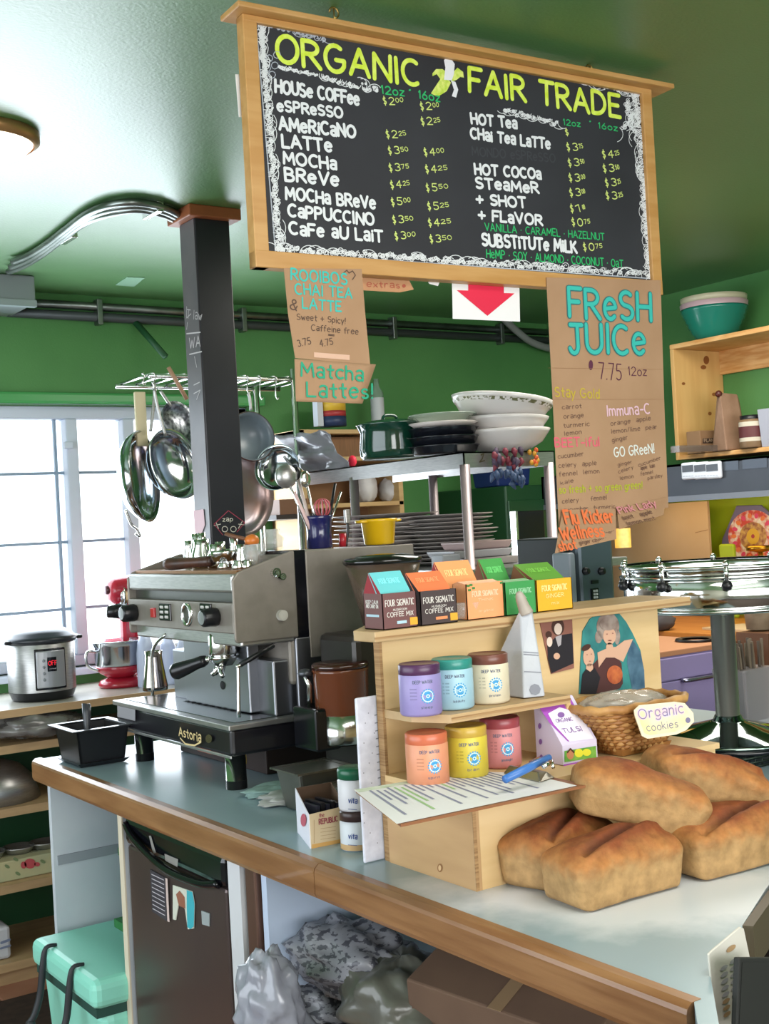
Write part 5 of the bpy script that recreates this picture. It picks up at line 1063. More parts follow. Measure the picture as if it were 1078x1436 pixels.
wk = thing('balloon_whisk','pink-red balloon whisk standing head up in the navy crock','whisk',(cx_,2.64,CZ)); wp0 = at(452,712,'y',2.65); wp1 = at(452,682,'y',2.65)
REDW = mat('rose_silicone','#b5545a',.3)
for k_ in range(6):
    a = k_*math.pi/6; r0=.021; P = [wp0+Vector((r0*math.sin(t)*math.cos(a)*(1 if t<3.2 else 1), r0*math.sin(t)*math.sin(a), .022*(-math.cos(t))+.0)) for t in [6.283*i/20 for i in range(21)]]
    MB().tube(P,.0022,5,True).build('wire', REDW, wk)
MB().tube([(cx_,2.645,CZ+.03),wp0-Vector((0,0,.022))],.006,8).build('handle', REDW, wk)
# yellow pot
yx = at(531,745,'y',2.66).x; yp = thing('yellow_pot','small yellow enamel pot with side ears on the espresso machine','pot',(yx,2.66,1.553))
YEP = mat('yellow_enamel','#d9ac12',.25,coat=.4); MB().lathe([(0,0),(.035,0),(.039,.004),(.045,.058),(.049,.06),(.049,.067),(.045,.067),(.041,.055),(.036,.006),(0,.006)],36,(yx,2.66,1.5505)).build('body', YEP, yp)
for s_ in (-1,1): MB().tube(cat_rom([(yx+s_*.045,2.645,1.611),(yx+s_*.062,2.65,1.612),(yx+s_*.062,2.67,1.612),(yx+s_*.045,2.675,1.611)],4),.004,6).build('handle', YEP, yp)
# red knife / scissors between crock and pot
rx = at(481,745,'y',2.62).x
sc_ = thing('red_handled_opener','can opener with red handle leaning between navy crock and yellow pot','opener',(rx,2.62,1.5505))
MB().tube([(rx-.004,2.62,1.552),(rx-.002,2.62,1.585)],[.009,.0095],10).build('handle', mat('red_handle','#a3202c',.3), sc_)
MB().tube(cat_rom([(rx+.006,2.62,1.552),(rx+.014,2.62,1.59),(rx+.014,2.62,1.61)],4),.0035,8).build('grip', BLACK, sc_)
MB().box(rx+.006,2.614,1.61,rx+.02,2.624,1.645).build('blade', STEEL, sc_, bevel=.002)
# ================================================================ grinder in front of the machine's right end
gd = thing('coffee_grinder','espresso grinder with smoky hopper, amber doser and chrome body on counter','coffee grinder',(1.55,2.28,ZC))
gx_ = at(478,960,'y',2.32).x; SM = clearm('smoky_hopper_plastic','#5a4a3e',.8,.2); AMB = clearm('amber_doser_plastic','#6b3a24',.93,.2)
MB().lathe([(0,0),(.055,0),(.058,.005),(.058,.065),(.0,.065)],28,(gx_,2.32,1.128)).build('doser_ring_body', CHROME, gd)
MB().lathe([(0,0),(.056,0),(.058,.006),(.061,.095),(.063,.1),(.058,.103),(0,.103)],36,(gx_,2.32,1.19)).build('doser', AMB, gd)
MB().lathe([(.0,0),(.0625,0),(.0635,.008),(.06,.012),(0,.013)],36,(gx_,2.32,1.292)).build('doser_lid', clearm('dark_amber_lid','#3b1d16',.95,.15), gd)
MB().box(gx_+.03,2.30,ZC,gx_+.2,2.46,1.36).build('body', mat('dark_grinder_body','#3d3a38',.35,.6), gd, bevel=.015)
MB().box(gx_-.05,2.26,ZC,gx_+.14,2.42,ZC+.03).build('foot', BLACK, gd, bevel=.008)
p0_,p1_ = at(436,1002,'y',2.34),at(452,1055,'y',2.30)
MB().box(p0_.x-.012,2.30,p1_.z,p0_.x+.05,2.40,p0_.z+.015).build('fork_block', BLACKG, gd, bevel=.006)
hx = at(532,820,'y',2.36).x; hz0, hz1 = at(530,900,'y',2.36).z, at(530,790,'y',2.36).z
MB().lathe([(.03,0),(.04,.0),(.088,hz1-hz0),(.085,hz1-hz0),(.034,.006),(0,.006)],36,(hx+.012,2.36,hz0)).build('hopper', SM, gd)
MB().lathe([(0,0),(.09,0),(.093,.006),(.09,.012),(.05,.02),(0,.022)],36,(hx+.012,2.36,hz1)).build('hopper_lid', clearm('black_smoky_lid','#141414',.95,.12), gd)
MB().lathe([(0,0),(.045,0),(.06,.07),(0,.075)],20,(hx+.012,2.36,hz0+.004)).build('beans', mat('coffee_beans','#3a241a',.6,0,'#24150f',120), gd)
MB().tube([at(428,946,'y',2.36)+Vector((0,0,-.004)),at(434,962,'y',2.36),at(434,1000,'y',2.36)],.006,8).build('tamper_post', CHROME, gd)
c_ = at(428,944,'y',2.36); MB().lathe([(0,-.008),(.014,-.006),(.018,0),(.012,.008),(0,.01)],20,c_).build('tamper', mat('grey_tamper','#4d4f55',.3,.5), gd)
# steel tubs on the counter below
def tub(label, x, y, z, sx, sy, h, rz, m, inner):
    t = thing('steel_tub',label,'tub',(x,y,z),(0,0,R(rz))); b=.78
    MB().frus((0,0),(sx*b,sy*b),(sx,sy),0,h).build('body', m, t, local=True, bevel=.006)
    MB().box(-sx-.008,-sy-.008,h-.003,sx+.008,-sy+.004,h+.001).box(-sx-.008,sy-.004,h-.003,sx+.008,sy+.008,h+.001).box(-sx-.008,-sy,h-.003,-sx+.004,sy,h+.001).box(sx-.004,-sy,h-.003,sx+.008,sy,h+.001).build('rim', m, t, local=True)
    MB().box(-sx+.004,-sy+.004,h-.004,sx-.004,sy-.004,h-.0005).build('contents', inner, t, local=True)
    return t
STUB = mat('dull_tub_steel','#77756f',.35,.8,'#66645f',9)
tub('square steel tub of coffee grounds below the grinder, nearest the espresso machine',at(437,1075,'y',2.24).x,2.24,ZC+.001,.06,.05,.085,0,STUB,mat('coffee_grounds','#2e211c',.9,0,'#1f1511',60))
tub('low dark steel tray tub between grinder and sugar box',1.385,2.11,ZC+.001,.075,.055,.06,-4,STUB,mat('dark_tub_contents','#2a2220',.8))
kc = MB().hexa([(1.27,2.06,ZC+.001),(1.36,2.04,ZC+.001),(1.38,2.09,ZC+.001),(1.30,2.11,ZC+.001),(1.30,2.07,ZC+.055),(1.37,2.05,ZC+.05),(1.375,2.08,ZC+.05),(1.31,2.10,ZC+.055)]).build('coffee_bag', mat('dark_brown_foil','#2a1d1b',.4), None, bevel=.006); tag(kc,'small folded dark brown coffee bag behind the sugar packet box','bag')
for k_,(px,m_,l_) in enumerate((([(352,1112),(385,1100),(425,1108),(400,1122)],mat('teal_grey_cloth','#7d9893',.7,0,'#6b8681',9),'folded teal-grey cloth on the counter beside the machine foot'),([(385,1124),(410,1110),(432,1118),(418,1134)],mat('pale_grey_cloth','#a9aaa6',.7,0,'#8d918d',9),'pale grey cloth rumpled on the counter behind the sugar box'))):
    P = [at(x,y,'z',ZC+.002) for x,y in px]; cpt = sum(P,Vector())/4
    o = blob((cpt.x,cpt.y,ZC+.009),(.075,.05,.01),40+k_,26,.25).build('cloth', m_); tag(o,l_,'cloth')
# sugar packet box
o_ = at(436,1190,'z',ZC); sbx = thing('packet_box','open white and tan card box of tea sachets on the counter edge','box',tuple(o_),(0,0,R(0)))
e1 = at(487,1180,'z',ZC); e0 = at(418,1167,'z',ZC); ux = (e1-o_); uy = (e0-o_); up = Vector((0,0,1))
hf, hb_ = .062,.085; th_ = .003
WB_ = mat('white_tan_card','#cdb898',.6,0,'#c2a883',10)
def wall(a,b,ha,hb2,m,name):
    n = (b-a).cross(up).normalized()*.0015; return MB().prism([a,b,b+up*hb2,a+up*ha],n).build(name,m,sbx)
wf = wall(o_,e1,hf,hf+.004,WB_,'front'); wall(e0,o_,hb_,hf,mat('white_purple_side','#d5d3de',.5),'side'); wall(e0,e0+ux,hb_,hb_,CARD,'back'); wall(e1,e1+uy,hf,hb_,CARD,'side')
MB().prism([o_,e1,e1+uy,e0],up*.003).build('bottom', CARD, sbx)
fpn = (ux.cross(up)).normalized(); fpn = fpn if fpn.y<0 else -fpn; fpl = Plane(o_+fpn*.001,fpn); mb = MB(); fpl.text(mb,'the',447,1146,454,1145,5,.16,.0012); fpl.text(mb,'REPUBLIC',447,1156,473,1151,7,.2,.0012); mb.build('print', mat('maroon_print','#8c3a44',.6), sbx)
mb = MB()
for k_ in range(4): fpl.line(mb,[(449,1162+k_*5),(470,1159+k_*5)],.0008,.0012)
fpl.line(mb,[(440,1150),(440,1182)],.0012,.0012); mb.build('fine_print', mat('tan_print','#a88a66',.6), sbx)
mb = MB(); fpl.shape(mb,[(437,1184),(437,1190),(486,1180),(486,1175)],.001); mb.build('amber_band', mat('amber_band','#c99a58',.6), sbx)
sp_ = Plane(o_+Vector((-.002,0,0)),(uy.cross(up).normalized() if uy.cross(up).x<0 else -uy.cross(up).normalized())); mb = MB(); sp_.oval(mb,426,1150,4,9,.001); mb.build('red_mark', mat('raspberry_print','#b14a5c',.6), sbx)
cpt = (o_+e1+e0+e0+ux)/4 if False else o_+ux*.5+uy*.5
for k_ in range(5):
    q_ = o_+ux*(.2+k_*.14)+uy*.5; o = MB().box(q_.x-.004,q_.y-.03,ZC+.004,q_.x+.004,q_.y+.03,ZC+.066+.004*(k_%2)).build('tea_sachet', mat('black_sachet','#1b1b22',.25) if k_%2 else mat('dark_blue_sachet','#2a2c3c',.25)); tag(o,'%s dark foil sachet standing in the open card box'%('leftmost','second','middle','fourth','rightmost')[k_],'sachet','foil sachets in the card box')
# two stacked supplement jars
x_ = at(498,1180,'y',1.90).x+.004; y_ = 1.90
for k_,(z0,h_,m1_,m2_,lb) in enumerate(((ZC+.0005,.07,mat('pale_label_jar','#c7cbd2',.4),mat('dark_brown_lid','#33211f',.35),'lower small jar with dark brown lid beside the white notched board'),(ZC+.0715,.075,mat('white_label_jar','#cfcdd3',.4),mat('bottle_green_lid','#17583f',.3),'upper small white jar with green lid stacked beside the white notched board'))):
    t = thing('supplement_jar',lb,'jar',(x_,y_,z0)); hh = h_*.74
    MB().lathe([(0,0),(.028,0),(.030,.005),(.030,hh-.003),(.027,hh)],28,(x_,y_,z0)).build('body', m1_, t); MB().lathe([(.027,hh),(.0295,hh+.001),(.0295,h_-.003),(.027,h_),(0,h_)],28,(x_,y_,z0)).build('lid', m2_, t)
    if k_ == 0: MB().lathe([(.0303,.002),(.0303,.012)],28,(x_,y_,z0)).build('powder_band', mat('tan_powder','#b9976a',.6), t)
    jp = Plane((x_,y_-.0305,0),(-.5,-1,0)); mb = MB(); yb = 1175 if k_==0 else 1125
    jp.text(mb,'vita',488,yb,500,yb+1,7,.18,.004); jp.line(mb,[(488,yb+9),(500,yb+10)],.001,.004); mb.build('print', mat('blue_print','#3d4f8c',.6), t)
# black tub with scoop at the counter's far end
bt = thing('black_tub','black plastic food tub with wide rim at the far counter corner','tub',(1.165,3.17,ZC))
BM_ = mat('black_tub_plastic','#17181c',.3)
x0,x1,y0_,y1_ = 1.125,1.265,3.075,3.235; zt = ZC+.095
mb = MB(); c0=((x0+x1)/2,(y0_+y1_)/2); wx,wy = (x1-x0)/2,(y1_-y0_)/2; tw = .012
mb.frus(c0,(wx*.85,wy*.85),(wx,wy),ZC+.001,ZC+.012)
for sx_,sy_ in ((-1,0),(1,0),(0,-1),(0,1)):
    if sx_: mb.hexa([(c0[0]+sx_*wx*.85,c0[1]-wy*.85,ZC+.002),(c0[0]+sx_*(wx*.85-.006),c0[1]-wy*.85,ZC+.002),(c0[0]+sx_*(wx*.85-.006),c0[1]+wy*.85,ZC+.002),(c0[0]+sx_*wx*.85,c0[1]+wy*.85,ZC+.002),(c0[0]+sx_*wx,c0[1]-wy,zt),(c0[0]+sx_*(wx-.006),c0[1]-wy,zt),(c0[0]+sx_*(wx-.006),c0[1]+wy,zt),(c0[0]+sx_*wx,c0[1]+wy,zt)])
    else: mb.hexa([(c0[0]-wx*.85,c0[1]+sy_*wy*.85,ZC+.002),(c0[0]-wx*.85,c0[1]+sy_*(wy*.85-.006),ZC+.002),(c0[0]+wx*.85,c0[1]+sy_*(wy*.85-.006),ZC+.002),(c0[0]+wx*.85,c0[1]+sy_*wy*.85,ZC+.002),(c0[0]-wx,c0[1]+sy_*wy,zt),(c0[0]-wx,c0[1]+sy_*(wy-.006),zt),(c0[0]+wx,c0[1]+sy_*(wy-.006),zt),(c0[0]+wx,c0[1]+sy_*wy,zt)])
mb.build('body', BM_, bt)
MB().box(x0-.016,y0_-.016,zt,x1+.016,y0_+.003,zt+.004).box(x0-.016,y1_-.003,zt,x1+.016,y1_+.016,zt+.004).box(x0-.016,y0_,zt,x0+.003,y1_,zt+.004).box(x1-.003,y0_,zt,x1+.016,y1_,zt+.004).build('rim', BM_, bt, bevel=.0015)
a_,b_ = Vector((1.18,3.15,ZC+.02)), at(121,988,'y',3.18)
so = thing('scoop','black plastic scoop handle sticking out of the black tub','scoop',tuple(a_)); MB().tube([a_,a_.lerp(b_,.4),a_.lerp(b_,.8),b_,b_+Vector((.006,0,-.004))],[.005,.007,.011,.012,.007],12).build('handle', mat('dark_grey_plastic','#3a3c42',.35), so)
# ================================================================ appliances on the window counter
ZW = 1.001
ip = at(58,970,'y',4.76); R_ = (at(116,930,'y',4.76).x-at(2,930,'y',4.76).x)/2/1.0
ipx = at(58,930,'y',4.76).x
pc = thing('pressure_cooker','round stainless electric pressure cooker with red OFF display by window','pressure cooker',(ipx,4.76,ZW))
z1 = at(60,888,'y',4.76).z; r = R_*.82; hz = z1-ZW
MB().lathe([(0,0),(r*.86,0),(r*.9,.01),(r*.96,.03),(r*.98,.035)],40,(ipx,4.76,ZW)).build('base', BLACK, pc)
MB().lathe([(r*.97,.035),(r*.97,hz-.035),(r*.96,hz-.033)],48,(ipx,4.76,ZW)).build('shell', STEEL, pc)
MB().lathe([(r*.96,hz-.036),(r*1.05,hz-.03),(r*1.07,hz-.015),(r*.98,hz-.008),(r*.9,hz+.005),(r*.7,hz+.018),(0,hz+.022)],40,(ipx,4.76,ZW)).build('lid', mat('dark_lid_plastic','#2b2e33',.3), pc)
MB().lathe([(r*.72,hz+.016),(r*.5,hz+.026),(0,hz+.03)],30,(ipx,4.76,ZW)).build('lid_plate', STEEL, pc)
for s_ in (-1,1): MB().box(ipx+s_*r*.98-.025,4.74-.03,ZW+hz-.03,ipx+s_*r*.98+.025,4.76+.03,ZW+hz-.015).build('handle', BLACK, pc, bevel=.006)
vd = Vector((ipx,4.76,0)).normalized(); nn = -vd
fc = at(78,920,'y',4.76-r*.9); ang = math.atan2(fc.y-4.76,fc.x-ipx)
def curved(cx,cy,rad,a0,a1,z0,z1,n=8,th=.004):
    mb = MB(); vs=[];
    for i in range(n+1):
        a = a0+(a1-a0)*i/n
        for rr_ in (rad,rad+th):
            for z in (z0,z1): vs.append((cx+rr_*math.cos(a),cy+rr_*math.sin(a),z))
    fs=[]
    for i in range(n):
        b=i*4; c=b+4; fs += [(b+2,b+3,c+3,c+2),(b+1,c+1,c+3,b+3),(b,b+2,c+2,c)]; 
    fs += [(0,1,3,2),(4*n,4*n+2,4*n+3,4*n+1)]
    return mb.add(vs,fs,False)
aV = math.atan2(-4.76,-ipx); aC = aV+.30
zc_ = at(75,922,'y',4.6).z; zr = ZW+hz*.5
curved(ipx,4.76,r*.97,aC-.50,aC+.46,zr-.082,zr+.075).build('panel_bezel', BLACKG, pc, bevel=.008)
curved(ipx,4.76,r*.97+.0025,aC-.45,aC+.41,zr-.074,zr+.067).build('control_panel', mat('silver_panel','#a4a6aa',.35,.6), pc, bevel=.006)
curved(ipx,4.76,r*.97+.0045,aC-.14,aC+.12,zr-.012,zr+.042).build('display', BLACKG, pc)
an = aC; pn_ = Vector((ipx+(r*.97+.0095)*math.cos(an),4.76+(r*.97+.0095)*math.sin(an),zr)); NN = Vector((math.cos(an),math.sin(an),0)); UU = Vector((-NN.y,NN.x,0)); 
mb = MB(); write(mb,'OFF',pn_-UU*.016+Vector((0,0,.012)),pn_+UU*.016+Vector((0,0,.012)),Vector((0,0,.016)),NN,.09,.001); mb.build('digits', mat('red_led','#ff2a3a',.5,emit=.8), pc)
mb = MB(); write(mb,'normal',pn_-UU*.012-Vector((0,0,.004)),pn_+UU*.012-Vector((0,0,.004)),Vector((0,0,.005)),NN,.14,.001)
mb.build('small_print', mat('pale_print','#b9b6bd',.6), pc)
for k_ in range(4): MB().ball(pn_-UU*.032*(1)+Vector((0,0,.03-k_*.024))-NN*.004,.006,10).build('button', mat('grey_soft_button','#7e8288',.4), pc)
# stand mixer
mx = at(168,920,'y',4.83).x; sm = thing('stand_mixer','red stand mixer with steel bowl in front of the window','mixer',(mx,4.83,ZW))
REDM = mat('red_mixer_enamel','#a51d30',.25,coat=.4)
MB().lathe([(0,0),(.085,0),(.09,.012),(.082,.028),(.05,.04),(0,.042)],36,(mx+.01,4.83,ZW),sx=1.15).build('base', REDM, sm)
MB().lathe([(0,.04),(.05,.042),(.085,.06),(.1,.1),(.105,.165),(.112,.185),(.116,.187),(.113,.19),(.104,.19),(.098,.1),(.07,.06),(0,.055)],40,(mx,4.83,ZW)).build('bowl', mat('bright_bowl_steel','#b9bcc2',.15,1), sm)
MB().lathe([(.052,.04),(.087,.06),(.1008,.085),(.098,.087),(.07,.06)],40,(mx,4.83,ZW)).build('bowl_reflection', REDM, sm)  # red reflection on the lower bowl, painted as a coloured skin
MB().tube(cat_rom([(mx-.105,4.81,ZW+.15),(mx-.15,4.80,ZW+.155),(mx-.15,4.80,ZW+.10),(mx-.10,4.81,ZW+.075)],5),.006,8).build('bowl_handle', CHROME, sm)
MB().box(mx+.05,4.90,ZW+.02,mx+.13,4.98,ZW+.30).build('column', REDM, sm, bevel=.03, seg=3)
hx0 = at(150,822,'y',4.86).x; hz_ = at(170,830,'y',4.86).z
MB().lathe([(0,0),(.035,.0),(.055,.02),(.065,.08),(.068,.2),(.055,.27),(0,.29)],28,(hx0+.0,4.86,hz_+.005),(1,.15,0),sx=.95).build('head', REDM, sm)
MB().lathe([(.0575,.03),(.0665,.06),(.066,.045)],28,(hx0-.003,4.86,hz_-.012),(1,.15,0)).build('chrome_band', CHROME, sm)
MB().lathe([(0,-.02),(.018,-.02),(.02,0)],20,(hx0+.01,4.86,hz_+.012),(1,.15,0)).build('hub_cap', mat('dark_hub','#4a1820',.3), sm)
MB().cyl((hx0+.06,4.86,hz_-.05),(hx0+.06,4.86,hz_-.11),.03,20,.025).build('beater_shaft', REDM, sm)
kx = at(4,845,'y',4.55).x
kt = thing('kettle','dark kettle just entering the frame at left before the window','kettle',(kx-.10,4.62,ZW))
MB().lathe([(0,0),(.075,0),(.08,.01),(.07,.1),(.06,.17),(.062,.19)],28,(kx-.135,4.66,ZW)).build('body', BLACK, kt)
zk = at(4,845,'y',4.62).z
MB().ball((kx-.06,4.64,zk),.07,20,(1,.9,1.25)).build('lid', BLACK, kt)
# ================================================================ pan rack, hooks and pans
RX0, RX1, RY0, RY1, RZ = 1.83, 2.50, 4.05, 4.35, 2.30
rk = thing('pot_rack','steel bar pot rack on thin posts in front of the window','rack',(2.2,4.2,RZ))
RZ = at(360,527,'y',RY0).z
for i in range(12):
    x = RX0+(RX1-RX0)*i/11; MB().tube([(x,RY0,RZ),(x,RY1,RZ)],.005,6).build('bar', CHROME, rk)
for y in (RY0,RY1): MB().tube([(RX0-.02,y,RZ-.01),(RX1+.01,y,RZ-.01)],.008,8).build('rail', CHROME, rk)
px_ = at(413,560,'y',RY0).x
for x_,y_ in ((px_,RY0),(px_,RY1)): MB().tube([(x_,y_,0),(x_,y_,RZ+.03)],.012,10).build('post', CHROME, rk)
def hook(x,y,z0,z1,par): MB().tube([(x,y,z0+.006),(x+.004,y,z0+.012),(x+.008,y,z0),(x+.002,y,z0-.02),(x,y,(z0+z1)/2),(x,y,z1+.012),(x+.006,y,z1),(x+.013,y,z1+.008)],.0025,6).build('hook', CHROME, par)
for px1,py1 in ((347,552),(365,560),(387,560),(200,540),(216,548)):
    p = at(px1,py1,'y',RY0-.01); hook(p.x,p.y,RZ-.012,p.z,rk)
def pan(name,label,px,py,y,rad,ax,m,hpx=None,depth=.05,prof=None,rim=None,cat='pan'):
    c = at(px,py,'y',y); t = thing(name,label,cat,tuple(c)); ax = Vector(ax).normalized()
    pr = prof or [(0,-depth),(rad*.72,-depth),(rad*.9,-depth*.55),(rad,0),(rad*.985,.002),(rad*.88,-depth*.5),(rad*.7,-depth+.004),(0,-depth+.004)]
    MB().lathe(pr,44,c,ax).build('body', m, t)
    if rim: MB().lathe([(rad*.98,-.004),(rad*1.02,0),(rad*.98,.005)],44,c,ax).build('rim', rim, t)
    if hpx:
        P = [at(a,b,'y',y+(d_ if (d_:=(q[2] if len(q)>2 else 0)) else 0)) for q in hpx for a,b in [q[:2]]]
        MB().tube(cat_rom(P,5),.006,8).build('handle', STEEL, t)
    return t
MIRR = mat('polished_pan_steel','#b5bcc0',.12,1); COPP = mat('stained_pan_steel','#a5857a',.28,.9,'#9c9aa2',5)
pan('frying_pan','large polished steel pan hanging leftmost in front of the window',203,668,4.10,.165,(.70,-.62,.06),MIRR,[(211,605),(214,580),(217,545),(214,535)],.06)
pan('saute_pan','deep polished pan hanging second from left, partly behind post',247,650,4.05,.13,(.35,-.85,.2),MIRR,[(232,612),(222,575),(216,545)],.06)
pan('colander','small perforated steel colander hanging high behind the black post',253,592,4.18,.085,(.3,-.9,.3),mat('speckled_colander_steel','#a9adb3',.3,.9,'#4c4f55',70),[(240,570),(225,548)],.04)
pan('pot','grey enamel pot with brown base hanging right of the black post',352,612,4.0,.092,(-.1,-1,.12),mat('grey_blue_enamel','#76828a',.3,0,'#6a747b',6),[(352,575),(350,558),(348,552)],.07,rim=mat('brown_rim','#5a3a34',.4))
pan('wok','big stained steel wok hanging right behind the black post',342,692,4.12,.16,(.3,-1,0),COPP,[(352,640),(352,600)],.05)
pan('saucepan','small chrome saucepan tilted at right of the post beside utensils',388,655,3.95,.088,(-.75,-.6,.25),MIRR,[(398,640),(410,655),(418,662)],.045)
lt = MB().box(0,0,0,.028,.012,.30); 
c_ = at(200,560,'y',4.1); tag(MB().box(c_.x-.02,4.12,at(200,625,'y',4.1).z,c_.x+.022,4.135,c_.z+.03).build('wooden_paddle', mat('pale_wood_paddle','#cdbf9c',.6), None, bevel=.004),'pale wooden paddle hanging left of the polished pans','paddle')
a_,b_ = at(236,515,'y',4.0), at(262,560,'y',4.0); tag(MB().tube([a_,b_],.008,8).build('wooden_spoon', mat('tan_spoon_wood','#b08a70',.6)),'tan wooden spoon slung over the rack left of the black post','spoon')
# loops of handles under the big pan
P = [at(x,y,'y',4.0) for x,y in ((176,715),(184,735),(192,742),(196,752),(190,748))]
tag(MB().tube(cat_rom(P,5),.005,6).build('pan_handle_loop', CHROME),'curved chrome lid handle dangling beneath the leftmost pan','handle')
# ================================================================ steel shelf behind the machine
SX0,SX1,SY0,SY1 = 2.40,2.78,3.04,3.97; ZS = at(649,634,'x',SX0).z; ZSL = at(649,656,'x',SX0).z; Z2 = 1.448
ss = thing('steel_shelf','two-tier stainless prep shelf on round legs behind the espresso machine','shelf',(2.59,3.5,0))
MB().box(SX0,SY0,ZSL,SX0+.004,SY1,ZS).box(SX0,SY0,ZSL,SX1,SY0+.004,ZS).box(SX0,SY0,ZS-.004,SX1,SY1,ZS).box(SX1-.004,SY0,ZSL,SX1,SY1,ZS).build('top_tier', STEEL, ss)
MB().box(SX0-.01,SY0-.01,Z2-.03,SX1+.3,SY1,Z2).build('lower_tier', STEEL, ss, bevel=.004)
for x_,y_ in ((SX0+.012,SY0+.012),(SX1-.018,SY0+.012),(SX0+.012,SY1-.28),(SX1-.018,SY1-.28)):
    MB().cyl((x_,y_,.0),(x_,y_,ZSL+.01),.0165,16).build('leg', mat('polished_leg','#b5a8aa',.38,.7), ss)
def onshelf(px,y): p = at(px,640,'y',y); return p.x
# long plastic wrap over the left end
v = [at(x,y,'x',SX0-.005) for x,y in ((380,612),(455,604),(489,655),(430,663))]
wrp = MB(); tv=[]
for i in range(13):
    for j in range(9):
        u,w_ = i/12,j/8; p = v[0].lerp(v[1],u).lerp(v[3].lerp(v[2],u),w_); p = p+Vector((NZ.noise(Vector((u*4,w_*4,1)))*.05,NZ.noise(Vector((u*5,w_*3,7)))*.03,NZ.noise(Vector((u*6,w_*6,3)))*.01)); tv.append(p)
wrp.add(tv,[(i*9+j,i*9+j+1,(i+1)*9+j+1,(i+1)*9+j) for i in range(12) for j in range(8)],True)
o = wrp.build('plastic_sheet', mat('grey_plastic_sheet','#93929a',.25,alpha=.85,bump=.5,bscale=20)); s_=o.modifiers.new('t','SOLIDIFY'); s_.thickness=.001; tag(o,'grey translucent plastic sheeting draped over left end of steel shelf','plastic sheet')
# green oval roaster pot
gy = 3.32; gxx = at(548,620,'y',gy).x; gp = thing('casserole','dark green glazed casserole with flared rim on the steel shelf','casserole',(gxx,gy,ZS))
GG = mat('dark_green_glaze','#0e3a2c',.12,coat=.6); rw = (at(585,620,'y',gy).x-at(503,620,'y',gy).x)/2*.95
hz = at(545,596,'y',gy).z-ZS
MB().lathe([(0,0),(rw*.86,0),(rw*.93,.01),(rw*.95,hz*.3),(rw*.9,hz*.75),(rw*1.0,hz*.97),(rw*1.03,hz),(rw*1.0,hz+.003),(rw*.88,hz*.75),(rw*.9,.02),(0,.012)],40,(gxx,gy,ZS+.001)).build('body', GG, gp)
MB().lathe([(rw*1.0,hz+.001),(rw*.7,hz+.012),(0,hz+.018)],40,(gxx,gy,ZS+.001)).build('lid', GG, gp)
MB().tube(cat_rom([(gxx-.03,gy,ZS+hz+.015),(gxx-.02,gy,ZS+hz+.03),(gxx+.02,gy,ZS+hz+.03),(gxx+.03,gy,ZS+hz+.015)],4),.005,8).build('handle', GG, gp)
rd = at(490,647,'x',SX0+.03); tag(MB().ball((rd.x+.012,rd.y,ZS+.022),.018,14,(.8,1.1,1.2)).build('red_bottle_cap', RED),'small red cap peeking beside the green casserole','cap')
# black dishes, pale dish and glass dish stack
dy = 3.17; dx = at(622,620,'y',dy).x; rr_ = (at(662,620,'y',dy).x-at(583,620,'y',dy).x)/2
zz = ZS+.001
for k_ in range(3):
    tag(MB().lathe([(0,0),(rr_*.84,0),(rr_*.9,.006),(rr_*.98,.024),(rr_*1.02,.028),(rr_*.97,.028),(rr_*.85,.008),(0,.006)],36,(dx,dy,zz)).build('baking_dish', mat('navy_black_glaze','#15171f',.25,coat=.3)),'%s dark navy dish in the stack between casserole and white bowls'%('bottom','middle','top')[k_],'dish','dark stacked dishes on the steel shelf'); zz += .0285
zz += .001
tag(MB().lathe([(0,0),(rr_*.75,0),(rr_*1.0,.014),(rr_*.96,.016),(rr_*.7,.004),(0,.003)],36,(dx,dy,zz)).build('cream_plate', mat('cream_plate_glaze','#d1c7c2',.3)),'cream plate lying on the stack of dark dishes','plate'); zz += .0165
tag(MB().lathe([(0,0),(rr_*.7,0),(rr_*.85,.018),(rr_*.98,.022),(rr_*.98,.026),(rr_*.8,.02),(rr_*.66,.004),(0,.003)],18,(dx,dy,zz)).build('glass_pie_dish', clearm('cut_glass','#a9b5a8',.6)),'fluted glass pie dish on top of the dark dish stack','dish')
# white bowls
wy = 3.13; wx_ = at(706,610,'y',wy).x
WG = mat('white_bowl_glaze','#d8d2cf',.2,coat=.4); rb = (at(757,605,'y',wy).x-at(657,605,'y',wy).x)/2
zb0 = ZS+.001
def bowl(label,x,y,z,r,h,m,tilt=(0,0,1),band=None,grp_=None,cat='bowl',name='bowl'):
    t = thing(name,label,cat,(x,y,z),group=grp_)
    MB().lathe([(0,0),(r*.45,0),(r*.5,.004),(r*.82,h*.42),(r*.97,h*.85),(r*1.01,h),(r*.985,h+.002),(r*.93,h*.85),(r*.78,h*.45),(r*.45,.01),(0,.008)],40,(x,y,z),tilt).build('body', m, t)
    if band: MB().lathe([(r*.925*1.015,h*.72),(r*.965*1.012,h*.84)],60,(x,y,z),tilt).build('pattern_band', band, t)
    return t
bowl('lowest white bowl in the leaning stack of three',wx_,wy,zb0,rb*1.0,.072,WG,grp_='white bowls stacked on the steel shelf')
bowl('middle white bowl in the leaning stack of three',wx_+.0,wy,zb0+.045,rb*.98,.068,WG,(.03,0,1),grp_='white bowls stacked on the steel shelf')
OL = mat('olive_leaf_pattern','#6b6a4a',.4,0,'#d8d2cf',90,lo=.48,hi=.52)
bowl('top white bowl with olive leaf band, tilted on the stack',wx_-.01,wy,zb0+.092,rb*1.1,.085,WG,(.13,-.04,1),OL,'white bowls stacked on the steel shelf')
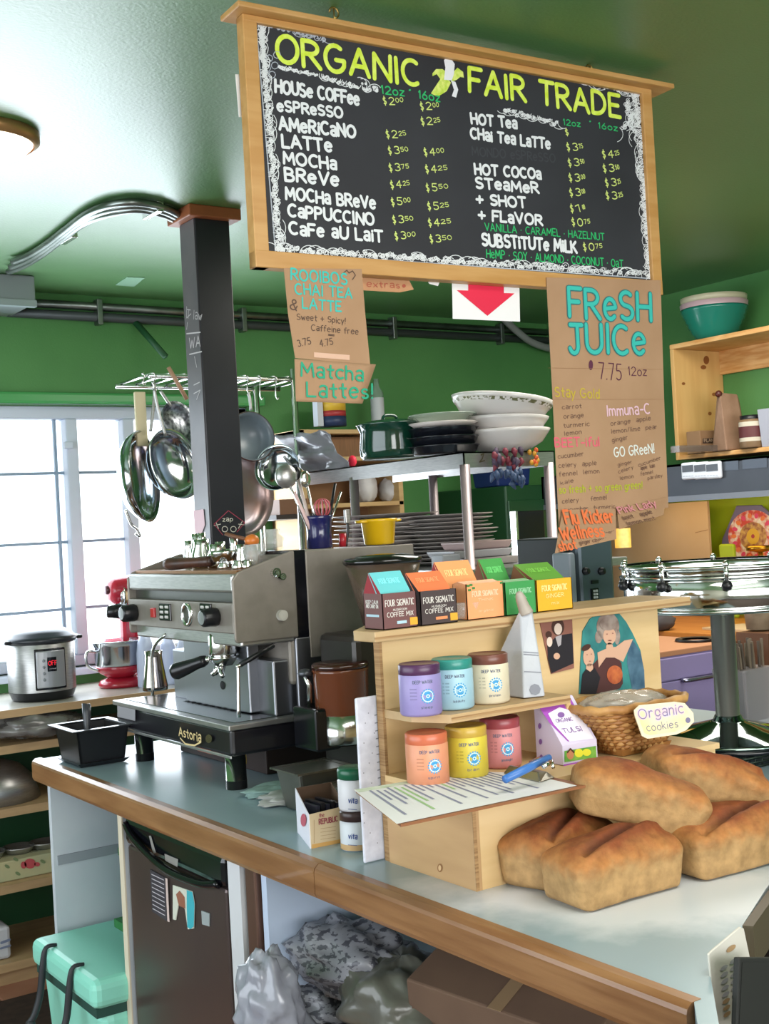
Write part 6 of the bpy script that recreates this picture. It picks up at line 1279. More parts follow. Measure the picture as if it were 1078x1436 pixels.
# note, chilli strings and blue box on the shelf end
se = Plane((0,SY0-.001,0),(0,-1,0)); mb = MB(); se.line(mb,[(674,638),(678,636),(676,643),(672,648),(679,646)],.004,.001); tag(mb.build('shelf_marker', mat('black_yellow_mark','#3d3618',.6)),'small handwritten 2 mark on the steel shelf end','marker')
cs = thing('chilli_ristra','cluster of small blue and red knitted chillies hanging from shelf end','decoration',tuple(at(712,640,'y',SY0-.02)))
g_ = random.Random(5)
for k_ in range(34):
    x_,y_ = 712+g_.uniform(-22,20),625+g_.uniform(0,48); p = at(x_,y_,'y',SY0-.02-g_.random()*.025)
    cc = mat('blue_pepper','#3c4f70',.5) if y_>648 else (mat('maroon_pepper','#7b2f3e',.5) if g_.random()<.6 else mat('plum_pepper','#57475c',.5))
    MB().tube([p,p+Vector((g_.uniform(-.006,.006),0,-.012)),p+Vector((g_.uniform(-.01,.01),0,-.03))],[.005,.011,.003],7).build('pepper', cc, cs)
of = thing('orange_ornament','small orange and yellow flower ornament at right of shelf end','decoration',tuple(at(750,645,'y',SY0-.02)))
for k_ in range(9):
    p = at(750+g_.uniform(-8,7),643+g_.uniform(-13,14),'y',SY0-.02); MB().ball(p,.0095,8,(1,.5,1)).build('petal', mat('orange_petal','#c9521f',.5) if k_%2 else mat('yellow_petal','#c98f2a',.5), of)
# plates on the lower tier
PLT = mat('white_plate_glaze','#d6cdc8',.25,coat=.3); PLT2 = mat('grey_plate_glaze','#a39a97',.3,coat=.3)
def stack(pxc,y,hw,n,zt,grp_,lab,z0=Z2+.001,g=1,oval=1):
    x = at(pxc,740,'y',y).x; r = (at(pxc+hw,740,'y',y).x-x); top = at(pxc,zt,'y',y).z; dz = (top-z0)/n; q = random.Random(g); me = None
    for k_ in range(n):
        f = q.uniform(.84,1.04) if g==2 else q.uniform(.98,1.02)
        o = MB().lathe([(0,0),(r*.55,0),(r*.62,.003),(r*.98,dz*.95),(r*1.0,dz*.95+.002),(r*.97,dz*.95+.003),(r*.6,.005),(0,.005)],30,(0,0,0)).build('plate', PLT if (k_%3 or g==1) else PLT2) if me is None else None
        if o is None: o = bpy.data.objects.new('plate', me); S.collection.objects.link(o)
        else: me = o.data
        o.location = (x+q.uniform(-.004,.004),y,z0+k_*dz); o.scale = (f,f*oval,1)
        if k_%4==3:
            o.material_slots[0].link = 'OBJECT'; o.material_slots[0].material = PLT2
        tag(o,lab,'plate',grp_)
stack(540,3.72,60,12,722,'plates stacked behind the yellow pot','pale plate in the stack behind the yellow pot',g=1)
stack(630,3.5,52,13,722,'plates stacked behind the carton row','pale plate in the taller stack left of the steel leg',g=2)
for k_,(x_,y_,w_,d_,z0,h_,m_,lb) in enumerate(((692,3.16,40,.09,Z2+.001,.026,PLT2,'long grey lidded tray at the bottom beside the front shelf leg'),(680,3.16,42,.08,Z2+.028,.026,mat('pale_grey_dish','#b5b3b8',.3),'pale rectangular serving dish beside the front shelf leg'),(690,3.16,34,.07,Z2+.055,.026,mat('dusty_pink_dish','#b39a98',.4),'dusty pink rectangular dish on top beside the shelf leg'))):
    xc = at(x_,760,'y',y_).x; w2 = at(x_+w_,760,'y',y_).x-xc; w2 = min(w2,.13)
    tag(MB().frus((xc+.03,y_+.12),(w2*.9,d_*.85),(w2,d_),z0,z0+h_).build('serving_dish', m_, None, bevel=.005),lb,'dish')
tag(MB().box(*(lambda a: (a.x,3.06,Z2+.001))(at(620,770,'y',3.06)),at(645,770,'y',3.06).x,3.12,Z2+.05).build('grey_carton', mat('silver_grey_card','#9b9ca3',.4), None, bevel=.003),'small silver grey carton behind the orange-lidded coffee carton','carton')
# dark bin and dark green cabinet behind
dgx0 = at(690,700,'y',4.6).x; dc = thing('green_cabinet','tall dark green cabinet standing in the room corner','cabinet',(dgx0+.3,4.8,0))
DGC = mat('dark_green_cabinet','#173f22',.4); zc1 = at(690,682,'y',4.5).z
MB().box(dgx0,4.5,0,dgx0+.55,5.08,zc1).build('body', DGC, dc, bevel=.008)
MB().box(dgx0+.005,4.488,.1,dgx0+.545,4.5,zc1-.07).build('door', DGC, dc, bevel=.006)
bb = thing('blue_crate','dark blue plastic crate on top of the dark green cabinet','crate',(dgx0+.2,4.7,zc1)); BLU = mat('dark_blue_plastic','#1b2c5c',.35)
xe = at(746,670,'y',4.55).x; xs_ = at(690,670,'y',4.55).x+.03
MB().frus(((xs_+xe)/2,4.65),((xe-xs_)/2*.9,.09),((xe-xs_)/2,.1),zc1+.001,zc1+.12).build('body', BLU, bb, bevel=.008)
MB().box(xs_-.005,4.54,zc1+.115,xe+.005,4.76,zc1+.13).build('rim', BLU, bb)
bn = thing('dark_monitor','dark upright panel with chrome edge behind the prep shelf','screen',tuple(at(750,745,'y',3.9)))
xa_,xb_ = at(726,745,'y',3.9).x,at(764,745,'y',3.9).x; za_,zb_ = at(745,716,'y',3.9).z, at(745,800,'y',3.9).z
MB().box(xa_,3.9,zb_,xb_,3.93,za_).build('panel', BLACKG, bn, bevel=.004); MB().box(xa_-.012,3.895,zb_,xa_,3.93,za_).build('chrome_edge', CHROME, bn)
MB().box(xa_-.02,3.85,Z2-.5,xb_-.02,4.05,zb_).build('stand', mat('dark_stand','#12201a',.7), bn)
MB().box(xa_-.02,3.84,0,xb_-.02,4.08,Z2-.5).build('foot', mat('dark_stand','#12201a',.7), bn)
# bookcase on the back wall
kx1 = at(567,720,'y',4.8).x; kx0 = at(420,620,'y',4.8).x; kz1 = at(420,596,'y',4.8).z; LW = mat('light_shelf_wood','#c7a878',.5,0,'#b9986a',4,stretch=(1,1,6))
kc_ = thing('bookcase','light wooden bookcase against the back wall filled with crockery','bookcase',((kx0+kx1)/2,4.95,0))
sz = [kz1-.02, at(500,640,'y',4.8).z, at(540,703,'y',4.8).z, at(540,780,'y',4.8).z, .8,.3]
for z_ in sz: MB().box(kx0,4.8,z_-.02,kx1 if z_<kz1-.1 else kx1,5.08,z_).build('shelf', LW, kc_, bevel=.002)
MB().box(kx0,4.8,0,kx0+.025,5.08,kz1-.02).build('side_panel', LW, kc_); MB().box(kx1-.025,4.8,0,kx1,5.08,kz1-.02).build('side_panel', LW, kc_)
MB().box(kx0,5.07,0,kx1,5.085,kz1-.04).build('back_board', mat('brown_back_board','#8a6443',.6), kc_)
MB().box(kx0+.03,4.86,sz[1]+.001,kx0+.4,5.0,sz[0]-.03).build('drawer_unit', mat('slatted_brown_wood','#8d6747',.6,0,'#7a583c',60,stretch=(6,1,.2)), kc_)
for k_,(x_,w_,h_) in enumerate(((512,20,.085),(545,17,.06))):
    xc = at(x_,690,'y',4.9).x; tag(blob((xc,4.9,sz[2]+h_*.85),(w_*.0027,.06,h_),60+k_,26,.1).build('white_bag', mat('white_bag_plastic','#c9c6c6',.4,0,'#aaa6a8',8,bump=.5,bscale=14)),'%s white filled plastic bag on the bookcase shelf under the steel edge'%('left','right')[k_],'bag')
for k_,x_ in enumerate((478,500,532,552)):
    xc = at(x_,720,'y',4.88).x; tag(MB().lathe([(0,0),(.025,0),(.04,.03),(.038,.045),(.012,.06),(.008,.075),(0,.08)],20,(xc,4.88,sz[3]+.001)).build('teapot_jar', mat('dark_crock' if k_<2 else 'pale_crock','#6a5b50' if k_<2 else '#b3aaa5',.3)),('dark lidded crock on bookcase, left of pair','dark lidded crock on bookcase nearest the chrome leg','pale lidded crock on bookcase right of the chrome leg','pale lidded crock on bookcase at its right end')[k_],'crock')
cn = thing('striped_tin','tin with yellow, red and blue bands on top of the bookcase','tin',tuple(at(467,590,'y',4.88)))
xc = at(467,590,'y',4.88).x; z0 = kz1; hh = at(467,560,'y',4.88).z-z0; rr_ = .062
for k_,(a_,b_,cc) in enumerate(((0,.35,'#2c3a5c'),(.35,.55,'#a9383a'),(.55,1.0,'#d9b13c'))): MB().lathe([(0,hh*a_),(rr_,hh*a_),(rr_,hh*b_),(0,hh*b_)],28,(xc,4.88,z0+.001)).build('band', mat('tin_band_%d'%k_,cc,.4), cn)
MB().box(xc-.095,4.86,z0+.001,xc-.065,4.9,z0+hh).build('white_side', mat('white_side_plate','#c9cbd5',.5), cn)
bx2 = at(529,570,'y',4.88).x; bo = thing('clear_bottle','clear bottle with white label on top of the bookcase','bottle',(bx2,4.88,kz1)); zb_ = at(529,532,'y',4.88).z-kz1
MB().lathe([(0,0),(.03,0),(.032,.005),(.032,zb_*.7),(.014,zb_*.85),(.013,zb_),(0,zb_)],24,(bx2,4.88,kz1+.001)).build('glass', clearm('clear_bottle_glass','#8aa392',.6), bo)
MB().lathe([(.0325,zb_*.08),(.0325,zb_*.6)],24,(bx2,4.88,kz1+.001)).build('label', mat('grey_white_label','#b7bcc0',.5), bo)
wx3 = at(392,712,'y',4.6); tag(MB().box(wx3.x-.0,4.6,wx3.z-.03,at(420,712,'y',4.6).x+.04,4.75,wx3.z+.035).build('wooden_box', mat('brown_wood_box','#6b4a34',.5)), 'small brown wooden box on the jar shelf behind the crock','box')
js = thing('narrow_shelf','narrow dark shelf bracketed to the window jamb behind the machine','shelf',(wx3.x,4.8,wx3.z-.05)); MB().box(wx3.x-.03,4.58,wx3.z-.05,wx3.x+.25,5.1,wx3.z-.031).build('board', mat('dark_shelf_board','#2a211e',.5), js)
# ================================================================ right wall: pine shelf, hood, panels
YP = at(1018,600,'x',XW).y; xf_ = at(950,600,'y',YP).x; zt_ = at(950,490,'y',YP).z; zb2 = at(958,645,'y',YP).z
ps = thing('wall_shelf','knotty pine open wall shelf above the steel hood at right','shelf',(XW-.2,3.8,zb2))
MB().box(xf_,YP,zb2,XW-.001,YP+.022,zt_).build('side_panel', mat('pale_pine_side','#d9b172',.5,0,'#cfa264',3,bump=.08,stretch=(6,1,.8)), ps, bevel=.003)
MB().box(xf_,2.6,zt_,XW-.001,YP+.022,zt_+.022).build('top_board', PINEX, ps, bevel=.003)
MB().box(xf_,2.6,zb2,XW-.001,YP,zb2+.02).build('bottom_board', PINEX, ps, bevel=.003)
MB().box(XW-.02,2.6,zt_-.11,XW-.001,YP,zt_).build('back_rail', PINEX, ps)
kp = Plane((0,YP-.0006,0),(0,-1,0)); mb = MB()
for x_,y_,a_,b_ in ((990,505,4,6),(958,538,2.5,2),(1001,553,3,2.5),(995,580,2.5,2.5),(986,515,4,3)): kp.oval(mb,x_,y_,a_,b_,.0006)
mb.build('knots', mat('pine_knot','#8c5426',.6), ps)
zs_ = zt_+.023; 
yb_ = YP; 
for yy in [YP-.02*i for i in range(40)]:
    if at(1003,470,'y',yy).x < XW-.17: yb_ = yy; break
bxm = at(1003,470,'y',yb_).x; sc_r = (at(1043,430,'y',yb_).x-at(963,430,'y',yb_).x)/2*.78
TG = mat('teal_ribbed_glaze','#1f7a68',.2,coat=.4); hb3 = at(1000,417,'y',yb_).z-zs_
mbw = thing('mixing_bowls','teal ribbed bowl nesting a cream rim bowl on the pine shelf','bowls',(bxm,yb_,zs_))
pr_b = [(0,0),(sc_r*.45,0),(sc_r*.48,.004)]+[(sc_r*(.5+.5*(t/12)**.7)+(.002 if t%2 else -.001),.004+hb3*.72*t/12) for t in range(1,13)]+[(sc_r*.98,hb3*.73)]
MB().lathe(pr_b,44,(bxm,yb_,zs_+.001)).build('teal_bowl', TG, mbw)
MB().lathe([(sc_r*.98,hb3*.73),(sc_r*1.0,hb3*.85),(sc_r*.98,hb3*.86)],44,(bxm,yb_,zs_+.001)).build('pink_band', mat('pale_pink_glaze','#bfa3a8',.3), mbw)
MB().lathe([(sc_r*.93,hb3*.86),(sc_r*.97,hb3*.9),(sc_r*.98,hb3*.99),(sc_r*.92,hb3),(sc_r*.85,hb3*.8),(0,hb3*.3)],44,(bxm,yb_,zs_+.001)).build('cream_rim', mat('cream_glaze','#bdb89c',.3), mbw)
# goods on the pine shelf
zf = zb2+.021; yq = 3.74
def px_x(px,y): return at(px,620,'y',y).x
c1 = px_x(982,yq); gbx = thing('card_box','small brown card box with printed label on the pine shelf','box',(c1,yq,zf)); gw = px_x(1014,yq)-c1
MB().box(c1,yq,zf,c1+gw,yq+.08,zf+.10).build('carton', mat('tan_carton','#8a6a4c',.7), gbx, bevel=.003); sq = Plane((0,yq-.0006,0),(0,-1,0)); mb = MB(); sq.shape(mb,[(985,615),(985,622),(1004,621),(1004,614)][::1]); mb.build('label', mat('dark_label','#3c2c25',.6), gbx); mb = MB(); sq.text(mb,'PLANK',987,620,1003,619,4,.2,.0012); mb.build('print', mat('tan_print2','#b39b7e',.6), gbx)
gl_ = px_x(975,3.9); tag(MB().box(px_x(952,3.66),3.66,zf,px_x(1010,3.66),3.71,zf+.028).build('glass_tray', clearm('smoky_glass_tray','#6b6058',.6)),'low smoky glass tray in front of the small brown card box','tray')
y2 = 3.60; b0,b1_ = px_x(1018,y2),px_x(1046,y2); fb = thing('flour_sack','tall folded brown paper sack with dark clip on the pine shelf','sack',(b0,y2,zf)); zt3 = at(1030,550,'y',y2).z
MB().hexa([(b0,y2,zf),(b1_,y2-.01,zf),(b1_+.06,y2+.1,zf),(b0+.02,y2+.1,zf),(b0+.0,y2+.02,zt3),(b1_-.03,y2+.01,zt3-.005),(b1_+.06,y2+.07,zt3-.03),(b0+.04,y2+.07,zt3)]).build('sack', mat('crumpled_sack','#9a7a64',.7,0,'#856650',9,bump=.8,bscale=25), fb, bevel=.006)
MB().ball((b0+.005,y2+.03,zt3-.005),.016,12).build('clip', mat('red_brown_clip','#4f211b',.4), fb)
y3 = 3.50; j0 = px_x(1055,y3); jt_ = thing('spice_jar','glass jar with dark lid and maroon label on the pine shelf','jar',(j0,y3,zf)); jr = (px_x(1066,y3)-px_x(1043,y3))/2; jh = at(1055,583,'y',y3).z-zf
MB().lathe([(0,0),(jr*.95,0),(jr,.005),(jr,jh*.85),(jr*.85,jh*.88)],28,(j0,y3,zf+.001)).build('glass', mat('brown_jar_contents','#7c6348',.4), jt_)
MB().lathe([(jr*.88,jh*.88),(jr*.9,jh),(0,jh)],28,(j0,y3,zf+.001)).build('lid', BLACK, jt_); MB().lathe([(jr*1.01,jh*.2),(jr*1.01,jh*.8)],28,(j0,y3,zf+.001)).build('label', mat('cream_jar_label','#c5bcaa',.5), jt_); MB().lathe([(jr*1.02,jh*.32),(jr*1.02,jh*.66)],28,(j0,y3,zf+.001)).build('label_band', mat('maroon_band','#5a2a2c',.5), jt_)
y4 = 3.36; tag(MB().hexa([(px_x(1090,y4),y4,zf),(px_x(1120,y4),y4,zf),(px_x(1120,y4),y4+.08,zf),(px_x(1090,y4),y4+.08,zf),(px_x(1086,y4),y4,zf+.16),(px_x(1116,y4),y4,zf+.16),(px_x(1116,y4),y4+.08,zf+.16),(px_x(1086,y4),y4+.08,zf+.16)]).build('grey_bag', mat('grey_white_bag','#9fa1ae',.5)),'grey-white bag at the right frame edge on the pine shelf','bag')
# hood
hz0 = at(1074,692,'x',4.1).z; hz1 = at(1074,655,'x',4.2).z
hd = thing('extractor_hood','long stainless extractor hood under the pine wall shelf','hood',(4.3,3.7,hz0)); hx0_ = 4.02; hyE = 4.50
hzb = at(950,703,'x',hx0_).z; hzt = min(at(960,650,'x',hx0_).z, zb2-.004)
HS = mat('grey_hood_steel','#3f434a',.45,.4,'#373b42',4)
MB().box(hx0_,2.4,hzb+.02,hx0_+.012,hyE,hzt).box(hx0_,2.4,hzt-.01,XW-.001,hyE,hzt).box(hx0_,hyE-.012,hzb+.02,XW-.001,hyE,hzt).box(hx0_+.03,2.4,hzb+.06,XW-.001,hyE,hzb+.07).build('canopy', HS, hd)
MB().box(hx0_-.006,2.4,hzb-.002,hx0_+.02,hyE+.002,hzb+.022).build('lower_lip', mat('bright_hood_lip','#70757d',.5,.4), hd)
MB().box(hx0_+.2,3.2,hzb+.045,hx0_+.38,4.2,hzb+.058).build('light_lens', mat('warm_lit_lens','#ffdc9a',.4,emit=3), hd)
for k_ in range(6): MB().box(hx0_-.002,2.75+k_*.14,hzt-.045,hx0_+.001,2.87+k_*.14,hzt-.008).build('vent_panel', mat('dark_vent','#474c54',.4,.6), hd)
hp_ = Plane((hx0_-.001,0,0),(-1,0,0))
for k_,x_ in enumerate((969,986,1003)):
    p_ = hp_.at(x_,661-k_*.6); t = thing('kitchen_timer','%s white digital timer stuck on the hood front'%('left','middle','right')[k_],'timer',tuple(p_),group='white timers on the hood')
    MB().box(p_.x-.02,p_.y-.040,p_.z-.034,p_.x-.0,p_.y+.040,p_.z+.038).build('case', mat('white_timer_plastic','#c6ccd6',.35), t, bevel=.008)
    MB().box(p_.x-.0215,p_.y-.03,p_.z-.002,p_.x-.019,p_.y+.03,p_.z+.026).build('display', mat('dark_lcd','#272c33' if k_<2 else '#5d5f5c',.3), t)
    mb = MB(); write(mb,'----',(p_.x-.0205,p_.y+.028,p_.z-.024),(p_.x-.0205,p_.y-.028,p_.z-.024),Vector((0,0,.01)),Vector((-1,0,0)),.2,.0006); mb.build('buttons', mat('grey_timer_buttons','#8b96a5',.5), t)
limeY0 = at(990,760,'x',XW-.012).y
struct('trim_2', MB().box(XW-.012,2.4,1.0,XW-.001,limeY0+1.2,hzb+.05), LIME)
bb_ = thing('beige_panel','warm-lit beige wooden backboard under the hood end','panel',(4.4,4.4,1.2)); pY = at(995,760,'x',4.5).y
MB().box(4.52,pY+.02,1.0925,4.534,pY+1.0,hzb-.003).build('board', mat('beige_board','#cbb08a',.5,0,'#c3a67e',3), bb_)
mb = MB(); q_ = Plane((4.5195,0,0),(-1,0,0)); q_.line(mb,[(975,747),(992,743)],.003); mb.build('scratch', mat('scratch','#8f7048',.7), bb_)
MB().box(4.534,pY+.1,1.0925,XW-.022,pY+.3,1.2).build('batten', LW, bb_)
# hexagonal floral plate leaning on lime panel
hp0 = Plane((XW-.05,0,0),(-1,0,.0)); hc = thing('floral_plate','purple-rimmed octagonal plate with red floral mandala under the hood','plate',tuple(hp0.at(1048,750)))
pts = [hp0.at(*p) for p in ((1032,709),(1066,708),(1100,738),(1100,782),(1022,786),(1011,768),(1012,756))]
MB().prism(pts,(.012,0,0)).build('rim', mat('purple_plate_rim','#6e6686',.35), hc, bevel=.004)
cxm, cym = 1056,752
def hoval(x,y,a,b,l): mb = MB(); hp0.oval(mb,x,y,a,b,l,28); return mb
hoval(cxm,cym,35,37,.001).build('floral_ring', mat('red_orange_flowers','#c8452f',.4,0,'#e3dcc8',26,lo=.42,hi=.62), hc)
hoval(cxm,cym,19,20,.0016).build('inner_ring', mat('brown_gold_ring','#8a4a2c',.4,0,'#c9a050',50), hc)
hoval(cxm,cym,9,11,.0022).build('yellow_centre', mat('yellow_flower_centre','#d2a51f',.4), hc); hoval(cxm,cym,2.4,3,.0028).build('centre_dot', mat('red_dot','#a8352a',.4), hc)
mb = MB(); mb2 = MB()
for i in range(18):
    a = i*20; mb_ = (mb if i%2 else mb2); hp0.oval(mb_,cxm+27*math.cos(R(a)),cym+29*math.sin(R(a)),4,3,.0022,8,a)
mb.build('petals', mat('orange_petal_print','#e07b3c',.4), hc); mb2.build('petals', mat('pink_petal_print','#d8426a',.4), hc)
# brass stand in front of the plate, lime leaf card
bp0 = at(1066,775,'x',4.45); bs = thing('brass_stand','small brass dish stand in front of the floral plate','stand',tuple(bp0))
zt4 = at(1066,760,'x',4.45).z; MB().lathe([(0,0),(.05,0),(.05,.01),(.012,.02),(.01,.06),(.06,.07),(.06,.09),(0,.09)],24,(4.45,bp0.y,1.33)).build('dish', mat('brass','#b98a2c',.25,.9), bs)
MB().tube([(4.45,bp0.y-.06,1.06),(4.45,bp0.y-.06,1.33),(4.45,bp0.y+.06,1.33),(4.45,bp0.y+.06,1.06)],.006,6).build('frame', mat('brass','#b98a2c',.25,.9), bs)
lc = at(1020,775,'x',4.5); tag(MB().box(4.49,lc.y-.045,1.0905,4.51,lc.y+.045,lc.z+.04).build('lime_tab', LIME, None, bevel=.02),'rounded lime green card propped under the floral plate','card')
# shelf below / long pine work ledge at right and purple drawer unit
ycx = 3.0
pl_z = at(960,875,'x',3.9).z
pw = thing('pine_work_shelf','orange pine stepped ledge behind the chrome stand','shelf',(4.2,3.4,1.0))
ORP = mat('orange_pine','#b9722f',.45,0,'#c9823a',4,stretch=(6,1,6))
MB().box(3.9,2.2,1.05,XW-.02,4.3,1.09).build('upper_board', ORP, pw, bevel=.003)
MB().box(3.55,2.2,.90,XW-.02,4.45,.94).build('lower_board', mat('brown_pine','#8f5a2e',.45,0,'#7d4c26',4), pw, bevel=.003)
MB().box(3.9,2.2,.94,3.92,4.3,1.05).build('riser', ORP, pw)
MB().box(3.9,2.2,0,XW-.02,4.3,.90).build('base_unit', mat('brown_base_unit','#5d3b22',.6), pw)
du0 = at(1000,960,'x',3.0); du = thing('drawer_unit','lavender drawer cabinet with silver handle behind the display','cabinet',(3.2,3.1,0))
LAV = mat('lavender_paint','#8f83b0',.45)
ztop = at(935,915,'y',2.95).z; xl = at(925,960,'y',2.95).x; xr = at(1060,960,'y',2.95).x
xr = min(xr,3.22)
MB().box(xl-.25,2.96,0,xr+.3,3.40,ztop-.01).build('body', LAV, du, bevel=.004)
MB().box(xl-.26,2.95,ztop-.015,xr+.31,3.41,ztop+.005).build('top', mat('pinkish_wood_top','#b5805f',.5), du, bevel=.003)
zd = at(965,950,'y',2.95).z
MB().box(xl-.24,2.945,.2,xr+.29,2.96,zd-.004).build('drawer', LAV, du, bevel=.003)
MB().box(xl-.24,2.945,zd,xr+.29,2.96,ztop-.02).build('drawer', LAV, du, bevel=.003)
ha,hb__ = at(965,954,'y',2.92),at(1035,958,'y',2.92)
MB().tube(cat_rom([(ha.x,2.945,ha.z),(ha.x+.005,2.92,ha.z),(hb__.x,2.92,ha.z-.0),(hb__.x+.005,2.945,ha.z)],5),.0075,8).build('handle', mat('silver_handle','#8b8aa0',.25,.9), du)
MB().lathe([(.05,0),(.075,.004),(.07,.01),(.05,.008)],24,(at(985,912,'y',3.05).x,3.08,ztop+.005)).build('dark_ring', BLACK, du)
for k_,(x_,y_,rr_,lb) in enumerate(((925,3.35,.0,'x'),)): pass
dk = at(930,862,'y',3.8); tag(blob((at(920,865,'y',3.7).x,3.7,1.13),(.09,.06,.045),77,24,.1).build('dark_bundle', mat('dark_grey_cloth','#4d4a4e',.8)),'dark grey cloth bundle under the chrome drum','cloth')
tag(MB().hexa([(4.0,3.3,1.091),(4.2,3.25,1.091),(4.22,3.5,1.091),(4.02,3.55,1.091),(4.0,3.3,1.10),(4.2,3.25,1.10),(4.22,3.5,1.10),(4.02,3.55,1.10)]).build('paper_pad', mat('cream_pad','#c9b18c',.7)),'cream paper pad on the pine ledge behind the chrome drum','paper')
u_ = at(1064,868,'y',2.9); tag(MB().lathe([(0,0),(.045,0),(.055,.1),(.06,.13),(.055,.13),(.05,.1),(0,.02)],28,(u_.x,2.9,at(1064,882,'y',2.9).z)).build('stone_crock', mat('speckled_stoneware','#a59680',.4,0,'#8d7f6b',30)),'speckled stoneware crock beneath the chrome drum at right','crock')
pdz = at(1064,884,'y',2.9).z; tag(MB().box(u_.x-.08,2.8,.0,u_.x+.08,2.94,pdz-.001).build('side_cabinet', mat('brown_base_unit','#5d3b22',.6)),'brown cabinet end carrying the stoneware crock','cabinet')
# ================================================================ chrome drum on a pole
sx_,sy_ = 2.28,1.95; sd_ = thing('drum_stand','chrome drum-shaped display on pole with domed base and lug screws','display stand',(sx_,sy_,ZC))
CD = mat('mirror_chrome','#d2d4d2',.1,1)
p_b = at(1021,1015,'y',sy_); sx_ = p_b.x; zb5 = ZC+.045
zt5, zl5 = at(1010,790,'y',sy_).z, at(1010,848,'y',sy_).z; rd5 = .222
MB().lathe([(rd5*.99,zl5),(rd5,zl5+.002),(rd5,zt5),(rd5*.99,zt5),(rd5*.985,zt5-.01),(rd5*.98,zl5)],64,(sx_,sy_,0)).build('drum_shell', CD, sd_)
for z_ in (zt5,zl5,zt5-.022): MB().lathe([(rd5*1.0,z_-.006),(rd5*1.035,z_-.003),(rd5*1.04,z_+.002),(rd5*1.01,z_+.006),(rd5*.99,z_+.005)],64,(sx_,sy_,0)).build('hoop', CD, sd_)
MB().lathe([(0,zl5+.002),(rd5*.985,zl5+.002),(rd5*.985,zl5+.006),(0,zl5+.006)],48,(sx_,sy_,0)).build('drum_floor', CD, sd_)
for i in range(10):
    a = R(36*i+8); c,s_ = math.cos(a),math.sin(a); x,y = sx_+c*rd5*1.03,sy_+s_*rd5*1.03
    lg = MB().tube([(x,y,zt5+.006),(x,y,zt5-.03)],.0055,8).ball((x,y,zt5+.008),.008,10).build('lug', CD, sd_)
    MB().lathe([(0,-.012),(.009,-.009),(.0125,0),(.009,.009),(0,.012)],12,(x+c*.004,y+s_*.004,zt5-.038)).build('black_nut', BLACK, lg)
MB().cyl((sx_,sy_,zb5+.03),(sx_,sy_,zl5+.004),.0275,24).build('pole', mat('satin_pole','#a8a49e',.3,.85), sd_)
MB().lathe([(.0,.05),(.03,.05),(.034,.04),(.045,.036),(.10,.022),(.165,.004),(.175,0),(.17,-.004),(0,-.004)],56,(sx_,sy_,zb5)).build('base_dome', mat('mirror_base','#7f8f88',.05,1), sd_)
MB().lathe([(.0,-.004),(.172,-.004),(.176,-.012),(.17,-.016),(0,-.016)],56,(sx_,sy_,zb5)).build('base_ring', BLACKG, sd_)
wr = thing('wire_basket','dark green wire basket under the drum stand base','basket',(sx_,sy_,ZC)); WDG = mat('dark_wire','#26332a',.4,.6)
zt6 = zb5-.018
if zt6 > ZC+.01:
    for z_ in (ZC+.004,(ZC+zt6)/2,zt6-.003): MB().tube([(sx_-.14,sy_-.14,z_),(sx_+.14,sy_-.14,z_),(sx_+.14,sy_+.14,z_),(sx_-.14,sy_+.14,z_)],.003,6,True).build('wire', WDG, wr)
    for i in range(12):
        t_ = -.13+i*.26/11
        MB().tube([(sx_+t_,sy_-.14,ZC+.003),(sx_+t_,sy_-.14,zt6-.002),(sx_+t_,sy_+.14,zt6-.002),(sx_+t_,sy_+.14,ZC+.003)],.002,5).build('wire', WDG, wr)
# plastic tub with straws
q0 = at(1055,1000,'y',2.12); z_t = at(1050,938,'y',2.12).z; stt = thing('straw_tub','frosted plastic tub full of dark straws beside the chrome pole','tub',(q0.x,2.12,ZC)); 
FR = clearm('frosted_tub','#a9a2a6',.5,.3)
MB().frus((q0.x+.02,2.16),(.042,.042),(.062,.055),ZC+.001,z_t).build('tub', FR, stt, bevel=.006)
g_ = random.Random(9); zt7 = at(1050,895,'y',2.14).z
sm_ = [mat('dark_straw','#4d4238',.6), mat('tan_straw','#6b5d4d',.6)]
for k_ in range(16):
    x_ = q0.x-.02+k_%8*.012; y_ = 2.13+(k_//8)*.03; o = MB().tube([(x_,y_,ZC+.02),(x_+g_.uniform(-.012,.006)-.012*(1-k_%8/8),y_,zt7-g_.random()*.02)],.0042,6).build('straw', sm_[k_%2], stt)
# dark shapes on the counter's right: brown jar tops behind the sign
jx = at(985,1000,'y',2.2); tag(MB().lathe([(0,0),(.05,0),(.055,.05),(.03,.07),(0,.072)],20,(jx.x,2.4,ZC+.001)).build('dark_bowl', mat('dark_brown_bowl','#3a2c22',.4)),'dark brown bowl in front of the lavender drawers','bowl')
# pastry-case card and black terminal at bottom right
ca,cbq,cc_ = at(994,1336,'z',1.06),at(1042,1300,'z',1.06),at(1036,1436,'z',.93)
hp = thing('hole_card','tall cream card printed with rows of grey and tan ovals at counter end','card',tuple(ca))
A0 = Vector((1.221,1.096,1.03)); B0 = Vector((1.331,1.133,1.03)); nn = (B0-A0).cross(Vector((0,0,-1))).normalized(); nn = nn if nn.y<0 else -nn; A0 += nn*.022; _q = Plane(A0,nn)
MB().prism([_q.at(*p) for p in ((994,1338),(1000,1332),(1038,1300),(1043,1302),(1052,1345),(1066,1450),(1005,1450))],nn*-.003).build('card', mat('cream_punched_card','#cfcbc2',.5), hp, bevel=.001)
cpn = Plane(A0,nn); mb = MB(); m2 = MB(); m3 = MB()
m2b = m2
cpn.oval(m2b,1024,1330,8,3.4,.001,14,-38)
for r_ in range(8):
    for c_ in range(2):
        x_,y_ = 1014+c_*13+r_*.6,1357+r_*9.3-c_*9
        tgt = m2b if (r_>4 and c_==0) else (m3 if (r_>4 and c_==1) else mb)
        cpn.oval(tgt,x_,y_,6.2,2.8,.001,12,-38)
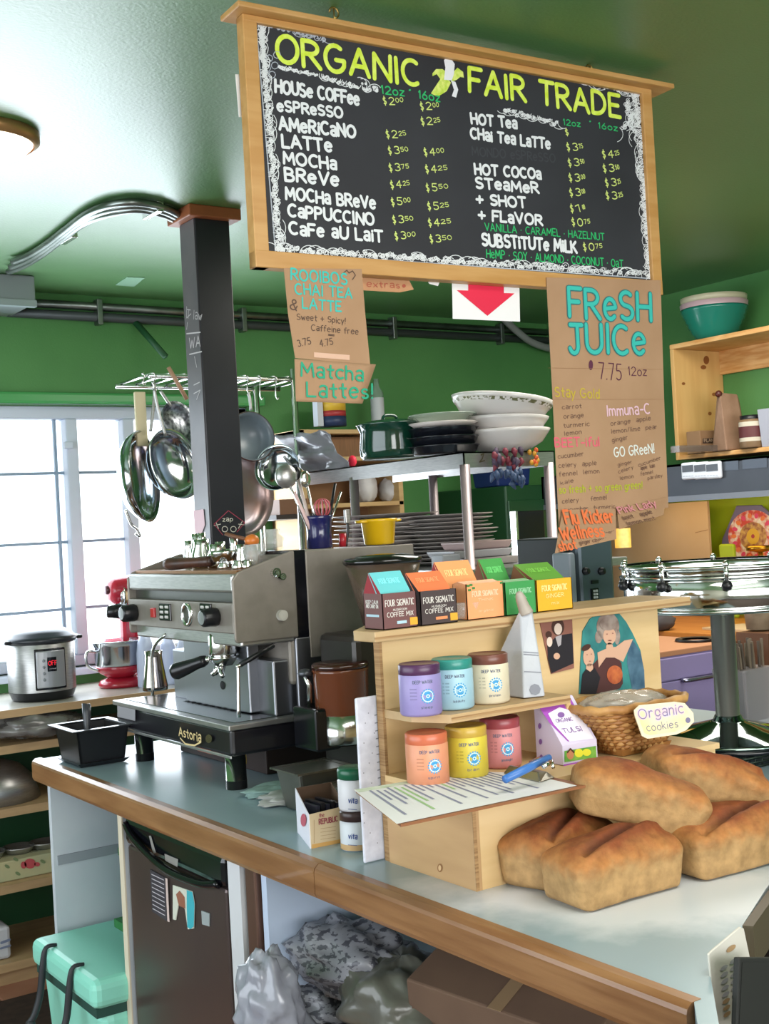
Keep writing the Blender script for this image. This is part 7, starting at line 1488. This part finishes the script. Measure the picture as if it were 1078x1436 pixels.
mb.build('grey_ovals', mat('grey_oval_print','#a2a0a6',.6), hp); m2b.build('tan_ovals', mat('tan_oval_print','#a98a66',.6), hp); m3.build('dark_ovals', mat('dark_oval_print','#4a4650',.6), hp)
tq = Plane(A0-Vector((.0,.05,0)),nn); T0 = [tq.at(*p) for p in ((1037,1343),(1085,1343),(1085,1450),(1033,1450))]
tb = thing('black_terminal','plain black card terminal slab at the bottom right corner','terminal',tuple(T0[0])); MB().prism(T0,nn*-.008).build('case', mat('matte_black_slab','#1f201f',.7), tb, bevel=.002)
MB().prism([T0[0]+nn*.0004+(T0[2]-T0[0])*.06,T0[1]+nn*.0004+(T0[3]-T0[1])*.06,T0[2]+nn*.0004-(T0[2]-T0[0])*.04,T0[3]+nn*.0004-(T0[3]-T0[1])*.04],nn*.0004).build('screen', mat('dark_screen','#202120',.7), tb)
# grey juicer machine and wood block hanging behind the juice menu
gj = at(828,805,'y',2.5); jm_ = thing('juice_press','grey-blue juice machine with black knobs and keypad behind the ledge','juicer',(gj.x,2.55,ZC)); GB = mat('grey_blue_casing','#56636d',.35,.3)
xa_,xb_ = at(812,805,'y',2.5).x,at(862,805,'y',2.5).x; zt8 = at(830,752,'y',2.5).z
MB().box(xa_,2.5,ZC+.001,xb_,2.75,zt8).build('casing', GB, jm_, bevel=.012)
MB().box(xa_-.03,2.53,ZC+.001,xa_-.002,2.72,zt8).build('black_side', BLACK, jm_, bevel=.004)
x9 = at(800,805,'y',2.5).x; MB().box(x9-.012,2.49,ZC+.001,x9+.012,2.56,at(800,775,'y',2.5).z).build('chute', mat('light_grey_chute','#87909b',.4), jm_, bevel=.006)
for x_,y_ in ((820,801),(842,801)): c = at(x_,y_,'y',2.499); MB().lathe([(0,.012),(.009,.012),(.011,0)],16,c,(0,-1,0)).build('knob', BLACK, jm_)
c = at(833,816,'y',2.499); MB().box(c.x-.012,2.494,c.z-.005,c.x+.012,2.502,c.z+.005).build('slot', BLACK, jm_)
c = at(833,832,'y',2.499); kk = MB().box(c.x-.013,2.494,c.z-.02,c.x+.013,2.502,c.z+.014).build('keypad', BLACKG, jm_)
for i in range(3):
    for j in range(2): MB().box(c.x-.008+j*.009,2.4925,c.z-.014+i*.009,c.x-.001+j*.009,2.4945,c.z-.008+i*.009).build('key', mat('white_key','#c3c7c9',.4), kk)
c = at(873,755,'y',2.9); hh = thing('wood_lamp_shade','small warm wooden cylinder hanging below the juice menu','ornament',tuple(c)); MB().cyl((c.x,2.9,at(873,768,'y',2.9).z),(c.x,2.9,at(873,741,'y',2.9).z),.026,24).build('shade', mat('warm_woven_shade','#d79d3e',.5,0,'#c98c33',60,emit=.25), hh)
MB().tube([(c.x,2.9,at(873,741,'y',2.9).z),(c.x,2.9,ZCEIL-.002)],.002,6).build('cord', BLACK, hh)
